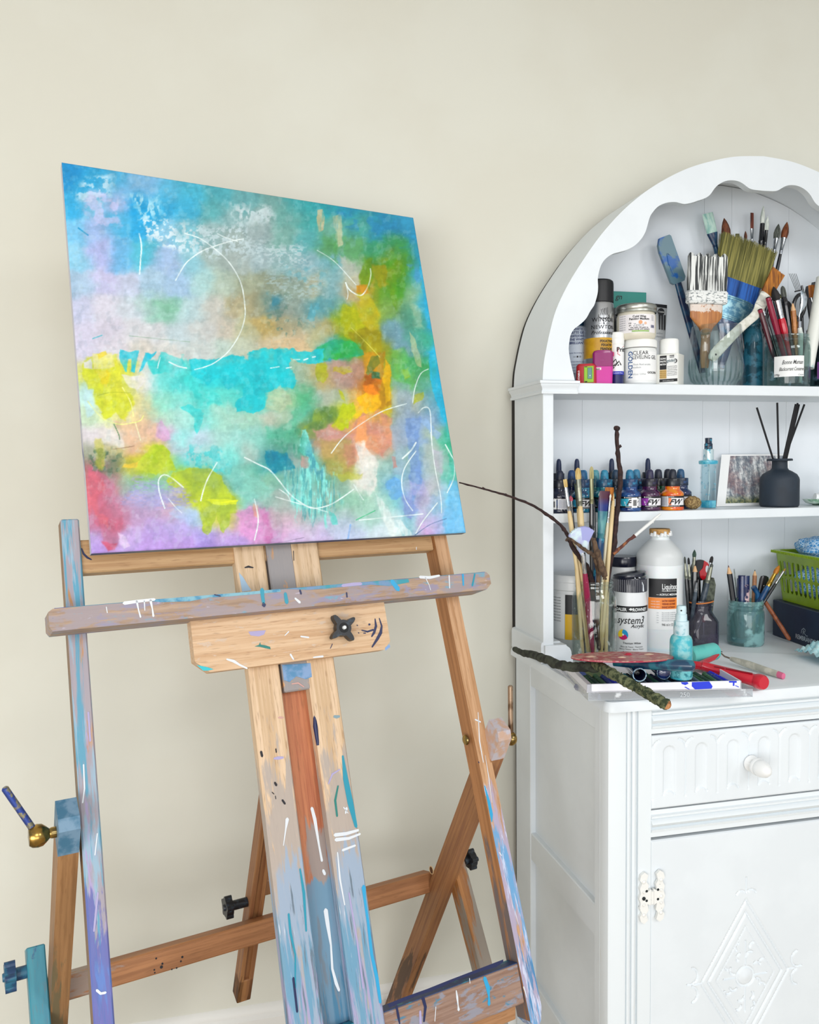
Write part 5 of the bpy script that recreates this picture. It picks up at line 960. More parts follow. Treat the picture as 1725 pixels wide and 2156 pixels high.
# decorator's brush, white with paint
tipc=P(1491,537,Y=1.702); tail=P(1484,775,Y=1.712); M=axisM(tail,tipc,(1,0,0)); L=(tipc-tail).length; mp=mpp(tipc)
t=thing('decorating_brush','wide decorator\'s brush caked in white paint with a wooden handle','paintbrush',M=M)
y2l=lambda y:L*(775-y)/(775-537.)
PBR=mat('painty bristles','e4e8e6',.7,c2='35393b',sc=190,vs=(1,.3,.045),lo=.46,hi=.56); WF=mat('paint caked ferrule','e6e9e8',.5,c2='8a9294',sc=120,vs=(1,1,2.2),lo=.54,hi=.60,bump=.6)
g=G(); rnd=random.Random(3); hw=45*mp
for i in range(120):
    x_=-hw+2*hw*(i+.5)/120; cl=.004*math.sin(i*.24)+rnd.uniform(-.0015,.0015); sp_=x_*1.0
    for dy in (-.0055,0,.0055):
        g.tube([(x_*.96,dy,y2l(612)),(sp_,dy*.9,y2l(580)),(sp_*1.0+rnd.uniform(-.0006,.0006),dy*.6,L+cl-abs(dy)*.3)],[.0009,.0009,.0005],PBR,4,cap=False)
g.box((0,0,(y2l(612)+y2l(541))/2),(hw*1.9,.010,y2l(541)-y2l(612)),PBR); g.build('bristles',t)
g=G(); g.box((0,0,(y2l(612)+y2l(640))/2),(hw*2.04,.019,y2l(612)-y2l(640)),WF,bev=.003); g.tube([(-hw*1.0,-.0096,y2l(618)),(hw*1.0,-.0096,y2l(617))],.0009,WF,6); g.tube([(-hw,-.0096,y2l(634)),(hw,-.0096,y2l(633))],.0009,WF,6); g.build('ferrule',t)
g=G(); WD_h=wood('worn brush handle','c98a50','a5683a',paints=[('e0d8d0',.0,.62,.10,.135,30,1.2)],rough=.4)
pr=[(0,.009,.005),(.1,.0115,.006),(.3,.0125,.007),(.45,.0105,.0075),(.56,.012,.0085),(.64,.018,.009),(.72,.030,.009),(.80,.0405,.009),(1,.0415,.0085)]
zt=y2l(641); g.tube([(0,0,zt*a) for a,_,_ in pr],0,WD_h,24,flat=[(b,c) for _,b,c in pr],up=(1,0,0)); g.build('handle',t)
# olive brush
tipc=P(1578,508,Y=1.748); tail=P(1518,775,Y=1.735); M=axisM(tail,tipc,(1,0,-.22)); L=(tipc-tail).length; mp=mpp(tipc); fr=lambda q:L*q
t=thing('varnish_brush','broad flat brush with olive bristles dipped in blue, leaning behind the white brush','paintbrush',M=M)
OB=mat('olive bristles','8f8a4a',.75,c2='5a5a2a',sc=200,vs=(1,.3,.04),lo=.4,hi=.62); BB=mat('blue dyed bristles','1c5fb4',.6,c2='0f3f84',sc=160,vs=(1,.3,.05)); TF=mat('teal stained ferrule','3f6f88',.3,.5,c2='7fa4ae',sc=80); NH=mat('navy lacquered handle','12315e',.3,c2='1f6a94',sc=70,lo=.5,hi=.65,coat=.5)
g=G(); zf=fr(.545); zb=fr(.675); hw0=43*mp; hw1=69*mp
for i in range(150):
    u_=-1+2*(i+.5)/150
    for dy in (-.005,0.,.005):
        e=rnd.uniform(-.003,.003); f2=rnd.uniform(-.0008,.0008); xm=hw0+(hw1-hw0)*.45
        g.tube([(u_*hw0,dy,zf-.002),(u_*xm,dy*1.1,zb),(u_*hw1*.99+f2,dy*1.3,L+e-.004*abs(u_))],[.0010,.0010,.0004],[BB,OB],4,cap=False)
g.tube([(0,0,zf),(0,0,zb)],0,BB,12,flat=[(hw0*.97,.004),(hw0*1.22,.004)],up=(1,0,0)); g.tube([(0,0,zb),(0,0,L-.010)],0,OB,12,flat=[(hw0*1.22,.004),(hw1*.95,.003)],up=(1,0,0)); g.build('bristles',t)
g=G(); g.tube([(0,0,fr(.36)),(0,0,fr(.545))],0,TF,24,flat=[(hw0*.93,.0085),(hw0*1.03,.0085)],up=(1,0,0))
for q in (.375,.39,.52,.535): g.tube([(0,0,fr(q)-.0008),(0,0,fr(q)+.0008)],0,TF,24,flat=(hw0*(.96+.1*(q-.36)/.18)+.0008,.0094),up=(1,0,0))
g.build('ferrule',t); g=G(); pr=[(0,.008,.006),(.12,.013,.008),(.18,.014,.0085),(.24,.019,.0085),(.30,.033,.008),(.34,.039,.008),(.37,.039,.008)]
g.tube([(0,0,fr(a)) for a,_,_ in pr],0,NH,24,flat=[(b,c) for _,b,c in pr],up=(1,0,0)); g.build('handle',t)
# small roller frame clip beside it
A=P(1584,662,Y=1.72); B_=P(1605,612,Y=1.725); t=stick('silver_tube_clip','small ribbed silver sprayer tube clipped beside the blue brush','tube',[A,A.lerp(B_,.15),A.lerp(B_,.2),A.lerp(B_,.8),A.lerp(B_,.85),B_],[.006,.006,.0045,.0045,.0062,.0062],SV,seg=14)
# amber angled brush with white handle
Yk=1.690; pt=[P(1497,758,Y=Yk),P(1512,738,Y=Yk),P(1560,690,Y=Yk+.008),P(1590,664,Y=Yk+.015),P(1600,646,Y=Yk+.018),P(1614,620,Y=Yk+.02),P(1640,571,Y=Yk+.02)]; b0=pt[0]
t=thing('angled_brush','flat amber brush with white ferrule and long white handle slanting into the jug','paintbrush',M=Matrix.Translation(b0)); q=[v-b0 for v in pt]
mw=mpp(pt[3]); sd_=(q[1]-q[0]).normalized().cross(Vector((0,1,0)))
WHp=mat('white painted handle','e3e3da',.4,c2='c9cabc',sc=60); g=G(); g.tube(knots(q[:5],3,0,0),0,WHp,16,flat=[(a*mw,.004) for a in (6,10,11.5,12,11.5,10.5,10,9.5,9.5,10,11,12,13)],up=tuple(sd_))
g.lathe([(.0028,0),(.0022,.0004),(0,.0004)],BLK,14,Matrix.Translation(q[0].lerp(q[1],.55)+Vector((0,-.0042,0)))@Matrix.Rotation(PI/2,4,'X')); g.build('handle',t)
g=G(); g.tube([q[4],q[5]],0,mat('cream ferrule','dcdcd2',.4,c2='b4b6ae',sc=60,vs=(1,1,2)),16,flat=[(13*mw,.005),(13.5*mw,.005)],up=tuple(sd_)); g.build('ferrule',t)
g=G(); AB=mat('amber bristles','b4721e',.65,c2='7a4410',sc=160,vs=(1,.3,.1)); a0,a1=q[5],q[6]; ax_=(a1-a0).normalized(); sx_=(sd_-ax_*sd_.dot(ax_)).normalized()
for i in range(70):
    u_=-1+2*(i+.5)/70; 
    for dy in (-.002,.002): g.tube([a0+sx_*u_*13*mw+Vector((0,dy,0)),a1+sx_*u_*17*mw+Vector((0,dy*.5,0))+ax_*rnd.uniform(-.001,.001)],[.0008,.0004],AB,4,cap=False)
g.tube([a0,a1-ax_*.003],0,AB,12,flat=[(12.5*mw,.003),(15.5*mw,.002)],up=tuple(sx_)); g.build('bristles',t)
# silicone spatula
Ys=1.765; A=P(1480,785,Y=1.735); B_=P(1428,596,Y=Ys); C_=P(1394,500,Y=Ys+.004); t=thing('silicone_spatula','grey-blue silicone spatula with dark navy handle leaning left out of the jug','spatula',M=Matrix.Translation(A))
SP=mat('painted silicone','5f7f8c',.35,c2='1f5fa8',sc=26,vs=(1,1,1),lo=.52,hi=.62); g=G(); g.tube([(0,0,0),(P(1440,640,Y=Ys)-A),(B_-A)],0,HNV,14,flat=[(.008,.005),(.0095,.006),(.0085,.005)],up=(1,0,.3)); g.build('handle',t)
ax_=(C_-B_).normalized(); M2=axisM(B_-A,C_-A,(1,0,.3)); Lb=(C_-B_).length; g=G(); poly=[(-.018,.006),(-.012,.0),(.016,.0),(.0215,.008),(.0215,Lb-.004),(.018,Lb),(-.008,Lb),(-.017,Lb-.014),(-.020,Lb-.030)]
g.prism(poly,-.004,.004,SP,M2); g.tube([M2@Vector(v) for v in ((-.006,-.0045,.02),(-.0085,-.0048,.05),(-.004,-.0045,.072),(.002,-.0045,.066))],[.001,.0014,.0012,.0006],SP,6); g.build('blade',t)
# blue glass bottle and slender brushes in it
p=on(1584,1.772,S1); z=lambda y:hz(y,1584,1.772)-S1; GBl=glass('blue stained glass','8fc0c8',dirt='2a7088',cover=.62,sc=28,base=.25)
t=jar('blue_bottle','blue-stained glass bottle tucked behind the jug',p,[(.022,0),(.0245,.003),(.0245,z(715)),(.0235,z(706)),(.0205,z(697)),(.0188,z(690)),(.0200,z(688)),(.0200,z(684)),(.0188,z(682)),(.0200,z(679)),(.0200,z(676)),(.0188,z(674)),(.0195,z(668))],GBl,'bottle')
Yb_=1.772
def bb(lab,tip,b_end,f_end,hb,wf,wh,bm_,fm,hm,kind='round',tailx=1582,thin=.4,Yt=1.78,name='paintbrush'):
    """brush standing in the blue bottle; tip, bristle end and ferrule end as pixels"""
    T=P(*tip,Y=Yt); A=P(tailx,790,Y=Yb_); A.z=max(A.z,S1+.008); L=(T-A).length; mp=mpp(T)
    d=lambda q:math.hypot(tip[0]-q[0],tip[1]-q[1])*mp
    return brush(lab,T,A,hb*mp,wf*mp,wh*mp,d(b_end),d(f_end)-d(b_end),bm_,fm,hm,kind,thin,name=name)
bb('flat brush with pale teal bristles and navy ferrule, leftmost above the wide brushes',(1490,449),(1503,489),(1512,520),13,13,6,B6,HNV,HNV,'flat',1571,Yt=1.775)
bb('large round brush with dark brown tip, second from left behind the olive bristles',(1525,459),(1538,497),(1543,520),8,7,5,B1,SV,HB,'round',1575)
bb('short flat brush with olive-brown tip just showing above the olive bristles',(1553,492),(1556,502),(1561,525),5,5,3,mat('bristle olive','5a5a38',.8),SV,HB,'flat',1578,Yt=1.785)
bb('tiny pointed brush with red-brown tip',(1570,486),(1571,503),(1573,522),2.8,2.4,2,B1,HB,HB,'round',1580,Yt=1.785)
bb('tall thin flat brush with russet bristles and silver ferrule',(1584,448),(1581,481),(1578,508),4,4.5,3,mat('bristle russet','6f3424',.7,c2='4a2018',sc=200,vs=(1,1,.1)),SV,HB,'flat',1582,Yt=1.783)
bb('tallest brush, white pointed tip on a thick black shaft',(1608,433),(1606,470),(1602,515),4.3,4.5,6.2,B4,HB,HB,'round',1585,Yt=1.77)
bb('small white-tipped brush beside the tallest one',(1617,454),(1612,484),(1609,515),4.2,3.6,4,B4,HB,HB,'round',1586,Yt=1.762)
bb('round brush with charcoal tip and silver ferrule',(1640,471),(1632,501),(1624,530),6,5,4,B3,SV,HB,'round',1588,Yt=1.77)
bb('round brush with chestnut tip and silver ferrule, rightmost above the bristles',(1658,467),(1648,500),(1637,532),6.6,5.4,4,mat('bristle chestnut','8a4a22',.6,c2='5a2c14',sc=200,vs=(1,1,.1)),SV,HB,'round',1590,Yt=1.765)
# jam jars
def jam(nm,lab,x,Y,rp,gm,ytop=708):
    p=on(x,Y,S1); z=lambda y:hz(y,x,Y)-S1; r=rp*mpp(p); H=z(ytop)
    pr=[(r*.90,0),(r*.97,.003),(r,.008),(r,H*.72),(r*.985,H*.80),(r*.94,H*.84),(r*.93,H*.865),(r*.965,H*.875),(r*.965,H*.90),(r*.93,H*.91),(r*.955,H*.935),(r*.93,H*.95),(r*.93,H)]
    return jar(nm,lab,p,pr,gm,'jar',.0026,48,base=.006),p,r,z
GJ2=glass('jam jar glass','d9e6e4',dirt='6f8f9c',cover=.12,sc=40)
t,pj,r,z=jam('jam_jar','ribbed-neck jam jar with a handwritten blackcurrant label, full of tools',1657.5,1.708,45,GJ2)
g=G(); g.band(r,-.029,.038,z(797),z(754.5),LBW); 
g.text('Bonne Maman',.0135,BLK,.012,z(771.5),r=r,shear=.45,bold=.004,maxw=.046,off=.001); g.text('Blackcurrant Conserve',.0118,BLK,.010,z(785),r=r,shear=.45,bold=.004,maxw=.054,off=.001); g.text('370g',.0065,BLK,-.022,z(795),r=r,shear=.4,bold=.01,off=.001); g.text('Cassis',.0055,GRY,.030,z(795),r=r,shear=.4,off=.001); g.build('label',t)
t2,pj2,r2,z2=jam('jam_jar','plain stained jam jar cut off by the right edge of the picture',1749,1.708,45,glass('stained jam jar glass','a8bcbc',dirt='4f6a7c',cover=.3,sc=30,base=.05),712)
g=G(); g.band(r2,-.030,-.004,z2(800),z2(765),mat('violet label','7a4a8c',.5)); g.build('label',t2)
def jb(lab,tip,tail,Yt,bm_=None,fm=None,hm=None,hb=3,wf=3,wh=3,bl=0,fl=0,kind='round',thin=.4,name='paintbrush',hprof=None,Ya=1.705,cat='paintbrush'):
    T=P(*tip,Y=Yt); A=P(*tail,Y=Ya); A.z=max(A.z,S1+.010); mp=mpp(T); return brush(lab,T,A,hb*mp,wf*mp,wh*mp,bl*mp,fl*mp,bm_,fm,hm,kind,thin,name=name,hprof=hprof,cat=cat)
jb('stout brush with mirror ferrule and bulging red handle in the jam jar',(1629,603),(1672,785),1.700,B5,SV,HR,7.5,8.5,8.6,30,38,'round',hprof=[(0,.35),(.3,.45),(.6,.62),(.78,1.),(.93,.98),(1,.80)])
jb('long crimson handle slanting right in the jam jar',(1617,625),(1662,790),1.690,B5,HC,HC,4,5,6.5,2,6)
jb('dark maroon handle at the left lip of the jam jar',(1600,650),(1640,790),1.700,B5,HC,mat('maroon handle','4a0c1c',.3,coat=.5),4,5,5.5,2,6)
jb('black brush handle with a thin silver collar in the jam jar',(1606,648),(1650,790),1.712,B5,SV,HB,3,3.4,4,4,12)
jb('filbert brush with worn grey bristles and black ferrule',(1648,602),(1675,780),1.725,B3,HB,HB,6.5,5.5,7.5,24,14,'filbert',.5)
jb('small brush with an olive tip beside the silver ferrule',(1641,618),(1664,780),1.73,mat('bristle olive','5a5a38',.8),SV,HB,4,3.5,3,12,10)
jb('white-handled thin brush low in the jam jar',(1690,700),(1652,795),1.72,B4,SV,HW,3,3,4,3,6)
# pencil
def pencil(lab,tip,tail,Yt,Yl,wpx,bodym,group=None,name='pencil',leadm=None,cone=16,zmin=None,Xn=None):
    T=P(*tip,Y=Yt); A=P(*tail,Y=Yl); 
    if zmin: A.z=max(A.z,zmin)
    M=axisM(A,T); L=(T-A).length; mp=mpp(T); r=wpx*mp; t=thing(name,lab,'pencil',M=M,group=group); g=G(); c=cone*mp
    g.tube([(0,0,0),(0,0,L-c)],[r,r],bodym,6); g.build('barrel',t); g=G(); g.tube([(0,0,L-c),(0,0,L-c*.25)],[r*.97,r*.28],mat('sharpened wood','d9b084',.6),12); g.build('wood_cone',t)
    g=G(); g.tube([(0,0,L-c*.25),(0,0,L)],[r*.28,r*.05],leadm or BLK,10); g.build('lead',t); return t
pencil('amber varnished pencil standing point up in the jam jar',(1669,634),(1682,785),1.702,1.708,5.4,mat('amber pencil','c98a4a',.35,c2='a86a30',sc=60),zmin=S1+.01,cone=20)
# scissors
SB_=mat('scissor black','1c1e22',.35,coat=.3); A=P(1690,790,Y=1.722); A.z=S1+.012
t=thing('scissors','black-handled scissors standing handles up in the jam jar','scissors',M=Matrix.Translation(A)); 
def loop(cx_,cy_,rx,ry,Yv,rot=0,w=3.6,n=22): return [P(cx_+rx*math.cos(a)*math.cos(rot)-ry*math.sin(a)*math.sin(rot),cy_+rx*math.cos(a)*math.sin(rot)+ry*math.sin(a)*math.cos(rot),Y=Yv)-A for a in [2*PI*i/n for i in range(n+1)]]
mp=mpp(A)
g=G(); g.tube(loop(1683,645,11.5,25,1.715,.12),3.9*mp,SB_,10,cap=False); g.tube([P(1680,668,Y=1.715)-A,P(1684,700,Y=1.718)-A],4*mp,SB_,10); g.build('handle',t)
g=G(); g.tube(loop(1655,655,12,20,1.73,-.1),3.6*mp,SB_,10,cap=False); g.tube([P(1662,672,Y=1.73)-A,P(1680,702,Y=1.722)-A],4*mp,SB_,10); g.build('handle',t)
g=G(); g.tube([P(1682,700,Y=1.72)-A,Vector((0,0,0))],0,SV,10,flat=[(.007,.0016),(.001,.001)],up=(1,0,0)); g.build('blade',t)
# palette knife
A=P(1686,790,Y=1.695); A.z=S1+.012; t=thing('palette_knife','steel palette knife with leaf-shaped blade point up in the jam jar','palette knife',M=Matrix.Translation(A)); STL=mat('steel blade bright','c4cbd0',.18,1.,c2='8f9aa0',sc=40)
K=lambda x,y:P(x,y,Y=1.697)-A
g=G(); g.tube([K(1687,611),K(1691,617),K(1694,628),K(1693,640),K(1689,650),K(1684,661),K(1683,668)],0,STL,10,flat=[(.0008,.0005),(.0065,.0007),(.0088,.0008),(.0078,.0009),(.0045,.001),(.002,.0014),(.0018,.0016)],up=(1,0,0)); g.tube([K(1683,668),K(1684,678)],.0018,STL,8); g.build('blade',t)
g=G(); g.tube([K(1684,677),K(1684,690)],0,SV,12,flat=(.0048,.0045),up=(1,0,0)); g.build('collar',t); g=G(); g.tube([K(1684,690),K(1686,705),(0,0,0)],[.0048,.0065,.004],HW,12); g.build('handle',t)
# tined tool
A=P(1694,790,Y=1.730); A.z=S1+.012; K=lambda x,y:P(x,y,Y=1.728)-A; t=thing('wire_comb','tool with five fine wire tines rising from a black grip in the jam jar','tool',M=Matrix.Translation(A))
g=G(); 
for i in range(5): g.tube([K(1662+i*3.6,576+ (0 if i<3 else 0)),K(1677+i*2.9,613)],.00055,BLK,6)
g.build('tines',t); g=G(); g.tube([K(1689,601),K(1690,615),K(1688,640),(0,0,0)],[.0022,.0035,.004,.003],HB,10); g.tube([K(1674,614),K(1692,610)],.0016,HB,8); g.build('grip',t)
# white tube and black comb at the right edge
A=P(1701,775,Y=1.690); B_=P(1733,585,Y=1.70); PT=mat('teal stained white tube','e2e6e0',.4,c2='4fa4a4',sc=14,lo=.56,hi=.70)
stick('white_tube','long white tube with a teal stain leaning out of the jam jar','tube',[A,B_],[12.5*mp,12.5*mp],PT,seg=24)
A=P(1723,790,Y=1.74); A.z=S1+.012; K=lambda x,y:P(x,y,Y=1.742)-A; t=thing('notched_scraper','black notched scraper standing behind the white tube','scraper',M=Matrix.Translation(A)); g=G()
pl=[K(1699,612),K(1701,602),K(1712,599),K(1713,594),K(1717,593),K(1719,597),K(1722,592),K(1727,590),K(1729,594),K(1733,588),K(1740,587),K(1742,640),K(1735,700),K(1712,700),K(1704,650)]
g.prism([(v.x,v.z) for v in pl],pl[0].y,pl[0].y+.006,HB); g.tube([K(1722,698),(0,0,0)],.008,HB,10); g.build('plate',t)
jb('flat amber brush behind the white tube at the right edge',(1711,600),(1722,785),1.726,B2,SV,HB,10,9,5,26,20,'flat',.4,Ya=1.728)
A=P(1738,790,Y=1.70); A.z=S1+.012
jb('broad black handle leaning right in the stained jar',(1706,690),(1745,790),1.705,B5,HB,HB,6,9,12,3,6)
jb('cream brush with violet smears at the right edge',(1728,640),(1748,790),1.70,mat('smeared cream','e0dccf',.5,c2='8a7ab0',sc=70,lo=.55,hi=.62),HW,HW,11,12,10,50,18,'filbert',.5)
# ================================================================== middle shelf: ink bottles
FWm={}
def ink(x,Y,gc,gc2,cap,bulb,label,lab,front=True,tall=False,lr=0.,ybase=None):
    p=on(x,Y,S2); m=.00100; r=.0248; gm=mat('ink '+gc,gc,.12,c2=gc2,sc=60,lo=.4,hi=.6,coat=.8); cm=mat('cap '+cap,cap,.3,c2=bulb,sc=90,lo=.52,hi=.7)
    bmz=mat('bulb '+bulb,bulb,.45,c2=cap,sc=70,lo=.52,hi=.72); t=thing('ink_bottle',lab,'ink bottle',M=up(p,lr),group='dropper bottles of ink on the middle shelf')
    g=G()
    if tall: H=.074; g.lathe([(0,0),(.016,0),(.018,.003),(.018,.045),(.012,.056),(.011,.062),(0,.062)],gm,28)
    else: g.lathe([(0,0),(.0235,0),(r,.002),(r,.006),(.0242,.0075),(.0242,.032),(r,.0335),(r*.98,.038),(.021,.042),(.0175,.0445),(.0163,.047),(.0163,.054),(.0,.054)],gm,36)
    if front and not tall:
        dk=mat('label black','16161c',.4); g.band(.0242,-.036,.036,.0078,.0318,dk,off=.0004); g.band(.0242,-.028,.030,.0115,.0275,mat('label white ink','e6e6ea',.5),off=.0007)
        lc=mat('label '+label,label,.45,c2='e6e6ea',sc=120,lo=.56,hi=.62); g.band(.0242,-.028,-.002,.0115,.0275,lc,off=.0009,seg=8)
        g.text('FW',.0165,BLK,.009,.0135,r=.0242,shear=.5,bold=.03,off=.0012); g.text('■ ARTISTS',.0032,LBW,-.004,.0288,r=.0242,off=.001); g.text('Premium Artists Ink',.003,LBW,.004,.0088,r=.0242,off=.001)
    g.build('bottle',t); g=G(); z0=.062 if tall else .053; rc=.0125 if tall else .0172; hc=.014 if tall else .017
    g.lathe([(rc*.98,z0),(rc,z0+.001),(rc,z0+hc-.001),(rc*.97,z0+hc),(.009,z0+hc+.0005),(0,z0+hc+.0005)],cm,28); g.build('cap',t)
    g=G(); zb=z0+hc; rb=.0062 if tall else .0088; hb_=.030 if tall else .021
    g.lathe([(rb,zb),(rb*1.02,zb+.002),(rb*.95,zb+hb_*.6),(rb*.80,zb+hb_*.85),(rb*.45,zb+hb_*.98),(0,zb+hb_)],bmz,20); g.build('dropper_bulb',t); return t,p
def label_bc(t,a0,z0,r=.0242,w=.013,h=.022):
    g=G(); g.band(r,a0,a0+w,z0,z0+h,LBW,off=.0013,seg=6)
    for k in range(8): g.band(r,a0+.003+k*.0010,a0+.0034+k*.0010+.0003*(k%3),z0+.004,z0+h-.005,BLK,off=.0016,seg=1)
    g.build('barcode',t)
def label_txt(t,a0,z0,r=.0242,w=.020,h=.022):
    g=G(); g.band(r,a0,a0+w,z0,z0+h,mat('grey paper','d4d6da',.5),off=.0013,seg=6)
    for k in range(7): g.text('Lightfast acrylic ink',.0028,NVY,a0+.0015,z0+h-.0035-k*.0027,r=r,align='L',off=.0017,maxw=w-.003)
    g.build('text_panel',t)
Fr=1.680
a,_=ink(1179,Fr,'101a36','0c1228','11151f','1a2238','24406c','near-black ink bottle at the left post, nearly hidden cap, with a barcode'); label_bc(a,-.020,.008); label_txt(a,-.004,.008)
a,_=ink(1227,Fr+.003,'123a6a','1f7fa0','16365c','1f5a86','2f9ac0','blue and cyan ink bottle behind the leftmost brush tips')
a,_=ink(1273,Fr+.003,'17506a','2a8a94','1a4a6a','2f86a8','1c3a4c','teal ink bottle with a streaked teal bulb')
a,_=ink(1326,Fr,'122a66','1b4f8c','153a66','2a7aa0','2aa8c4','deep blue ink bottle with a cyan label and barcode right of the upright twig'); label_bc(a,.004,.008); label_txt(a,.020,.009,w=.010)
a,_=ink(1368,Fr+.006,'2c1038','451444','191826','2c2a4a','8a2a9c','purple ink bottle with a violet splash on its label')
a,_=ink(1416,Fr-.001,'e08a12','d8501c','14151c','1b2232','f08a58','orange ink bottle, the only bright orange one'); label_txt(a,-.034,.0085,w=.026)
Bk=1.735
for x,dY,gc,gc2,cap,bulb,lab in ((1204,0,'12204a','1a2c5c','14243c','2a4a7c','indigo ink bottle in the rear row above the first brush tip'),(1229,.008,'153a70','2a6aa0','1a4a78','2f86b8','blue ink bottle in the rear row behind the wide hog brush'),(1254,.0,'1f6a70','3f9a94','1f5a6a','5fa8b4','sea-green ink bottle in the rear row behind the filbert brush'),(1296,.004,'13263c','1c3a50','13202e','24405a','slate ink bottle in the rear row just left of the upright twig'),(1340,.004,'122a5c','1a4a84','15355c','3f8ab0','blue ink bottle in the rear row with a pale streaked bulb'),(1386,.0,'123a20','1c5230','14161e','22283c','green ink bottle in the rear row between purple and orange'),(1406,.030,'161a24','10141c','13151c','1f2433','black ink bottle in the rear row above the green one'),(1433,.0,'13204a','182a5a','14243c','2a567c','navy ink bottle at the right end of the rear row')):
    ink(x,Bk+dY,gc,gc2,cap,bulb,'2a5a9c',lab,front=(x==1433))
for x,lab in ((1177,'tall thin dropper bottle against the left post'),(1215,'tall thin dropper bottle behind the hog brush'),(1288,'tall thin dropper bottle beside the upright twig'),(1364,'tall thin dropper bottle above the purple ink')):
    a,_=ink(x,1.788,'14203c','101830','12161e','1b2a4c','14203c',lab,tall=True)
    a.matrix_basis=a.matrix_basis@Matrix.Diagonal((1,1,1.10,1))
# cork stone
p=P(1459,1058,Y=1.683); r=.0195; p.z=S2+.0152; CK=mat('cork grain','a08a5c',.85,c2='6a5434',sc=260,lo=.42,hi=.58,bump=.8,bsc=160)
g=G(); n=22; prof=[(r*math.sin(PI*i/n)*(1+.0),-.0148*math.cos(PI*i/n)) for i in range(n+1)]; g.lathe(prof,CK,32,squash=.8); g.v=[(x+.0006*math.sin(z*700+x*400),y,z+.0006*math.sin(x*600)) for x,y,z in g.v]
tag(g.build('cork_pebble',None,Matrix.Translation(p)@Matrix.Rotation(.12,4,'Y')),'brown cork pebble lying right of the orange ink bottle','pebble')
# atomiser
p=on(1491,1.722,S2); z=lambda y:hz(y,1491,1.722)-S2+ (S2-hz(1062,1491,1.722)); z=lambda y:(1062-y)*mpp(p)
t=thing('atomiser_bottle','clear slim atomiser with turquoise shoulder and navy pump','spray bottle',M=up(p,.15))
AC=glass('clear atomiser plastic','eef6f8',dirt='4fb4cf',cover=.06,sc=60); TQ=mat('turquoise stained plastic','2f9fc0',.3,c2='6fc4d4',sc=60,coat=.4)
g=G(); g.lathe([(0,0),(.0185,0),(.0190,.003),(.0190,z(966)),(.0180,z(962)),(.0180,z(966)),(.0178,.006),(0,.006)],AC,6); g.build('body',t,Matrix.Rotation(PI/6,4,'Z'),smooth=0)
g=G(); g.lathe([(0,.001),(.0182,.001),(.0186,z(1046)),(0,z(1046))],TQ,6); g.build('liquid',t,Matrix.Rotation(PI/6,4,'Z'),smooth=0)
g=G(); g.lathe([(.0205,z(970)),(.0215,z(968)),(.0215,z(963)),(.015,z(961)),(0,z(961))],TQ,28); g.build('shoulder',t)
g=G(); g.lathe([(.0120,z(961)),(.0120,z(939)),(.0095,z(938)),(0,z(938))],mat('clear collar','c4d8dc',.15,.4,c2='4f8ea4',sc=80,lo=.5,hi=.6),20); g.build('collar',t)
g=G(); g.lathe([(.0092,z(938)),(.0092,z(928)),(.0076,z(926)),(.0080,z(915.5)),(.006,z(915)),(0,z(915))],mat('navy pump','16243a',.3,c2='2f7f9c',sc=110,lo=.55,hi=.65),20); g.build('pump',t)
g=G(); g.tube([(0,0,.01),(.003,0,.05),(0,0,z(945))],.0012,WHT,6); g.build('dip_tube',t)
# picture card
bl,tl=P(1509,1061,Y=1.762),P(1520,957,Y=1.797); br_,tr_=P(1655,1059,Y=1.762),P(1655,951,Y=1.797); dz=S2+.0005-bl.z
for v in (bl,br_): v.z=S2+.0005
x_=(br_-bl); y_=((tl-bl)-x_.normalized()*((tl-bl).dot(x_.normalized()))); Wc=x_.length
t=thing('art_card','small abstract landscape print with a white border leaning on the back board','card',M=Matrix.Translation(bl)); 
PRT=NT('abstract print'); f1=PRT.ramp(PRT.noise(60,(1.6,1,.22),5,.7),.38,.62); f2=PRT.ramp(PRT.noise(150,(1,1,1),4,.7,(5,2,1)),.42,.60); f3=PRT.ramp(PRT.noise(25,(1,1,.8),3,.6,(2,8,1)),.45,.62)
sx=PRT.n('ShaderNodeSeparateXYZ'); PRT.l(PRT.co(),sx.inputs[0]); low=PRT.n('ShaderNodeMapRange'); low.inputs[1].default_value=.028; low.inputs[2].default_value=.012; PRT.l(sx.outputs[2],low.inputs[0])
c=PRT.mix(f1,'6a7680','dfe2e2'); c=PRT.mix(PRT.math('MULTIPLY',f3,.55),c,'8c5f5c'); c=PRT.mix(PRT.math('MULTIPLY',f2,.5),c,'2f3f5a'); g2=PRT.mix(f2,'8a8c50','2f4a34'); c=PRT.mix(PRT.math('MULTIPLY',low.outputs[0],.85),c,g2); PRT.l(c,PRT.b.inputs['Base Color'])
def cpt(a,b,off=0): # a,b fractions
    nrm=x_.cross(y_).normalized(); return x_*a+(tl-bl)*b+ (nrm if nrm.y<0 else -nrm)*off
g=G(); g.add([cpt(0,0),cpt(1,0),cpt(1,1),cpt(0,1),cpt(0,0,-.0008),cpt(1,0,-.0008),cpt(1,1,-.0008),cpt(0,1,-.0008)],[(0,1,2,3),(4,7,6,5),(0,4,5,1),(1,5,6,2),(2,6,7,3),(3,7,4,0)],LBW); g.build('card_sheet',t)
g=G(); g.add([cpt(.125,.055,.0004),cpt(.95,.055,.0004),cpt(.95,.97,.0004),cpt(.125,.97,.0004)],[(0,1,2,3)],PRT.m); g.build('printed_image',t)
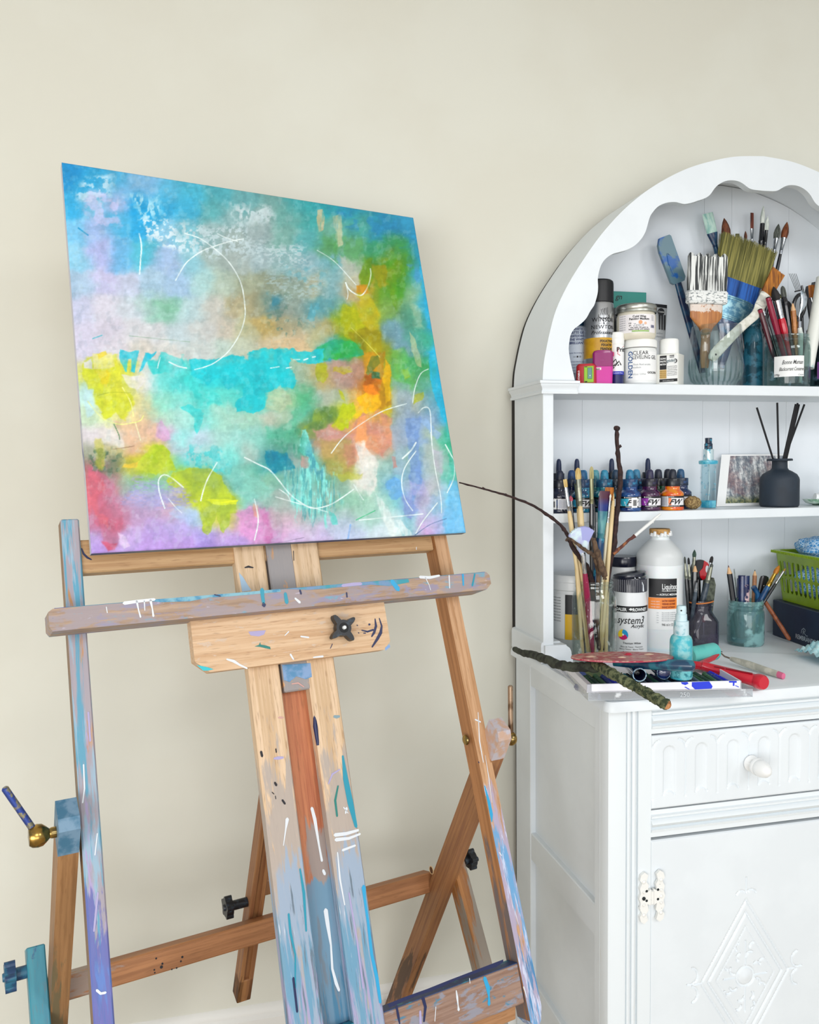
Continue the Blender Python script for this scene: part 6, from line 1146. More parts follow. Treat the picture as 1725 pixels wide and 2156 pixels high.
# reed diffuser
p=on(1641,1.712,S2); m_=mpp(p); z=lambda y:(1061-y)*m_; t=thing('diffuser_bottle','matt charcoal-blue bottle of a reed diffuser with flared rim','bottle',M=up(p))
g=G(); DF=mat('matt charcoal','212e3c',.62,c2='1d2834',sc=20); R=39*m_
g.lathe([(0,0),(R*.93,0),(R*.99,.003),(R,.008),(R,z(1005)),(R*.97,z(1000)),(R*.86,z(993)),(R*.62,z(987)),(R*.46,z(984)),(R*.40,z(980)),(R*.385,z(966)),(R*.42,z(965.5)),(R*.64,z(965)),(R*.655,z(963)),(R*.62,z(960.5)),(R*.30,z(960.5)),(R*.28,z(975)),(0,z(975))],DF,48); g.build('body',t)
RDm=mat('black reed','17171b',.8)
for i,(tx,ty,bx,by,dY,lab) in enumerate(((1594,858,1642,1010,.004,'black reed leaning furthest left in the charcoal diffuser'),(1637,848,1641,1010,.0,'upright black reed in the charcoal diffuser'),(1676,851,1640,1010,-.006,'black reed at the left of the right-leaning bundle'),(1680,849,1643,1010,.0,'black reed in the middle of the right-leaning bundle'),(1683,852,1646,1010,.006,'black reed at the right of the bundle'),(1694,852,1636,1010,.01,'black reed leaning furthest right in the charcoal diffuser'))):
    A=P(bx,by,Y=1.712-dY*.5); B_=P(tx,ty,Y=1.722+dY*2); stick('diffuser_reed',lab,'reed',[A,B_],.0023,RDm,group='reeds in the diffuser bottle',seg=10)
# glass ornament at the right edge
p=on(1738,1.735,S2); m_=mpp(p); t=thing('glass_dish','green-tinged glass dish with a white curled rim, cut by the picture edge','ornament',M=Matrix.Translation(p)); GG=mat('green marbled glass','2f7f50',.1,c2='c4d8cc',sc=50,coat=.8)
g=G(); g.lathe([(0,0),(.030,0),(.052,.006),(.060,.015),(.055,.0145),(.03,.007),(0,.006)],GG,40,squash=.55); g.build('bowl',t)
g=G(); g.tube(knots([(-.040,-.012,.020),(-.030,-.014,.019),(-.026,-.014,.026),(-.012,-.012,.034),(.01,-.01,.036)],4,0,1),[.0075+.002*math.cos(i*.4) for i in range(17)],mat('white enamel','eef2f4',.12,coat=.8),14); g.build('curled_rim',t)
g=G(); g.lathe([(0,-.003),(.016,-.003),(.019,0),(.016,.003),(0,.004)],mat('mirror','9aa0a8',.05,1.),28,Matrix.Translation((.004,-.002,.052))@Matrix.Rotation(PI/2,4,'X')); g.lathe([(.016,-.0035),(.0195,-.003),(.0205,0),(.0195,.003),(.016,.0035)],BLK,28,Matrix.Translation((.004,-.002,.052))@Matrix.Rotation(PI/2,4,'X')); g.tube([(.004,0,.010),(.004,0,.034)],.004,BLK,8); g.build('round_mirror',t)
# ================================================================== worktop: tubs, bottles, jars
def zf(x,Y,z0): return lambda y:hz(y,x,Y)-z0
Wm=mat('white tub plastic','e8eaea',.3); DBl=mat('dark navy lid','0c1126',.28,coat=.3)
# yellow-labelled tub
p=on(1207,1.752,WT); z=zf(1207,1.752,WT); m_=mpp(p); r=47*m_; H=z(1207)
t=thing('paint_tub','large white tub with black and yellow label behind the brush jar','tub',M=up(p,-.25))
g=G(); g.lathe([(0,0),(r*.90,0),(r*.93,.004),(r*.97,z(1235)),(0,z(1235))],Wm,48); g.band(r*.945,-.005,.05,z(1338),z(1246),BLK,off=.002); g.band(r*.945,-.050,-.006,z(1338),z(1246),LBW,off=.002); g.band(r*.945,-.005,.05,z(1338),z(1286),mat('yellow label','f0bc10',.45),off=.0026)
for k in range(9): g.text('gloss medium varnish',.0042,BLK,-.045,z(1254+k*6),r=r*.945,align='L',off=.003,maxw=.030)
g.text('V',.02,BLK,.030,z(1306),r=r*.945,off=.0034,bold=.02); g.build('body',t)
g=G(); pr=[(r*.97,z(1239)),(r*1.02,z(1237)),(r*1.02,z(1222)),(r,z(1221)),(r,z(1210)),(r*.97,H),(0,H)]; g.lathe(pr,Wm,48); g.build('lid',t)
# tub with black lid
p=on(1311,1.774,WT); z=zf(1311,1.774,WT); m_=mpp(p); r=28.5*m_
t=thing('gesso_tub','white tub with flat navy-black lid behind the system paint bottle','tub',M=up(p))
g=G(); g.lathe([(0,0),(r*.95,0),(r,.004),(r,z(1200)),(r*.93,z(1196)),(r*.93,z(1190)),(0,z(1190))],Wm,40); g.build('body',t); g=G(); g.lathe([(r*.92,z(1192)),(r*1.0,z(1191)),(r*1.02,z(1190)),(r*1.02,z(1174)),(r*.98,z(1171)),(r*.90,z(1170.5)),(0,z(1171))],DBl,40); g.build('lid',t)
# acrylic bottle with cap
p=on(1326,1.690,WT); z=zf(1326,1.690,WT); m_=mpp(p); r=35.5*m_
t=thing('acrylic_bottle','white acrylic paint bottle with ribbed navy cap and colour-wheel label','bottle',M=up(p,.06))
g=G(); g.lathe([(0,0),(r*.97,0),(r,.004),(r,z(1290)),(r*.995,z(1270)),(r*.96,z(1256)),(r*.93,z(1246)),(r*.93,z(1240)),(0,z(1240))],mat('white paint bottle','e9ebed',.32),48)
g.band(r,-.052,.052,z(1283.5),z(1271),BLK,off=.0005); g.text('DALER',.0098,LBW,-.021,z(1281),r=r,bold=.03,off=.0011,sx=.85); g.text('ROWNEY',.0098,LBW,.022,z(1281),r=r,bold=.03,off=.0011,sx=.85); c_=z(1277)
R2=lambda x_,z_:Matrix.Translation(((r+.0012)*math.sin(x_/r),-(r+.0012)*math.cos(x_/r),z_))@Matrix.Rotation(x_/r,4,'Z')
g.add([(-.0045,0,0),(0,0,-.0032),(.0045,0,0),(0,0,.0032)],[(0,1,2,3)],LBW,R2(0,c_))
g.text('system3',.0235,BLK,.001,z(1307),r=r,shear=.30,bold=.004,maxw=.062,off=.001); g.text('Acrylic',.011,BLK,.016,z(1315),r=r,shear=.3,bold=.01,off=.001)
for i,cc in enumerate(('1f9fd8','d01a6c','f0d028')):   # three-colour swirl
    a0=PI/2-i*2*PI/3; pts=[(0,0,0)]+[(.0115*math.cos(a0-k*2*PI/3/12),0,.0115*math.sin(a0-k*2*PI/3/12)) for k in range(13)]
    a1=a0-2*PI/3; pts+=[(.006*math.cos(a1+.5),0,.006*math.sin(a1+.5))]; pts[0]=(0,0,0); mid=(.006*math.cos(a0+.5),0,.006*math.sin(a0+.5)); pts=[pts[0],mid]+pts[1:]
    g.add(pts,[tuple(range(len(pts)))],mat('swirl '+cc,cc,.45),R2(-.016,z(1330)))
g.lathe([(.0022,0),(0,.0002)],LBW,12,R2(-.016,z(1330))@Matrix.Translation((0,-.0003,0))@Matrix.Rotation(PI/2,4,'X'))
g.text('Titanium White',.0062,BLK,.003,z(1349),r=r,off=.001,bold=.01); g.text('Blanc de Titane · Titanweiss',.0044,BLK,.003,z(1356),r=r,off=.001); g.text('Bianco Titanio · Blanco Titanio',.0044,BLK,.003,z(1361),r=r,off=.001); g.text('009',.0098,BLK,-.010,z(1370.5),r=r,off=.001,bold=.02)
g.band(r,.0005,.0060,z(1371),z(1365),BLK,off=.001,seg=2); 
for k in range(4): g.band(r,.0085+k*.003,.0103+k*.003,z(1369),z(1367),BLK,off=.001,seg=1)
g.build('body',t)
g=G(); rc=r*.965; g.lathe([(rc,z(1243)),(rc,z(1216)),(rc*.97,z(1214)),(0,z(1214))],DBl,48)
for k in range(48): a=2*PI*k/48; g.box((rc*math.cos(a),rc*math.sin(a),(z(1242)+z(1217))/2),(.0016,.0016,z(1217)-z(1242)),DBl)
g.build('cap',t); g=G(); g.lathe([(0,0),(rc*.98,0),(rc,.002),(rc*.98,.0065),(rc*.7,.008),(0,.008)],DBl,40,Matrix.Translation((0,0,z(1213)))@Matrix.Rotation(-.14,4,'Y'))
g.tube([(.018,-.022,z(1212)),(.024,-.0255,z(1222)),(.0265,-.0262,z(1228)),(.027,-.0262,z(1241))],[.002,.0016,.0012,.0022],C_wh,8); g.tube([(.008,-.034,z(1211)),(.011,-.0325,z(1218)),(.012,-.0332,z(1222))],[.001,.0013,.0008],C_wh,6); g.tube([(-.010,-.033,z(1209)),(-.008,-.033,z(1213))],[.0012,.0006],C_wh,6); g.build('flip_lid',t)
# varnish bottle
p=on(1388,1.726,WT); z=zf(1388,1.726,WT); m_=mpp(p); r=47.3*m_; HD=NT('cloudy bottle plastic'); HD.b.inputs['Base Color'].default_value=lin('e6eaec'); HD.b.inputs['Roughness'].default_value=.35; HD.b.inputs['Subsurface Weight'].default_value=.3; HD.b.inputs['Subsurface Scale'].default_value=.01; HD=HD.m
HE=mat('empty bottle plastic','d3d7d8',.35)
t=thing('varnish_bottle','tall translucent varnish bottle with black and orange label and crusted cork stopper','bottle',M=up(p,-.1))
g=G(); g.lathe([(0,0),(r*.94,0),(r*.99,.005),(r,z(1372)),(r*.985,z(1366)),(r,z(1360)),(r,z(1322)),(r*.99,z(1215)),(r*.99,z(1187)),(r*.985,z(1186),HE),(r*.99,z(1172),HE),(r*.97,z(1165),HE),(r*.85,z(1155),HE),(r*.45,z(1136),HE),(r*.41,z(1134),HD),(r*.41,z(1122),HD),(0,z(1122),HD)],HD,56)
a0,a1=-.018,.046; g.band(r,-.040,.052,z(1317),z(1212),LBW,off=.0004); g.band(r,a0,a1,z(1251),z(1212.5),BLK,off=.0010); OR=mat('orange label block','f08a34',.45); g.band(r,a0-.001,a1,z(1274.5),z(1251.5),OR,off=.0010)
g.text('Liquitex',.0178,LBW,.028,z(1234),r=r,bold=.012,off=.0018,maxw=.034,sx=.8); g.rect(0,0,0,0,LBW); g.text('PROFESSIONAL',.0042,LBW,.028,z(1238.5),r=r,bold=.02,space=1.3,off=.0018,maxw=.034); g.text('— ACRYLIC MEDIUM',.0062,LBW,.022,z(1246.5),r=r,bold=.02,off=.0018,maxw=.046)
for i,s_ in enumerate(('SATIN VARNISH','VERNIS SATINÉ','BARNIZ SATINADO')): g.text(s_,.0060,mat('brown red print','8c2f14',.5),.011,z(1259.5+i*6.4),r=r,bold=.03,off=.0018,align='L',maxw=.030); g.text('vernis satin',.0042,LBW,.006,z(1260+i*5.6),r=r,align='R',off=.0018)
for i in range(5): g.text('Non-removable, durable finish',.0036,GRY,.011,z(1283+i*4),r=r,align='L',off=.0014,maxw=.032); g.text('use',.0034,GRY,.004,z(1283+i*5),r=r,align='R',off=.0014)
g.text('946 ml ℮ 32 fl oz',.0085,BLK,.011,z(1309),r=r,align='L',off=.0014,maxw=.036); g.build('body',t)
g=G(); rs=21*m_; pp=[(rs*.92,z(1127)),(rs*.98,z(1124)),(rs*1.0,z(1115)),(rs*.97,z(1113)),(0,z(1113))]; g.lathe(pp,mat('crusted brown cap','9c7440',.8,c2='c89a5c',sc=90,bump=.5),28)
for i in range(9):
    a=-2.3+i*.33; g.tube([(rs*math.cos(a),rs*math.sin(a),z(1127)),(rs*1.03*math.cos(a+.05),rs*1.03*math.sin(a+.05),z(1121-4*math.sin(i*2.1)))],[.005,.003],Wm,8)
g.build('stopper',t)
# purple square jar
GP=glass('dark stained glass','d6d6de',dirt='3c364c',cover=.35,sc=16,base=.26); p=on(1474,1.712,WT); z=zf(1474,1.712,WT); m_=mpp(p); w_=72*m_
t=thing('square_jar','square-shouldered jar stained dark violet, full of brushes and a sanding block','jar',M=up(p,.42)); 
g=G()
def sq(g,prof,m,n=36,pw=5):
    v=[];f=[]
    for hw_,z_,sqr in prof:
        for i in range(n):
            a=2*PI*i/n; c,s=math.cos(a),math.sin(a); k=(abs(c)**sqr+abs(s)**sqr)**(-1/sqr); v.append((hw_*k*c,hw_*k*s,z_))
    for j in range(len(prof)-1):
        for i in range(n): q=(i+1)%n; f.append((j*n+i,j*n+q,(j+1)*n+q,(j+1)*n+i))
    f.append(tuple(range(n))[::-1]); g.add(v,f,m)
hw_=w_/2*.86; sq(g,[(hw_*.9,0,5),(hw_,.004,6),(hw_,z(1306),6),(hw_*.93,z(1299),4),(hw_*.80,z(1290),2.6),(hw_*.76,z(1284),2),(hw_*.76,z(1278),2),(hw_*.83,z(1277),2),(hw_*.83,z(1273),2),(hw_*.77,z(1272),2),(hw_*.80,z(1268),2),(hw_*.78,z(1263),2),(hw_*.72,z(1263),2),(hw_*.72,z(1290),2),(hw_*.92,z(1306),6),(hw_*.92,.008,6),(hw_*.4,.008,2)],GP); g.build('glass_body',t)
g=G(); g.tube([(hw_*.84*math.cos(a),hw_*.84*math.sin(a),z(1266+1.5*math.sin(a*2))) for a in [i*PI/12 for i in range(25)]],.0016,mat('orange rubber band','c8783c',.5),8); g.build('rubber_band',t)
PJ=p
def pj(lab,tip,tail,Yt,bm_,fm,hm,hb,wf,wh,bl,fl,kind='round',thin=.4,Ya=1.712,name='paintbrush',cat='paintbrush'):
    T=P(*tip,Y=Yt); A=P(*tail,Y=Ya); A.z=max(A.z,WT+.010); mp=mpp(T); return brush(lab,T,A,hb*mp,wf*mp,wh*mp,bl*mp,fl*mp,bm_,fm,hm,kind,thin,name=name,cat=cat)
pj('thin brush leftmost in the square jar, dark tip upright',(1442,1172),(1455,1350),1.715,B3,SVd,HB,2.6,2.4,4,14,32,'filbert',.6)
pj('thin brush second from left in the square jar',(1450,1174),(1460,1350),1.712,B5,SVd,HB,2.8,2.4,3.6,14,32,'filbert',.6)
pj('brush with the tallest pointed green-grey tip in the square jar',(1463,1157),(1452,1345),1.735,mat('bristle green grey','3f5a4c',.8,c2='26362f',sc=200,vs=(1,1,.1)),SVd,HG_,3.6,3.2,4.5,16,26)
pj('brush with small black tip leaning right out of the square jar',(1500,1171),(1462,1350),1.700,B5,SV,HG_,4.2,3.4,4.5,14,38,'filbert',.6)
pj('grey brush leaning right beside the black-tipped one in the square jar',(1500,1186),(1458,1350),1.692,B3,SVd,HG_,3,3.2,6.5,8,34)
pj('short silver-ended pen leaning across the front of the square jar',(1468,1226),(1450,1352),1.685,SV,SV,HG_,2.2,2.6,4.4,2,18,name='pen',cat='pen')
pencil('pale sharpened pencil between black handles in the square jar',(1464,1187),(1461,1345),1.722,1.712,5.5,HB,zmin=WT+.01,cone=17)
K=lambda x,y,Y=1.735:P(x,y,Y=Y)-A; A=P(1472,1345,Y=1.73)
t=thing('spotted_paddle','round red and black painted paddle with a white spot in the square jar','paddle',M=Matrix.Translation(A)); RP=mat('glossy red','c01422',.2,coat=.6)
g=G(); n=28; g.prism([(K(1474+19*math.cos(a),1200+22*math.sin(a)).x,K(1474+19*math.cos(a),1200+22*math.sin(a)).z) for a in [2*PI*i/n for i in range(n)]],K(1474,1200).y-.003,K(1474,1200).y+.003,HB); g.tube([K(1470,1220),(0,0,0)],.006,HB,12); g.build('paddle_body',t)
g=G(); yb=K(1474,1200).y-.0036; poly=[(1481,1180),(1488,1184),(1492,1191),(1493,1200),(1490,1212),(1484,1220),(1478,1221),(1473,1215),(1471,1204),(1474,1200),(1478,1196),(1480,1188)]; g.prism([(K(a,b).x,K(a,b).z) for a,b in poly],yb-.0008,yb+.001,RP); g.prism([(K(1487+3.5*math.cos(a),1198+8*math.sin(a)).x,K(1487+3.5*math.cos(a),1198+8*math.sin(a)).z) for a in [2*PI*i/14 for i in range(14)]],yb-.0014,yb,C_wh); g.build('painted_patch',t)
A=P(1482,1335,Y=1.715); B_=P(1494,1219,Y=1.716); M=axisM(A,B_,(1,0,0)); L=(B_-A).length
g=G(); g.prism([(-.011,0),(.011,0),(.0125,L-.012),(.006,L+.004),(-.010,L-.004)],-.009,.009,mat('grey green stone','5c6256',.9,c2='3f443c',sc=120,bump=.4)); tag(g.build('sanding_block',None,M),'rough grey-green block standing in the square jar','sanding block')
K=lambda x,y,Y=1.690:P(x,y,Y=Y)-A; A=P(1479,1340,Y=1.69); t=thing('red_tipped_tweezers','bent metal tweezers with a red bead inside the square jar','tweezers',M=Matrix.Translation(A)); g=G(); g.tube([K(1482,1310),K(1482,1336),K(1473,1342),K(1465,1338),K(1478,1306)],.0011,SV,8); g.build('prongs',t); g=G(); g.lathe([(0,-.008),(.0035,-.006),(.0045,0),(.003,.007),(0,.009)],RP,14,Matrix.Translation(K(1482,1304))); g.build('bead',t)
# teal jar
GT=glass('teal stained glass','d8eceb',dirt='8cbcbe',cover=.42,sc=22,base=.22); p=on(1570,1.700,WT); z=zf(1570,1.700,WT); m_=mpp(p); r=37*m_
t=jar('teal_jar','teal-stained glass jar of pencils and pens in front of the back board',p,[(r*.93,0),(r*.99,.004),(r,.010),(r,z(1293)),(r*.98,z(1287)),(r*.95,z(1283)),(r*.90,z(1282)),(r*.95,z(1279)),(r*.95,z(1276)),(r*.90,z(1274)),(r*.95,z(1271)),(r*.92,z(1267)),(r*.91,z(1263))],GT,'jar',.003,48,base=.008)
g=G(); g.lathe([(0,.0075),(r*.90,.0075),(r*.90,.016),(0,.017)],mat('dried blue sediment','1f5a80',.5,c2='2f8098',sc=60),32); g.build('paint_residue',t)
def pt_(lab,tip,tail,Yt,Ya=1.700,**k): return pencil(lab,tip,tail,Yt,Ya,zmin=WT+.012,**k)
pt_('black pencil with red-brown lead and silver print, leftmost in the teal jar',(1534,1190),(1556,1345),1.705,wpx=5.6,bodym=mat('pencil black','1a1c22',.3,c2='8a9498',sc=40,lo=.60,hi=.66),leadm=mat('sepia lead','5a2c24',.6),cone=18)
pt_('plain cedar pencil standing upright in the teal jar',(1590,1199),(1585,1345),1.725,wpx=4.4,bodym=mat('cedar pencil','b07a4c',.5,c2='96623a',sc=60),cone=13)
A=P(1562,1345,Y=1.71); A.z=WT+.012; B_=P(1546,1198,Y=1.722); stick('clear_ruler','translucent grey plastic strip behind the leftmost pencil','ruler',[A,B_],0,glass('frosted strip','c4ccd0',dirt='c4ccd0',cover=.5,base=.35),seg=4,flat=(.008,.0015))
A=P(1562,1345,Y=1.692); A.z=WT+.012; t=thing('marker_pen','navy marker pen with peeling pink label in the teal jar','pen',M=axisM(A,P(1563,1211,Y=1.698))); L=(P(1563,1211,Y=1.698)-A).length; g=G(); PNm=mat('marker navy','161c4a',.25,c2='1f2f5c',sc=60,coat=.4); g.tube([(0,0,0),(0,0,L-.03)],.0085,PNm,18); g.build('barrel',t); g=G(); g.tube([(0,0,L-.05),(0,0,L-.002),(0,0,L)],[.0092,.0092,.0075],PNm,18); g.box((.0,.0095,L-.030),(.004,.003,.045),PNm,bev=.001); g.build('pen_cap',t)
B_=P(1573,1212,Y=1.690); A=P(1571,1345,Y=1.690); A.z=WT+.012; g=G(); g.tube([A*0,B_-A],0,PNm,14,flat=(.0072,.004),up=(1,0,0)); g.tube([(B_-A)*.30+Vector((0,-.0006,0)),(B_-A)*.86+Vector((0,-.0006,0))],0,mat('torn pink label','d4b4b8',.5,c2='161c4a',sc=70,lo=.44,hi=.5),14,flat=(.0068,.0041),up=(1,0,0)); tag(g.build('label_marker',None,Matrix.Translation(A)),'flat navy pen with torn pink and white label in the teal jar','pen')
def tj(lab,tip,tail,Yt,bm_,fm,hm,hb,wf,wh,bl,fl,kind='round',thin=.4,Ya=1.70): 
    T=P(*tip,Y=Yt); A=P(*tail,Y=Ya); A.z=max(A.z,WT+.014); mp=mpp(T); return brush(lab,T,A,hb*mp,wf*mp,wh*mp,bl*mp,fl*mp,bm_,fm,hm,kind,thin)
tj('blue-handled round brush with golden tip leaning right from the teal jar',(1642,1190),(1560,1340),1.688,mat('bristle golden','d08c24',.6,c2='a86414',sc=200,vs=(1,1,.1)),GD,HBL,4.8,4.,6.,20,30)
tj('thin black brush with silver ferrule leaning furthest right from the teal jar',(1655,1196),(1563,1338),1.680,mat('bristle gold dark','a8862c',.6),SV,HB,1.6,2.8,3.6,8,30)
tj('thin dark brush handle crossing low in the teal jar mouth',(1606,1250),(1578,1345),1.712,B5,SV,HB,2,2.2,3,3,4)
A=P(1590,1335,Y=1.715); A.z=WT+.014; B_=P(1611,1212,Y=1.718); t=thing('craft_knife','black craft knife with rounded end behind the blue-handled brush','knife',M=Matrix.Translation(A)); g=G(); d_=B_-A; g.tube([d_*0,d_*.45,d_*.6,d_*.93,d_*.985,d_],0,HB,18,flat=[(.006,.005),(.008,.006),(.0125,.006),(.0125,.006),(.010,.005),(.004,.003)],up=(1,0,0)); g.lathe([(0,0),(.0012,0),(0,.0004)],WHT,8,Matrix.Translation(d_*.84+Vector((-.003,-.0062,0)))@Matrix.Rotation(PI/2,4,'X')); g.build('knife_body',t)
A=P(1588,1240,Y=1.702); B_=P(1600,1256,Y=1.700); t=stick('blue_pen_cap','short navy-blue pen cap poking from the middle of the teal jar','cap',[P(1587,1236,Y=1.702),P(1596,1250,Y=1.702),P(1592,1330,Y=1.705)],[.0065,.0062,.004],HBL,seg=14)
# leaning brown pencil
A=P(1664,1348,Z=WT+.005); d_=P(1604,1256,Y=1.745); t=thing('flat_pencil','rust-brown stick leaning against the navy box, foot on the worktop','stick',M=Matrix.Translation(A)); g=G(); dd_=d_-A; g.tube([dd_*0,dd_*.03,dd_*.05,dd_],[.0028,.0045,.0052,.0050],mat('rust brown stick','a8603c',.5,c2='7a4026',sc=50,vs=(1,1,1)),10); g.build('shaft',t)
# navy box
a_=Vector((1.339,1.772,WT)); b_=Vector((1.317,1.584,WT)); d1=(b_-a_).normalized(); d2=Vector((-d1.y,d1.x,0)); d2=d2 if d2.x>0 else -d2
Mb=Matrix.Identity(4)
for j in range(3): Mb[j][0]=d1[j]; Mb[j][1]=d2[j]
Mb.translation=a_; Hb=P(1628,1262,Y=1.772).z-WT; NB=mat('navy card box','15213a',.5,c2='1a2942',sc=20)
t=thing('pastel_box','navy presentation box with silver lettering under the green basket','box',M=Mb)
g=G(); g.box((.1425,.12,Hb/2),(.285,.24,Hb),NB,bev=.0015); g.box((.2185,-.0008,Hb*.66),(.001,.003,Hb*.62),mat('box groove','0a1020',.7)); g.box((.25,-.0006,Hb*.36),(.062,.0022,.0012),mat('box groove','0a1020',.7)); g.box((.25,-.0006,Hb*.93),(.062,.0022,.0012),mat('box groove','0a1020',.7)); g.build('carton',t)
SL=mat('silver print','b9c4cf',.3,.4); g=G(); MT=Matrix(((1,0,0,0),(0,1,0,-.0004),(0,0,1,0),(0,0,0,1)))
g.text('REMBRANDT',.0150,SL,.139,.012,bold=.02,sx=.9,M=MT,off=.0004); g.ribbon([(.122,-.0008,.028),(.124,-.0008,.036),(.131,-.0008,.041),(.138,-.0008,.038),(.136,-.0008,.033),(.128,-.0008,.032),(.135,-.0008,.029),(.142,-.0008,.025),(.147,-.0008,.026)],.0007,SL,nrm=(0,-1,0)); g.ribbon([(.129,-.0008,.026),(.130,-.0008,.034),(.132,-.0008,.038)],.0006,SL,nrm=(0,-1,0)); g.build('lettering',t)
# green basket on the box
GBk=mat('lime green plastic','82a010',.35,c2='74900a',sc=12,coat=.2); zb=Hb+.0008
Lb,Wb,Hk=.245,.20,.120
t=thing('green_basket','lime green slotted plastic basket full of blue cloths standing on the navy box','basket',M=Mb@Matrix.Translation((.016,.016,zb)))
def rring(l0,l1,w0,w1,zv,rad=.022,n=8):
    o=[]
    for cx_,cy_,a0 in ((l1-rad,w1-rad,0),(l0+rad,w1-rad,PI/2),(l0+rad,w0+rad,PI),(l1-rad,w0+rad,1.5*PI)):
        for i in range(n): a=a0+i*PI/2/(n-1); o.append(Vector((cx_+rad*math.cos(a),cy_+rad*math.sin(a),zv)))
    return o
def wall_pt(side,s,h,off=0.):  # side 0: visible long side (y=0), s metres along; flare with height
    fl=.012*h/Hk; return Vector((-fl+s*(1+2*fl/Lb),-fl-off,h))
g=G()
def slat(g,pA,pB,w,th): pass
def panel(g,P4,th,m): # quad prism between inner and outer
    v=[p_ for p_ in P4]+[p_+Vector((0,th,0)) for p_ in P4]; g.add(v,[(0,1,2,3),(7,6,5,4),(0,4,5,1),(1,5,6,2),(2,6,7,3),(3,7,4,0)],m)
th=.0022; ns=14; rows=((.020,.056),(.061,.097)); 
panel(g,[wall_pt(0,0,0),wall_pt(0,Lb,0),wall_pt(0,Lb,.020),wall_pt(0,0,.020)],th,GBk); panel(g,[wall_pt(0,0,.056),wall_pt(0,Lb,.056),wall_pt(0,Lb,.061),wall_pt(0,0,.061)],th,GBk); panel(g,[wall_pt(0,0,.097),wall_pt(0,Lb,.097),wall_pt(0,Lb,Hk),wall_pt(0,0,Hk)],th,GBk)
for z0,z1 in rows:
    for k in range(ns+1):
        s=Lb*k/ns; hw2=.0021 if k not in (0,ns) else .008
        q=[wall_pt(0,max(s-hw2,0),z0),wall_pt(0,min(s+hw2,Lb),z0),wall_pt(0,min(s+hw2,Lb),z1),wall_pt(0,max(s-hw2,0),z1)]; panel(g,q,th,GBk)
        if k<ns:
            for zz0,zz1,sg in ((z0,z0+.0045,1),(z1,z1-.0045,-1)):
                for ss,s2 in ((s+hw2,s+hw2+.0035),(s+Lb/ns-.0024,s+Lb/ns-.0059)): 
                    v=[wall_pt(0,ss,zz0),wall_pt(0,s2,zz0),wall_pt(0,ss,zz1)]; v+= [p_+Vector((0,th,0)) for p_ in v]; g.add(v,[(0,1,2),(5,4,3),(0,3,4,1),(1,4,5,2),(2,5,3,0)],GBk)
for x0_,x1_,y0_,y1_ in ((-.0,.0,0,Wb),(Lb,Lb,0,Wb)):      # end walls and far wall with simple slots
    fl=.012; sg=-1 if x0_<Lb/2 else 1
    for z0,z1 in ((0,.020),(.056,.061),(.097,Hk)): v=[(x0_+sg*fl*z0/Hk,-fl*z0/Hk,z0),(x0_+sg*fl*z0/Hk,Wb+fl*z0/Hk,z0),(x0_+sg*fl*z1/Hk,Wb+fl*z1/Hk,z1),(x0_+sg*fl*z1/Hk,-fl*z1/Hk,z1)]; v=v+[(a-sg*th,b,c) for a,b,c in v]; g.add(v,[(0,1,2,3),(7,6,5,4),(0,4,5,1),(1,5,6,2),(2,6,7,3),(3,7,4,0)],GBk)
    for k in range(15):
        yv=Wb*k/14
        for z0,z1 in rows: v=[(x0_+sg*fl*z0/Hk,yv-.0024,z0),(x0_+sg*fl*z0/Hk,yv+.0024,z0),(x0_+sg*fl*z1/Hk,yv+.0024,z1),(x0_+sg*fl*z1/Hk,yv-.0024,z1)]; v=v+[(a-sg*th,b,c) for a,b,c in v]; g.add(v,[(0,1,2,3),(7,6,5,4),(0,4,5,1),(1,5,6,2),(2,6,7,3),(3,7,4,0)],GBk)
panel(g,[Vector((0,Wb,0)),Vector((Lb,Wb,0)),Vector((Lb+.012,Wb+.012,Hk)),Vector((-.012,Wb+.012,Hk))],th,GBk)
g.box((Lb/2,Wb/2,.0015),(Lb,Wb,.003),GBk); g.build('basket_body',t)
g=G(); a=rring(-.023,Lb+.023,-.023,Wb+.023,Hk); b=rring(-.012,Lb+.012,-.012,Wb+.012,Hk); n=len(a); 
lo=[q-Vector((0,0,.004)) for q in a]; lb=[q-Vector((0,0,.004)) for q in b]; up_=[q+Vector((0,0,.002)) for q in a]; ub=[q+Vector((0,0,.002)) for q in b]
g.add(up_+ub+lb+lo,[(k_*n+i,k_*n+(i+1)%n,((k_+1)%4)*n+(i+1)%n,((k_+1)%4)*n+i) for k_ in range(4) for i in range(n)],GBk)
for k in range(46): g.box((-.010+k*.006,-.0242,Hk-.001),(.0016,.004,.0062),GBk)
g.build('rim',t)
# crumpled cloths in the basket
def crumple(nm,lab,c,r,sc_,seed,m,cat='cloth',squash=.8,M0=Mb):
    bm=bmesh.new(); bmesh.ops.create_icosphere(bm,subdivisions=4,radius=1); rnd=random.Random(seed); cs=[Vector([rnd.uniform(-1,1) for _ in range(3)]).normalized() for _ in range(26)]
    for v in bm.verts:
        d=v.co.normalized(); q=sorted((d-c_).length for c_ in cs); f_=1-.38*q[0]+.30*(q[1]-q[0]); v.co=Vector((d.x*sc_[0],d.y*sc_[1],d.z*sc_[2]))*r*f_
    bm.verts.index_update(); g=G(); g.add([v.co for v in bm.verts],[[v.index for v in f.verts] for f in bm.faces],m); bm.free()
    return tag(g.build(nm,None,M0@Matrix.Translation(c),smooth=50),lab,cat)
CLN=NT('blue checked cloth'); w1=CLN.n('ShaderNodeTexVoronoi'); w1.feature='DISTANCE_TO_EDGE'; w1.inputs['Scale'].default_value=150; CLN.l(CLN.co(),w1.inputs['Vector']); CLN.l(CLN.mix(CLN.ramp(w1.outputs[0],.04,.16),'bcd6ec','4a92cc'),CLN.b.inputs['Base Color']); CLN.b.inputs['Roughness'].default_value=.9
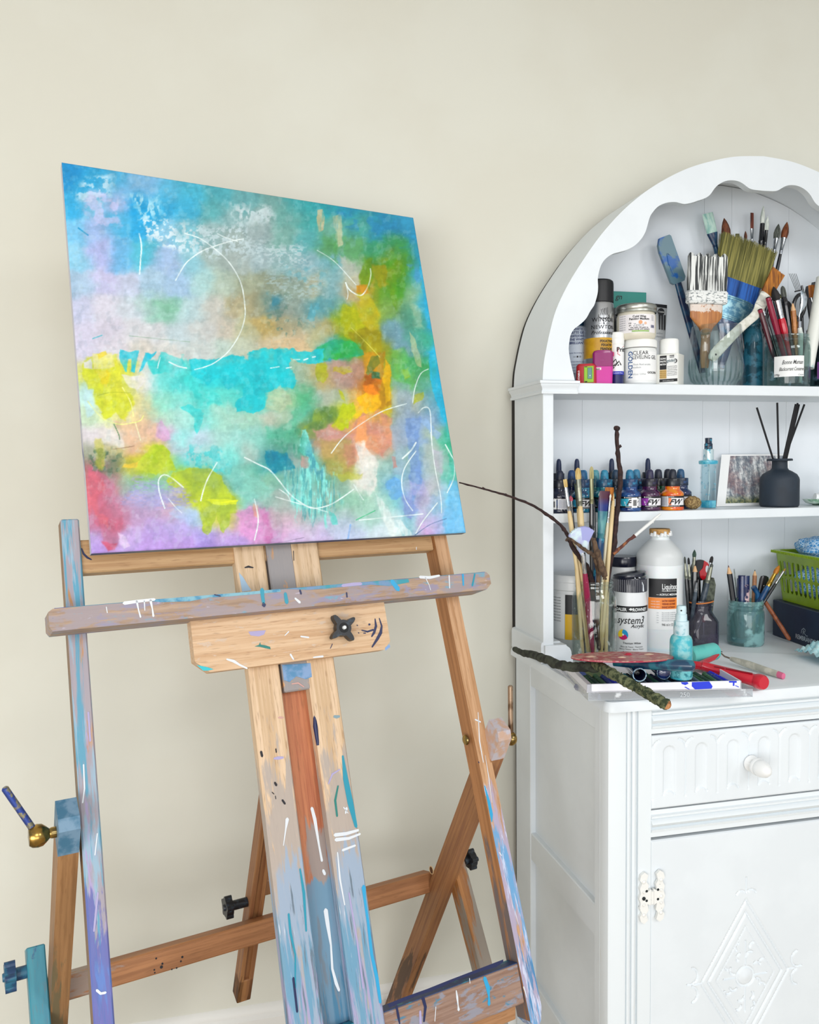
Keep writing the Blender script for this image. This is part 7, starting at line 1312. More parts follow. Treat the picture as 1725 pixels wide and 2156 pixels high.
CL2=mat('pale blue mask fabric','8cc4dc',.85,c2='b4dcea',sc=60); CL3=mat('dark blue cloth','2a5a9c',.9,c2='4a86c4',sc=120)
crumple('cleaning_cloth','crumpled blue and white netted cloth on top of the basket',(.070,.080,zb+.124),.060,(1.05,1,.66),3,CLN.m)
crumple('cleaning_cloth','blue netted cloth filling the basket behind its slots',(.085,.070,zb+.055),.052,(1.3,1,.85),5,CLN.m)
crumple('cleaning_cloth','darker blue folded cloth standing at the far right of the basket',(.175,.090,zb+.118),.045,(.9,.9,.9),8,CL3)
crumple('rag','dark printed rag deep in the right of the basket',(.190,.070,zb+.040),.042,(1.1,1,.9),11,mat('dark rag','3a3440',.9,c2='c4c0b4',sc=60,lo=.56,hi=.62))
g=G(); 
for k in range(4): g.tube(knots([(.150,.035,zb+.108+k*.006),(.170,.03,zb+.134+k*.004),(.205,.03,zb+.142+k*.003)],5,0,k),0,CL2,8,flat=(.006,.0012),up=(0,1,0))
tag(g.build('face_mask',None,Mb),'pleated pale blue face mask draped over the basket rim','mask')
g=G(); n=26; v=[];f=[]; rnd=random.Random(2)
for j in range(15):
    for i in range(n):
        u_=i/(n-1)-.5; w_=j/14-.5; zz2=.012+.035*(1-4*u_*u_)*(1-3*w_*w_)*.8+.004*math.sin(j*2.1)+.003*math.sin(i*1.3+j); v.append((u_*.15,w_*.09,max(.0006,zz2*(1-1.6*abs(u_)**3))))
for j in range(14):
    for i in range(n-1): a=j*n+i; f.append((a,a+1,a+n+1,a+n))
g.add(v,f,mat('aqua mask','9cd4e0',.8,c2='c4e8ec',sc=40)); pm_=P(1748,1372,Z=WT); s_m=min([k*.002 for k in range(60,220)],key=lambda s_:abs(proj(a_+d1*s_-d2*.043)[0]-1708)); cm_=a_+d1*(s_m+.052)-d2*.043
o=g.build('face_mask',None,Matrix.Translation((cm_.x,cm_.y,WT+.0006))@Matrix.Rotation(math.atan2(d1.y,d1.x),4,'Z')@Matrix.Diagonal((.72,.80,1,1)),smooth=60); tag(o,'crumpled aqua face mask lying on the worktop at the right edge','mask'); sd__=o.modifiers.new('s','SOLIDIFY'); sd__.thickness=.0012; sd__.offset=1
# ================================================================== brush jar at the left
GC2=glass('clear jar glass','f2f6f4',dirt='c4ccc8',cover=.06,sc=50); YJ=1.651; p=on(1251,YJ,WT); z=zf(1251,YJ,WT); m_=mpp(p); r=46*m_
t=jar('brush_jar','tall clear glass jar crammed with brushes and twigs beside the cupboard post',p,[(r*.93,0),(r*.99,.004),(r,.012),(r,z(1262)),(r*.97,z(1254)),(r*.90,z(1246)),(r*.84,z(1240)),(r*.82,z(1237)),(r*.87,z(1235)),(r*.87,z(1231)),(r*.82,z(1229)),(r*.87,z(1227)),(r*.87,z(1224)),(r*.84,z(1221))],GC2,'jar',.003,56,base=.008)
def lj(lab,tip,tail,Yt,bm_,fm,hm,hb,wf,wh,bl,fl,kind='round',thin=.4,Ya=YJ,hprof=None,name='paintbrush',cat='paintbrush'):
    if tip[1]<1105: Yt=1.612+(Yt-1.60)*.35
    T=P(*tip,Y=Yt); A=P(*tail,Y=Ya); A.z=max(A.z,WT+.011); mp=mpp(T); return brush(lab,T,A,hb*mp,wf*mp,wh*mp,bl*mp,fl*mp,bm_,fm,hm,kind,thin,name=name,hprof=hprof,cat=cat)
hp2=[(0,.6),(.05,.7),(.6,.75),(.82,1.),(.95,.95),(1,.7)]
lj('small flat hog brush leaning left, leftmost in the tall jar',(1190,1009),(1238,1372),1.640,B0,SV,HN,4.4,4.2,5.2,17,50,'flat',hprof=hp2)
lj('slim brush with a pink tip beside the leftmost hog brush',(1202,1043),(1232,1375),1.655,B7,SV,HB,3.6,3,2.8,12,14,hprof=hp2)
lj('large flat hog brush with pale natural handle in the tall jar',(1217,985),(1240,1372),1.632,B0,SVd,HN,6.6,6,6.6,24,56,'filbert',.6,hprof=hp2)
lj('natural handled brush with a dark green ferrule behind the large hog brush',(1214,1018),(1244,1372),1.660,DKF,DKF,HN,5.4,5.2,5.2,4,48,'flat',.8,hprof=hp2)
lj('filbert hog brush with olive ferrule and black handle in the tall jar',(1246,982),(1246,1372),1.650,mat('bristle straw','b0a878',.8,c2='8a845a',sc=300,vs=(1,1,.06)),mat('olive ferrule','8a8a6c',.3,.7),HB,5.,4.6,5.4,26,52,'filbert',.6,hprof=hp2)
lj('thin black brush right of the filbert in the tall jar',(1250,1050),(1258,1370),1.668,B5,HB,HB,2,2.4,3.8,6,10,hprof=hp2)
t_=NT('plum to blue bristles'); _T=P(1274,1034,Y=1.633); _A=P(1246,1330,Y=YJ); _L=(_T-_A).length; sp_=t_.n('ShaderNodeSeparateXYZ'); t_.l(t_.co(),sp_.inputs[0]); mr_=t_.n('ShaderNodeMapRange'); mr_.inputs[1].default_value=_L-.030; mr_.inputs[2].default_value=_L-.014; t_.l(sp_.outputs[2],mr_.inputs[0]); t_.l(t_.mix(mr_.outputs[0],'152a74','4a1a34'),t_.b.inputs['Base Color']); t_.b.inputs['Roughness'].default_value=.35; PBm=t_.m
lj('wide flat brush with plum to blue bristles and teal stained ferrule',(1274,1034),(1246,1330),1.660,PBm,mat('teal painted ferrule','5f9a9c',.35,c2='2f6f80',sc=60,vs=(1,1,.3)),mat('blue speckled handle','16406c',.3,c2='3a8aa4',sc=60,lo=.52,hi=.62),12.,12,9.,42,58,'flat',.45,hprof=[(0,.5),(.4,.8),(.8,1.1),(.95,1.),(1,1.)])
lj('flat amber fan brush half hidden behind the plum brush',(1284,1026),(1262,1372),1.684,B2,SVd,HN,10,5,4,28,34,'flat',.3,hprof=hp2)
lj('white-tipped thin stick left of the plum brush',(1263,1036),(1254,1372),1.676,B4,SV,HW,2.2,2.2,2.6,8,8,hprof=hp2)
lj('silver ferruled thin brush leaning right of the plum brush',(1286,1040),(1254,1372),1.648,B4,SV,mat('pale stick','d4cbb0',.5),2.,2.6,3.4,8,52,hprof=hp2)
lj('long natural dowel leaning right in the tall jar',(1293,1038),(1266,1374),1.642,HN,HN,HN,1.5,2.8,4.6,16,20,hprof=[(0,.9),(.5,.95),(1,.9)])
lj('natural handle with navy-dipped end standing in front of the tall jar',(1280,1150),(1276,1372),1.650,HN,HN,mat('natural navy dipped','dcc294',.4),3.4,3.6,4.8,3,4,hprof=[(0,.9),(.5,1),(1,.9)])
lj('straight natural dowel leaning left inside the tall jar',(1216,1160),(1250,1374),1.640,HN,HN,HN,2,3.4,4.2,3,4,hprof=[(0,.9),(.5,1),(1,.9)])
lj('natural brush handle standing nearly upright at the left of the tall jar',(1212,1165),(1227,1374),1.638,HN,HN,HN,3,3.4,4.3,3,4,hprof=[(0,.9),(.5,1),(1,.9)])
# fan brush
T=P(1221,1112,Y=1.612); A=P(1249,1374,Y=1.640); A.z=WT+.012; mp=mpp(T); M=axisM(A,P(1228,1165,Y=1.612),(1,0,.1)); L=(P(1228,1165,Y=1.612)-A).length
t=thing('fan_brush','fan brush with lilac to white fanned bristles and crimson handle','paintbrush',M=M)
FB=mat('lilac fan bristles','b9c0e4',.7,c2='d4e8ee',sc=40,vs=(1,1,1)); FB2=mat('pale fan tips','a4a8dc',.7); g=G(); rnd=random.Random(9)
for i in range(110):
    a=-.56+1.12*i/109; R_l=58*mp*(1-.10*(a/.56)**2)+rnd.uniform(-.0015,.001); 
    for dy in (-.0016,.0016): g.tube([(0+a*.008,dy,-.004),(math.sin(a)*R_l*.5,dy*1.6,math.cos(a)*R_l*.5),(math.sin(a*1.05)*R_l,dy,math.cos(a*1.05)*R_l)],[.0006,.0008,.0005],[FB,FB2 if a>0 else FB],4,cap=False,M=Matrix.Translation((0,0,L)))
v=[(0,0,-.004)]+[(math.sin(-.54+1.08*k/16)*54*mp,0,math.cos(-.54+1.08*k/16)*54*mp) for k in range(17)]; g.prism([(q[0],q[2]) for q in v],-.0008,.0008,FB,Matrix.Translation((0,0,L))); g.build('bristles',t)
g=G(); g.tube([(0,0,L-45*mp),(0,0,L-10*mp),(0,0,L+2*mp)],0,SV,16,flat=[(.0048,.0048),(.005,.0045),(.0065,.0028)],up=(1,0,0)); g.build('ferrule',t)
g=G(); zt=L-44*mp; CR_=mat('crimson lacquer','8c0e40',.25,c2='c890a8',sc=130,vs=(1,1,.5),lo=.62,hi=.68,coat=.5); g.tube([(0,0,0),(0,0,zt*.25),(0,0,zt*.6),(0,0,zt*.9),(0,0,zt)],[.0035,.0062,.0075,.0062,.005],CR_,16); g.build('handle',t)
# twigs
TW=mat('dark twig bark','3a2320',.8,c2='241618',sc=120,bump=.5); TW2=mat('grey twig bark','6a5440',.85,c2='43342a',sc=140,vs=(1,1,.4),bump=.6)
def twig(lab,pts,rad,m,seed,extra=None,n=5,jit=.0007,nm='twig'):
    q=knots([P(x,y,Y=Y) for x,y,Y in pts],n,jit,seed); rr=[]; rnd=random.Random(seed)
    for i in range(len(q)): k=i/(len(q)-1)*(len(rad)-1); j=min(int(k),len(rad)-2); rr.append((rad[j]+(rad[j+1]-rad[j])*(k-j))*(1.28 if rnd.random()<.13 else rnd.uniform(.92,1.08)))
    t=thing(nm,lab,'twig',M=Matrix.Translation(q[0])); g=G(); g.tube([v-q[0] for v in q],rr,m,9); g.build('stem',t)
    return t,q
t,q=twig('thick dark upright twig with a knobbly broken top in the tall jar',[(1299,903,1.632),(1300,940,1.632),(1303,975,1.633),(1307,1000,1.634),(1304,1040,1.635),(1300,1075,1.636),(1296,1110,1.637),(1293,1150,1.638),(1284,1200,1.642),(1272,1290,1.650),(1268,1368,1.652)],[.0038,.0042,.0046,.0058,.0052,.0054,.0056,.0050,.0045,.004,.004],TW,4)
g=G(); g.lathe([(0,-.005),(.0055,-.003),(.0072,.001),(.006,.005),(.0025,.0065),(0,.007)],TW,9,Matrix.Rotation(.3,4,'Y')); g.tube([(.003,0,-.040),(.009,-.001,-.036),(.008,0,-.033)],[.003,.003,.001],TW,7); g.build('knot',t)
t,q=twig('long thin twig arching from behind the canvas corner into the tall jar',[(967,1016,1.575),(1020,1030,1.580),(1060,1041,1.588),(1098,1054,1.598),(1125,1066,1.606),(1150,1082,1.614),(1180,1105,1.622),(1196,1128,1.626),(1206,1152,1.630),(1226,1180,1.632),(1244,1215,1.638),(1252,1290,1.645),(1260,1368,1.650)],[.0013,.0018,.0022,.0026,.0026,.0030,.0034,.0040,.0046,.0054,.0058,.005,.004],TW,6,jit=.0005)
g=G(); 
for k in (5,11,17,23,28): v=q[k]-q[0]; g.tube([v,v+Vector((-.004,-.001,.004))],[.0026,.001],TW,6)
g.build('buds',t)
WP=mat('white dipped twig','e8eae8',.5)
a=[(1292,1166,1.636),(1308,1152,1.634),(1322,1140,1.632),(1337,1128,1.631)]; t,q=twig('short side twig dipped white at its upper end, pointing right from the tall jar',a,[.0042,.0034,.0032,.0036],mat('red brown bark','5a2f28',.7,c2='9a6038',sc=40,lo=.5,hi=.6),12,n=4)
g=G(); w=[P(x,y,Y=Y)-q[0] for x,y,Y in ((1336,1129,1.631),(1355,1113,1.629),(1373,1098,1.627),(1380,1091,1.626),(1391,1082,1.625))]; g.tube(w,[.0034,.0036,.0036,.0030,.0022],WP,9); g.tube([w[2],w[2]+Vector((.004,0,-.003))],[.0028,.001],WP,7); g.tube([w[3],w[3]+Vector((.010,0,.001))],[.0022,.001],WP,7); g.build('white_tip',t)
t,q=twig('thin grey forked twig hooked over the fan brush',[(1192,1139,1.598),(1197,1134,1.598),(1213,1143,1.599),(1235,1160,1.601),(1249,1168,1.605),(1256,1185,1.612),(1260,1215,1.626),(1258,1300,1.643),(1262,1368,1.650)],[.0022,.0026,.0030,.0034,.0042,.0045,.0050,.004,.004],TW2,21,jit=.0006)
t,q=twig('stout grey-brown twig stub with a ragged end on the right of the fan brush',[(1250,1134,1.603),(1256,1158,1.603),(1263,1180,1.602),(1270,1200,1.601),(1274,1214,1.601)],[.0050,.0058,.0062,.0080,.0060],TW2,23,jit=.001)
g=G(); 
for k in range(7): a=k*.9; v=q[-1]-q[0]; g.tube([v,v+Vector((.004*math.cos(a),.004*math.sin(a),-.006))],[.0025,.001],TW2,5)
g.build('ragged_end',t)
# ================================================================== tray of pastels and things round it
def LP(x,y,z): return P(x,y,Z=z)
fl_=Vector((.648,1.357,0)); ang=math.atan2(1.306-1.357,.923-.648); Mt=Matrix.Translation((fl_.x,fl_.y,WT))@Matrix.Rotation(ang,4,'Z'); LT,DT=.281,.165
CLR=glass('clear tray lid','f4f7f9',dirt='e4e9ee',cover=.1,sc=30,base=.22)
t=thing('plastic_cover','clear plastic lid lying under the white pastel tray at the worktop corner','lid',M=Mt@Matrix.Translation((.002,.0,.0003)))
g=G(); g.box((.150,.085,.0010),(.300,.170,.0016),CLR); g.box((.150,.0008,.0075),(.300,.0014,.0145),CLR); g.box((.0008,.085,.0075),(.0014,.170,.0145),CLR); g.box((.2992,.085,.0075),(.0014,.170,.0145),CLR); g.build('clear_shell',t)
g=G(); g.text('250',.012,mat('embossed print','c4ccd2',.3),.175,.0035,y=-.0002); g.build('embossing',t)
t=thing('pastel_tray','white box tray of blue and green pastels with blue paint marks on its front rim','tray',M=Mt@Matrix.Translation((0,0,.0155)))
TR=mat('white tray card','e6e8f0',.5); g=G(); h=.0150
g.box((LT/2,DT/2,.001),(LT,DT,.002),TR); 
for c_,d_ in (((LT/2,.0015,h/2),(LT,.003,h)),((LT/2,DT-.0015,h/2),(LT,.003,h)),((.0045,DT/2,h/2),(.009,DT,h)),((LT-.0015,DT/2,h/2),(.003,DT,h))): g.box(c_,d_,TR,bev=.0006)
UB=mat('ultramarine mark','1a36d4',.4)
for poly in ([(.170,.0148),(.182,.0150),(.184,.0120),(.178,.0095),(.172,.0115)],[(.190,.0145),(.222,.0150),(.228,.0060),(.226,.0020),(.196,.0012),(.190,.007)],[(.176,.006),(.184,.0015),(.187,.0015),(.179,.0065)],[(.258,.0150),(.272,.0148),(.272,.0115),(.268,.0115),(.268,.006),(.265,.006),(.265,.012),(.258,.012)],[(.270,.007),(.276,.0045),(.276,.003),(.269,.006)]): g.prism(poly,-.0003,.0004,UB)
g.build('tray',t)
pc=['2a5a3c','1f4a40','3a6a4a','1f3a8c','1a2ad0','2a3aa8','1f6a8c','2f8fa8','16323c','3a4a5c','1a2a4c','2f7a64','243c6c','4f7a9c','18243c','1f4fc4','3c5a78','2a3f50','506a7c']
for k in range(24):
    x_=.016+k*.0108; c_=pc[k%len(pc)]; o=stick('pastel_stick',['dark green','forest green','sage green','royal blue','bright ultramarine','indigo','petrol blue','sky teal','near-black teal','slate','ink navy','sea green','denim','powder blue','midnight','cobalt','steel blue','deep slate','grey-blue'][k%19]+' pastel stick lying in the white tray'+(', toward its right end' if k>=19 else ''),'pastel',[Vector((0,0,0)),Vector((.0,.068+.004*((k*7)%3),0))],.0048,mat('pastel '+c_,c_,.85,c2='8fa4b4',sc=120,lo=.6,hi=.75),group='pastel sticks in the tray',seg=10)
    o.matrix_basis=Mt@Matrix.Translation((x_,.010+.003*(k%2),.0155+.0020+.0050))@Matrix.Rotation(.05*math.sin(k*1.7),4,'Z')
g=G(); g.box((.045,.118,.0062),(.055,.070,.0014),mat('olive swatch card','7a7c34',.5,c2='4a6a3c',sc=30)); g.box((.012+.008,.118,.0075),(.012,.080,.0010),mat('cobalt swatch','1f4aa8',.5)); tag(g.build('swatch_card',None,Mt@Matrix.Translation((.0,0,.0155))),'olive card with a cobalt edge lying in the left of the tray','card')
# loose papers curling at the left
g=G(); n=18; v=[];f=[]
PPR=mat('paper sheets','dfe1e8',.6,c2='c4c8d4',sc=20)
for L_ in range(3):
    k0=len(v)
    for i in range(n):
        k=i/(n-1); zc=WT+.0012+L_*.0030+.004*math.sin(PI*k)*(1+.5*L_); a=LP(1182+82*k,1396+66*k,zc); b=LP(1148+82*k+L_*7+8*math.sin(PI*k),1392+72*k-L_*3,zc+.002); v+=[tuple(a),tuple(b)]
    f+=[(k0+2*i,k0+2*i+1,k0+2*i+3,k0+2*i+2) for i in range(n-1)]
g.add(v,f,PPR); o=tag(g.build('paper_sheets',None,smooth=60),'curled paper sheets sticking out left of the pastel tray','paper'); s_=o.modifiers.new('s','SOLIDIFY'); s_.thickness=.0008
a,b=LP(1212,1446,WT+.004),LP(1262,1468,WT+.004); g=G(); g.tube([Vector(),b-a],0,mat('lavender clip','9aa0b8',.25,.5),4,flat=(.006,.004),up=(0,0,1)); tag(g.build('binder_clip',None,Matrix.Translation(a)),'lavender-grey metal clip at the corner of the papers','clip')
# dark glass tubes
TG=mat('navy glass tube','101c48',.08,c2='1a2c64',sc=30,coat=1.); TR2=mat('tube rim highlight','9fc0d4',.15,c2='1f4f7c',sc=200,lo=.5,hi=.56,coat=1.)
for x,y,x2,y2,lab,op in ((1347,1420,1322,1393,'navy glass tube lying with its open mouth toward the viewer',1),(1399,1413,1368,1388,'navy glass tube with rounded closed end, right of the open one',0)):
    A=P(x,y+4,Y=1.345); A.z=.9445; B_=P(x2,y2,Y=1.445); B_.z=.9445; M=axisM(A,B_); L=(B_-A).length; r=14.6*mpp(A); t=thing('glass_tube',lab,'tube',M=M); g=G()
    if op: g.lathe([(r*.86,.0),(r,.0),(r,L),(0,L+.004),(0,L),(r*.86,L-.004),(r*.86,.001)],TG,32)
    else: g.lathe([(0,-.004),(r*.5,-.0035),(r*.85,-.001),(r,.004),(r,L),(0,L)],TG,32)
    g.build('tube_body',t); 
    if 1: g=G(); g.tube([(r*.93*math.cos(a),r*.93*math.sin(a),-.0004 if op else .0028) for a in [2*PI*i/32 for i in range(33)]],.0011,TR2,8,cap=False); g.build('rim',t)  # pale mouth rim; on the closed tube a painted highlight ring
# spray bottle
p=on(1434,1.350,WT+.0310); m_=mpp(p); z=lambda y:(1434-y)*m_*1.005; SPB=mat('turquoise crusted bottle','3fb0c0',.4,c2='8cc8cc',sc=70,lo=.42,hi=.62,bump=.3); SPC=mat('painty pale cap','c4dce4',.4,c2='7fb4c0',sc=80,lo=.48,hi=.66,bump=.2)
t=thing('spray_bottle','small turquoise paint-crusted spray bottle standing on the tray rim','spray bottle',M=up(p)); r=23.2*m_
g=G(); g.lathe([(0,0),(r*.93,0),(r,.003),(r,z(1362)),(r*.98,z(1353)),(r*.88,z(1346)),(r*.7,z(1342)),(r*.6,z(1341)),(0,z(1341))],SPB,36); g.lathe([(r+.0002,.004),(r+.0005,.006),(r+.0005,z(1413)),(r+.0002,z(1411))],mat('dark crust','1f7888',.5,c2='6cc0c8',sc=120,bump=.4),36); g.build('body',t)
g=G(); g.lathe([(r*.66,z(1343)),(r*.68,z(1342)),(r*.66,z(1313)),(r*.5,z(1312)),(0,z(1312))],SPC,30); g.build('collar',t)
g=G(); g.lathe([(r*.52,z(1313)),(r*.50,z(1299)),(r*.42,z(1298)),(r*.43,z(1284)),(r*.36,z(1281)),(0,z(1281.5))],SPC,24); g.lathe([(0,0),(.0016,0),(0,.0006)],BLK,10,Matrix.Translation((0,-r*.44,z(1290)))@Matrix.Rotation(PI/2,4,'X')); g.build('nozzle',t)
# dark teal handle lying in front of it
A=P(1292,1396,Y=1.390); B_=P(1464,1402,Y=1.293); t=thing('painted_handle','thick dark teal painted handle lying across the tray in front of the spray bottle','handle tool',M=Matrix.Translation(A)); d_=B_-A; TH2=mat('dark teal lacquer','123c5c',.3,c2='1f7084',sc=45,lo=.46,hi=.62,coat=.4)
g=G(); g.tube([d_*0,d_*.3,d_*.6,d_*.9,d_*.975,d_],[.0055,.0085,.0100,.0105,.0092,.0040],TH2,22); g.build('grip',t)
# oval palette, painted red
pc_=LP(1310,1384,.972); t=thing('oval_palette','thin oval palette covered in red and cream paint resting on top of the pile','palette',M=Matrix.Translation(pc_)@Matrix.Rotation(math.radians(-13),4,'Z')@Matrix.Rotation(-.05,4,'X'))
PL=NT('red cream paint'); f1=PL.ramp(PL.noise(38,(1,1.6,1),5,.7),.45,.56); f2=PL.ramp(PL.noise(90,(1,2.2,1),5,.7,(4,1,2)),.48,.6); c=PL.mix(PL.math('MULTIPLY',f1,.7),'a01636','b8907c'); c=PL.mix(PL.math('MULTIPLY',f2,.35),c,'e8dcd0'); c=PL.mix(PL.ramp(PL.noise(60,(1,1,1),3,.6,(9,9,2)),.60,.68),c,'c01438'); PL.l(c,PL.b.inputs['Base Color']); PL.b.inputs['Roughness'].default_value=.35; PL.bump(PL.noise(90),.5)
g=G(); n=56; ol=[(.092*math.cos(2*PI*i/n),.049*math.sin(2*PI*i/n)*(1+.05*math.cos(2*PI*i/n))) for i in range(n)]; g.prism(ol,0,.0022,PL.m,ax='z'); g.prism([(a*1.004,b*1.004) for a,b in ol],-.0010,.0004,mat('palette red edge','9c2040',.4),ax='z')
g.build('palette_disc',t)
g=G(); rnd=random.Random(5)
for k in range(5): a=rnd.uniform(-.06,.06); b=rnd.uniform(-.028,.028); g.lathe([(.006+.004*rnd.random(),0),(.004,.0016),(0,.0022)],mat('paint blob %d'%(k%3),('c4183c','e4c4ac','d8b49c')[k%3],.3),12,Matrix.Translation((a,b,.0021)),squash=.6)
g.build('dried_paint',t)
# brayer: turquoise roller, red frame and handle
A=P(1452,1381,Y=1.452); B_=P(1505,1371,Y=1.475); r=18.5*mpp(A); t=thing('brayer_roller','turquoise rubber roller with red plastic frame and long red handle','roller',M=Matrix.Translation(A)); d_=B_-A; RQ=mat('turquoise rubber','4fb8b4',.45,c2='62c4bc',sc=40,bump=.1); RR=mat('red brayer plastic','c4122c',.28,coat=.4)
g=G(); g.tube([d_*0,d_*.02,d_*.97,d_],[r*.9,r,r,r*.9],RQ,32); g.build('rubber_roller',t)
h0=P(1466,1402,Y=1.43)-A; h1=P(1500,1408,Y=1.410)-A; h2=P(1596,1434,Z=.9165)-A; h3=P(1606,1437,Z=.9165)-A
g=G(); g.tube([P(1512,1373,Y=1.470)-A,P(1498,1387,Y=1.445)-A,P(1470,1400,Y=1.425)-A],0,RR,12,flat=[(.004,.007),(.004,.008),(.005,.007)],up=(0,0,1)); g.tube([P(1448,1400,Y=1.436)-A,P(1470,1401,Y=1.425)-A,h1],0,RR,12,flat=[(.008,.005),(.008,.006),(.008,.008)],up=(0,0,1)); g.build('frame',t)
g=G(); g.tube([P(1478,1401,Y=1.420)-A,h1,h1.lerp(h2,.5),h2,h2.lerp(h3,.5)],[.0085,.0095,.0105,.0120,.0128],RR,24); hd=(h3-h2).normalized(); g.tube([h2-hd*.004,h2,h3,h3+hd*.004],[.0128,.0142,.0142,.012],RR,28); g.tube([h1+Vector((0,-.008,.006)),h1.lerp(h2,.85)+Vector((0,-.004,.0115))],0,mat('red groove','8a0c20',.4),6,flat=(.0035,.0016),up=(0,1,0)); g.text('3',.009,mat('pink emboss','e07a8a',.4),0,0,M=axisM(h1.lerp(h2,.22)+Vector((0,-.010,.003)),h1.lerp(h2,.22)+Vector((0,-.010,.02)),hd)); g.build('handle',t)
# white handled palette knife behind
A=P(1540,1387,Z=WT+.012); B_=P(1651,1424,Z=WT+.006); M=Matrix.Translation(A); t=thing('painting_knife','palette knife with paint-stained cream handle ending in pink, lying on the worktop','palette knife',M=M); d_=B_-A
KH=mat('cream stained handle','d4d2c4',.45,c2='b4b4a8',sc=50,vs=(1,1,1)); g=G(); g.tube([d_*0,d_*.12,d_*.35,d_*.65,d_*.9,d_*.995],0,[KH,KH,KH,KH,mat('pink dipped end','d4688c',.4)],16,flat=[(.0045,.0045),(.006,.0055),(.0078,.006),(.0070,.0055),(.0068,.0052),(.0062,.005)],up=(0,0,1)); g.build('handle',t)
e0=P(1512,1369,Z=WT+.028)-A; g=G(); g.tube([e0,e0.lerp(Vector(),.5)+Vector((0,0,-.004)),Vector((0,0,0)),d_*.03],[.0014,.0016,.002,.0045],mat('tarnished steel','6f6458',.35,.8),10); g.build('tang',t)
g=G(); e1=P(1492,1372,Z=WT+.030)-A; g.add([e0+Vector((0,0,.001)),e0+Vector((.004,-.012,-.002)),e1+Vector((-.03,.0,0)),e1+Vector((-.02,.014,.002))],[(0,1,2,3)],STL); o=g.build('blade',t); sm_=o.modifiers.new('s','SOLIDIFY'); sm_.thickness=.0008
# lichen branch
BKm=mat('grey green bark','3f4438',.9,c2='23241f',sc=60,bump=.8,bsc=90); LI=mat('lichen bark','6a7050',.95,c2='2f3a26',sc=110,lo=.42,hi=.58,bump=1.,bsc=140)
bp=[(1084,1366,.921),(1100,1374,.926),(1122,1379,.934),(1150,1388,.942),(1172,1398,.946),(1200,1404,.947),(1232,1404,.949),(1258,1406,.951)]
q=knots([P(x,y,Z=z_) for x,y,z_ in bp],5,.0009,31); t=thing('lichen_branch','crooked grey-green branch crusted with lichen lying over the tray corner','branch',M=Matrix.Translation(q[0])); rnd=random.Random(8)
g=G(); n=len(q); g.tube([v-q[0] for v in q],[(.0055+.0035*min(1,i/14))*rnd.uniform(.9,1.12) for i in range(n)],BKm,12); g.build('grey_limb',t)
bp2=[(1252,1398,.955),(1270,1408,.957),(1300,1424,.958)]; w=[P(x,y,Z=z_) for x,y,z_ in bp2+[(1338,1446,.949),(1372,1466,.944),(1405,1484,.940)]]
q2=knots(w,9,.0011,33); n=len(q2); g=G(); g.tube([v-q[0] for v in q2],[.0088*rnd.uniform(.86,1.14) for i in range(n)],LI,14); 
for k in range(170):
    i=rnd.randrange(1,n-1); a=rnd.uniform(0,2*PI); ax=(q2[i+1]-q2[i-1]).normalized(); o1=ax.orthogonal().normalized(); o2=ax.cross(o1); pp=q2[i]-q[0]+(o1*math.cos(a)+o2*math.sin(a))*.0085; g.lathe([(0,-.001),(.0016,0),(.0010,.0012),(0,.0014)],LI,6,Matrix.Translation(pp+ax*rnd.uniform(-.004,.004)))
g.build('lichen_limb',t); g=G(); e=q2[-1]-q[0]; ax=(q2[-1]-q2[-3]).normalized(); g.tube([e-ax*.002,e+ax*.0012],[.0078,.0070],mat('broken pale wood','c08a5c',.9,c2='8a5a38',sc=150,bump=.6),12); g.build('broken_end',t)
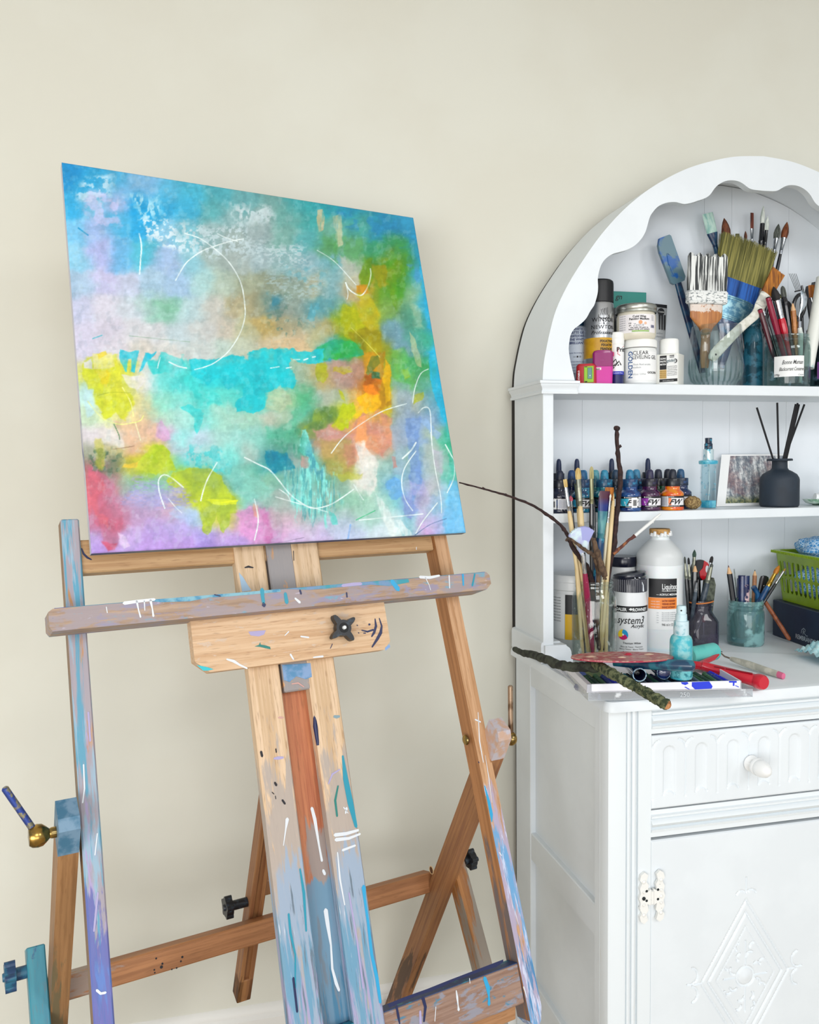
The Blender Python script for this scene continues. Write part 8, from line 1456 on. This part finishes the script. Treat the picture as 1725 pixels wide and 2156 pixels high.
# ================================================================== camera, light
cam=bpy.data.cameras.new('camera'); cam.sensor_fit='HORIZONTAL'; cam.sensor_width=36; cam.lens=FPX*36/1725; cam.clip_start=.05
co=bpy.data.objects.new('camera',cam); COL.objects.link(co); M=Matrix.Identity(4)
for i,c in enumerate((CR,CU,-CF)):
    for j in range(3): M[j][i]=c[j]
M.translation=EYE; co.matrix_world=M; SC.camera=co
def area(nm,loc,tgt,sx,sy,e,c):
    l=bpy.data.lights.new(nm,'AREA'); l.shape='RECTANGLE'; l.size=sx; l.size_y=sy; l.energy=e; l.color=c
    o=bpy.data.objects.new(nm,l); COL.objects.link(o); o.location=loc; d=Vector(tgt)-Vector(loc); o.rotation_euler=d.to_track_quat('-Z','Y').to_euler(); return o
area('window_light',(.45,-3.0,3.3),(.9,1.8,1.2),1.7,1.4,50,(.985,.99,1))
area('garden_window_light',(2.7,-2.2,3.1),(1.1,1.8,1.2),1.0,1.0,36,(1,.99,.98))
area('side_fill_light',(-1.7,-1.9,.95),(.55,1.8,.75),1.8,1.5,66,(1,.99,.97))  # added fill from the lower left, lifts wall and cupboard side
area('low_fill_light',(.2,-2.8,.8),(.4,1.8,.5),2.4,1.2,34,(1,.99,.98))  # added low fill, brightens the wall behind the easel base
w=bpy.data.worlds.new('World'); SC.world=w; w.use_nodes=True; wt=w.node_tree; bg=wt.nodes['Background']
# daylight of a bright room: strongest from the window side, weaker from the ceiling
tc=wt.nodes.new('ShaderNodeTexCoord'); sx=wt.nodes.new('ShaderNodeSeparateXYZ'); wt.links.new(tc.outputs['Generated'],sx.inputs[0])
def wm(op,a,b):
    x=wt.nodes.new('ShaderNodeMath'); x.operation=op
    for i,v in enumerate((a,b)):
        if hasattr(v,'links'): wt.links.new(v,x.inputs[i])
        else: x.inputs[i].default_value=v
    return x.outputs[0]
fr_=wm('MAXIMUM',wm('MULTIPLY',sx.outputs[1],-1.),0.); upz=wm('MAXIMUM',sx.outputs[2],0.)
wt.links.new(wm('MULTIPLY',wm('ADD',wm('MULTIPLY',fr_,.58),.50),wm('SUBTRACT',1.,wm('MULTIPLY',upz,.42))),bg.inputs[1]); bg.inputs[0].default_value=(.955,.98,1,1)
vs=SC.view_settings; vs.view_transform='Standard'; vs.look='None'; vs.gamma=1; vs.use_curve_mapping=False; vs.exposure=-0.20
SC.cycles.use_denoising=True; SC.cycles.transparent_max_bounces=32; SC.cycles.max_bounces=8; SC.cycles.sample_clamp_indirect=6
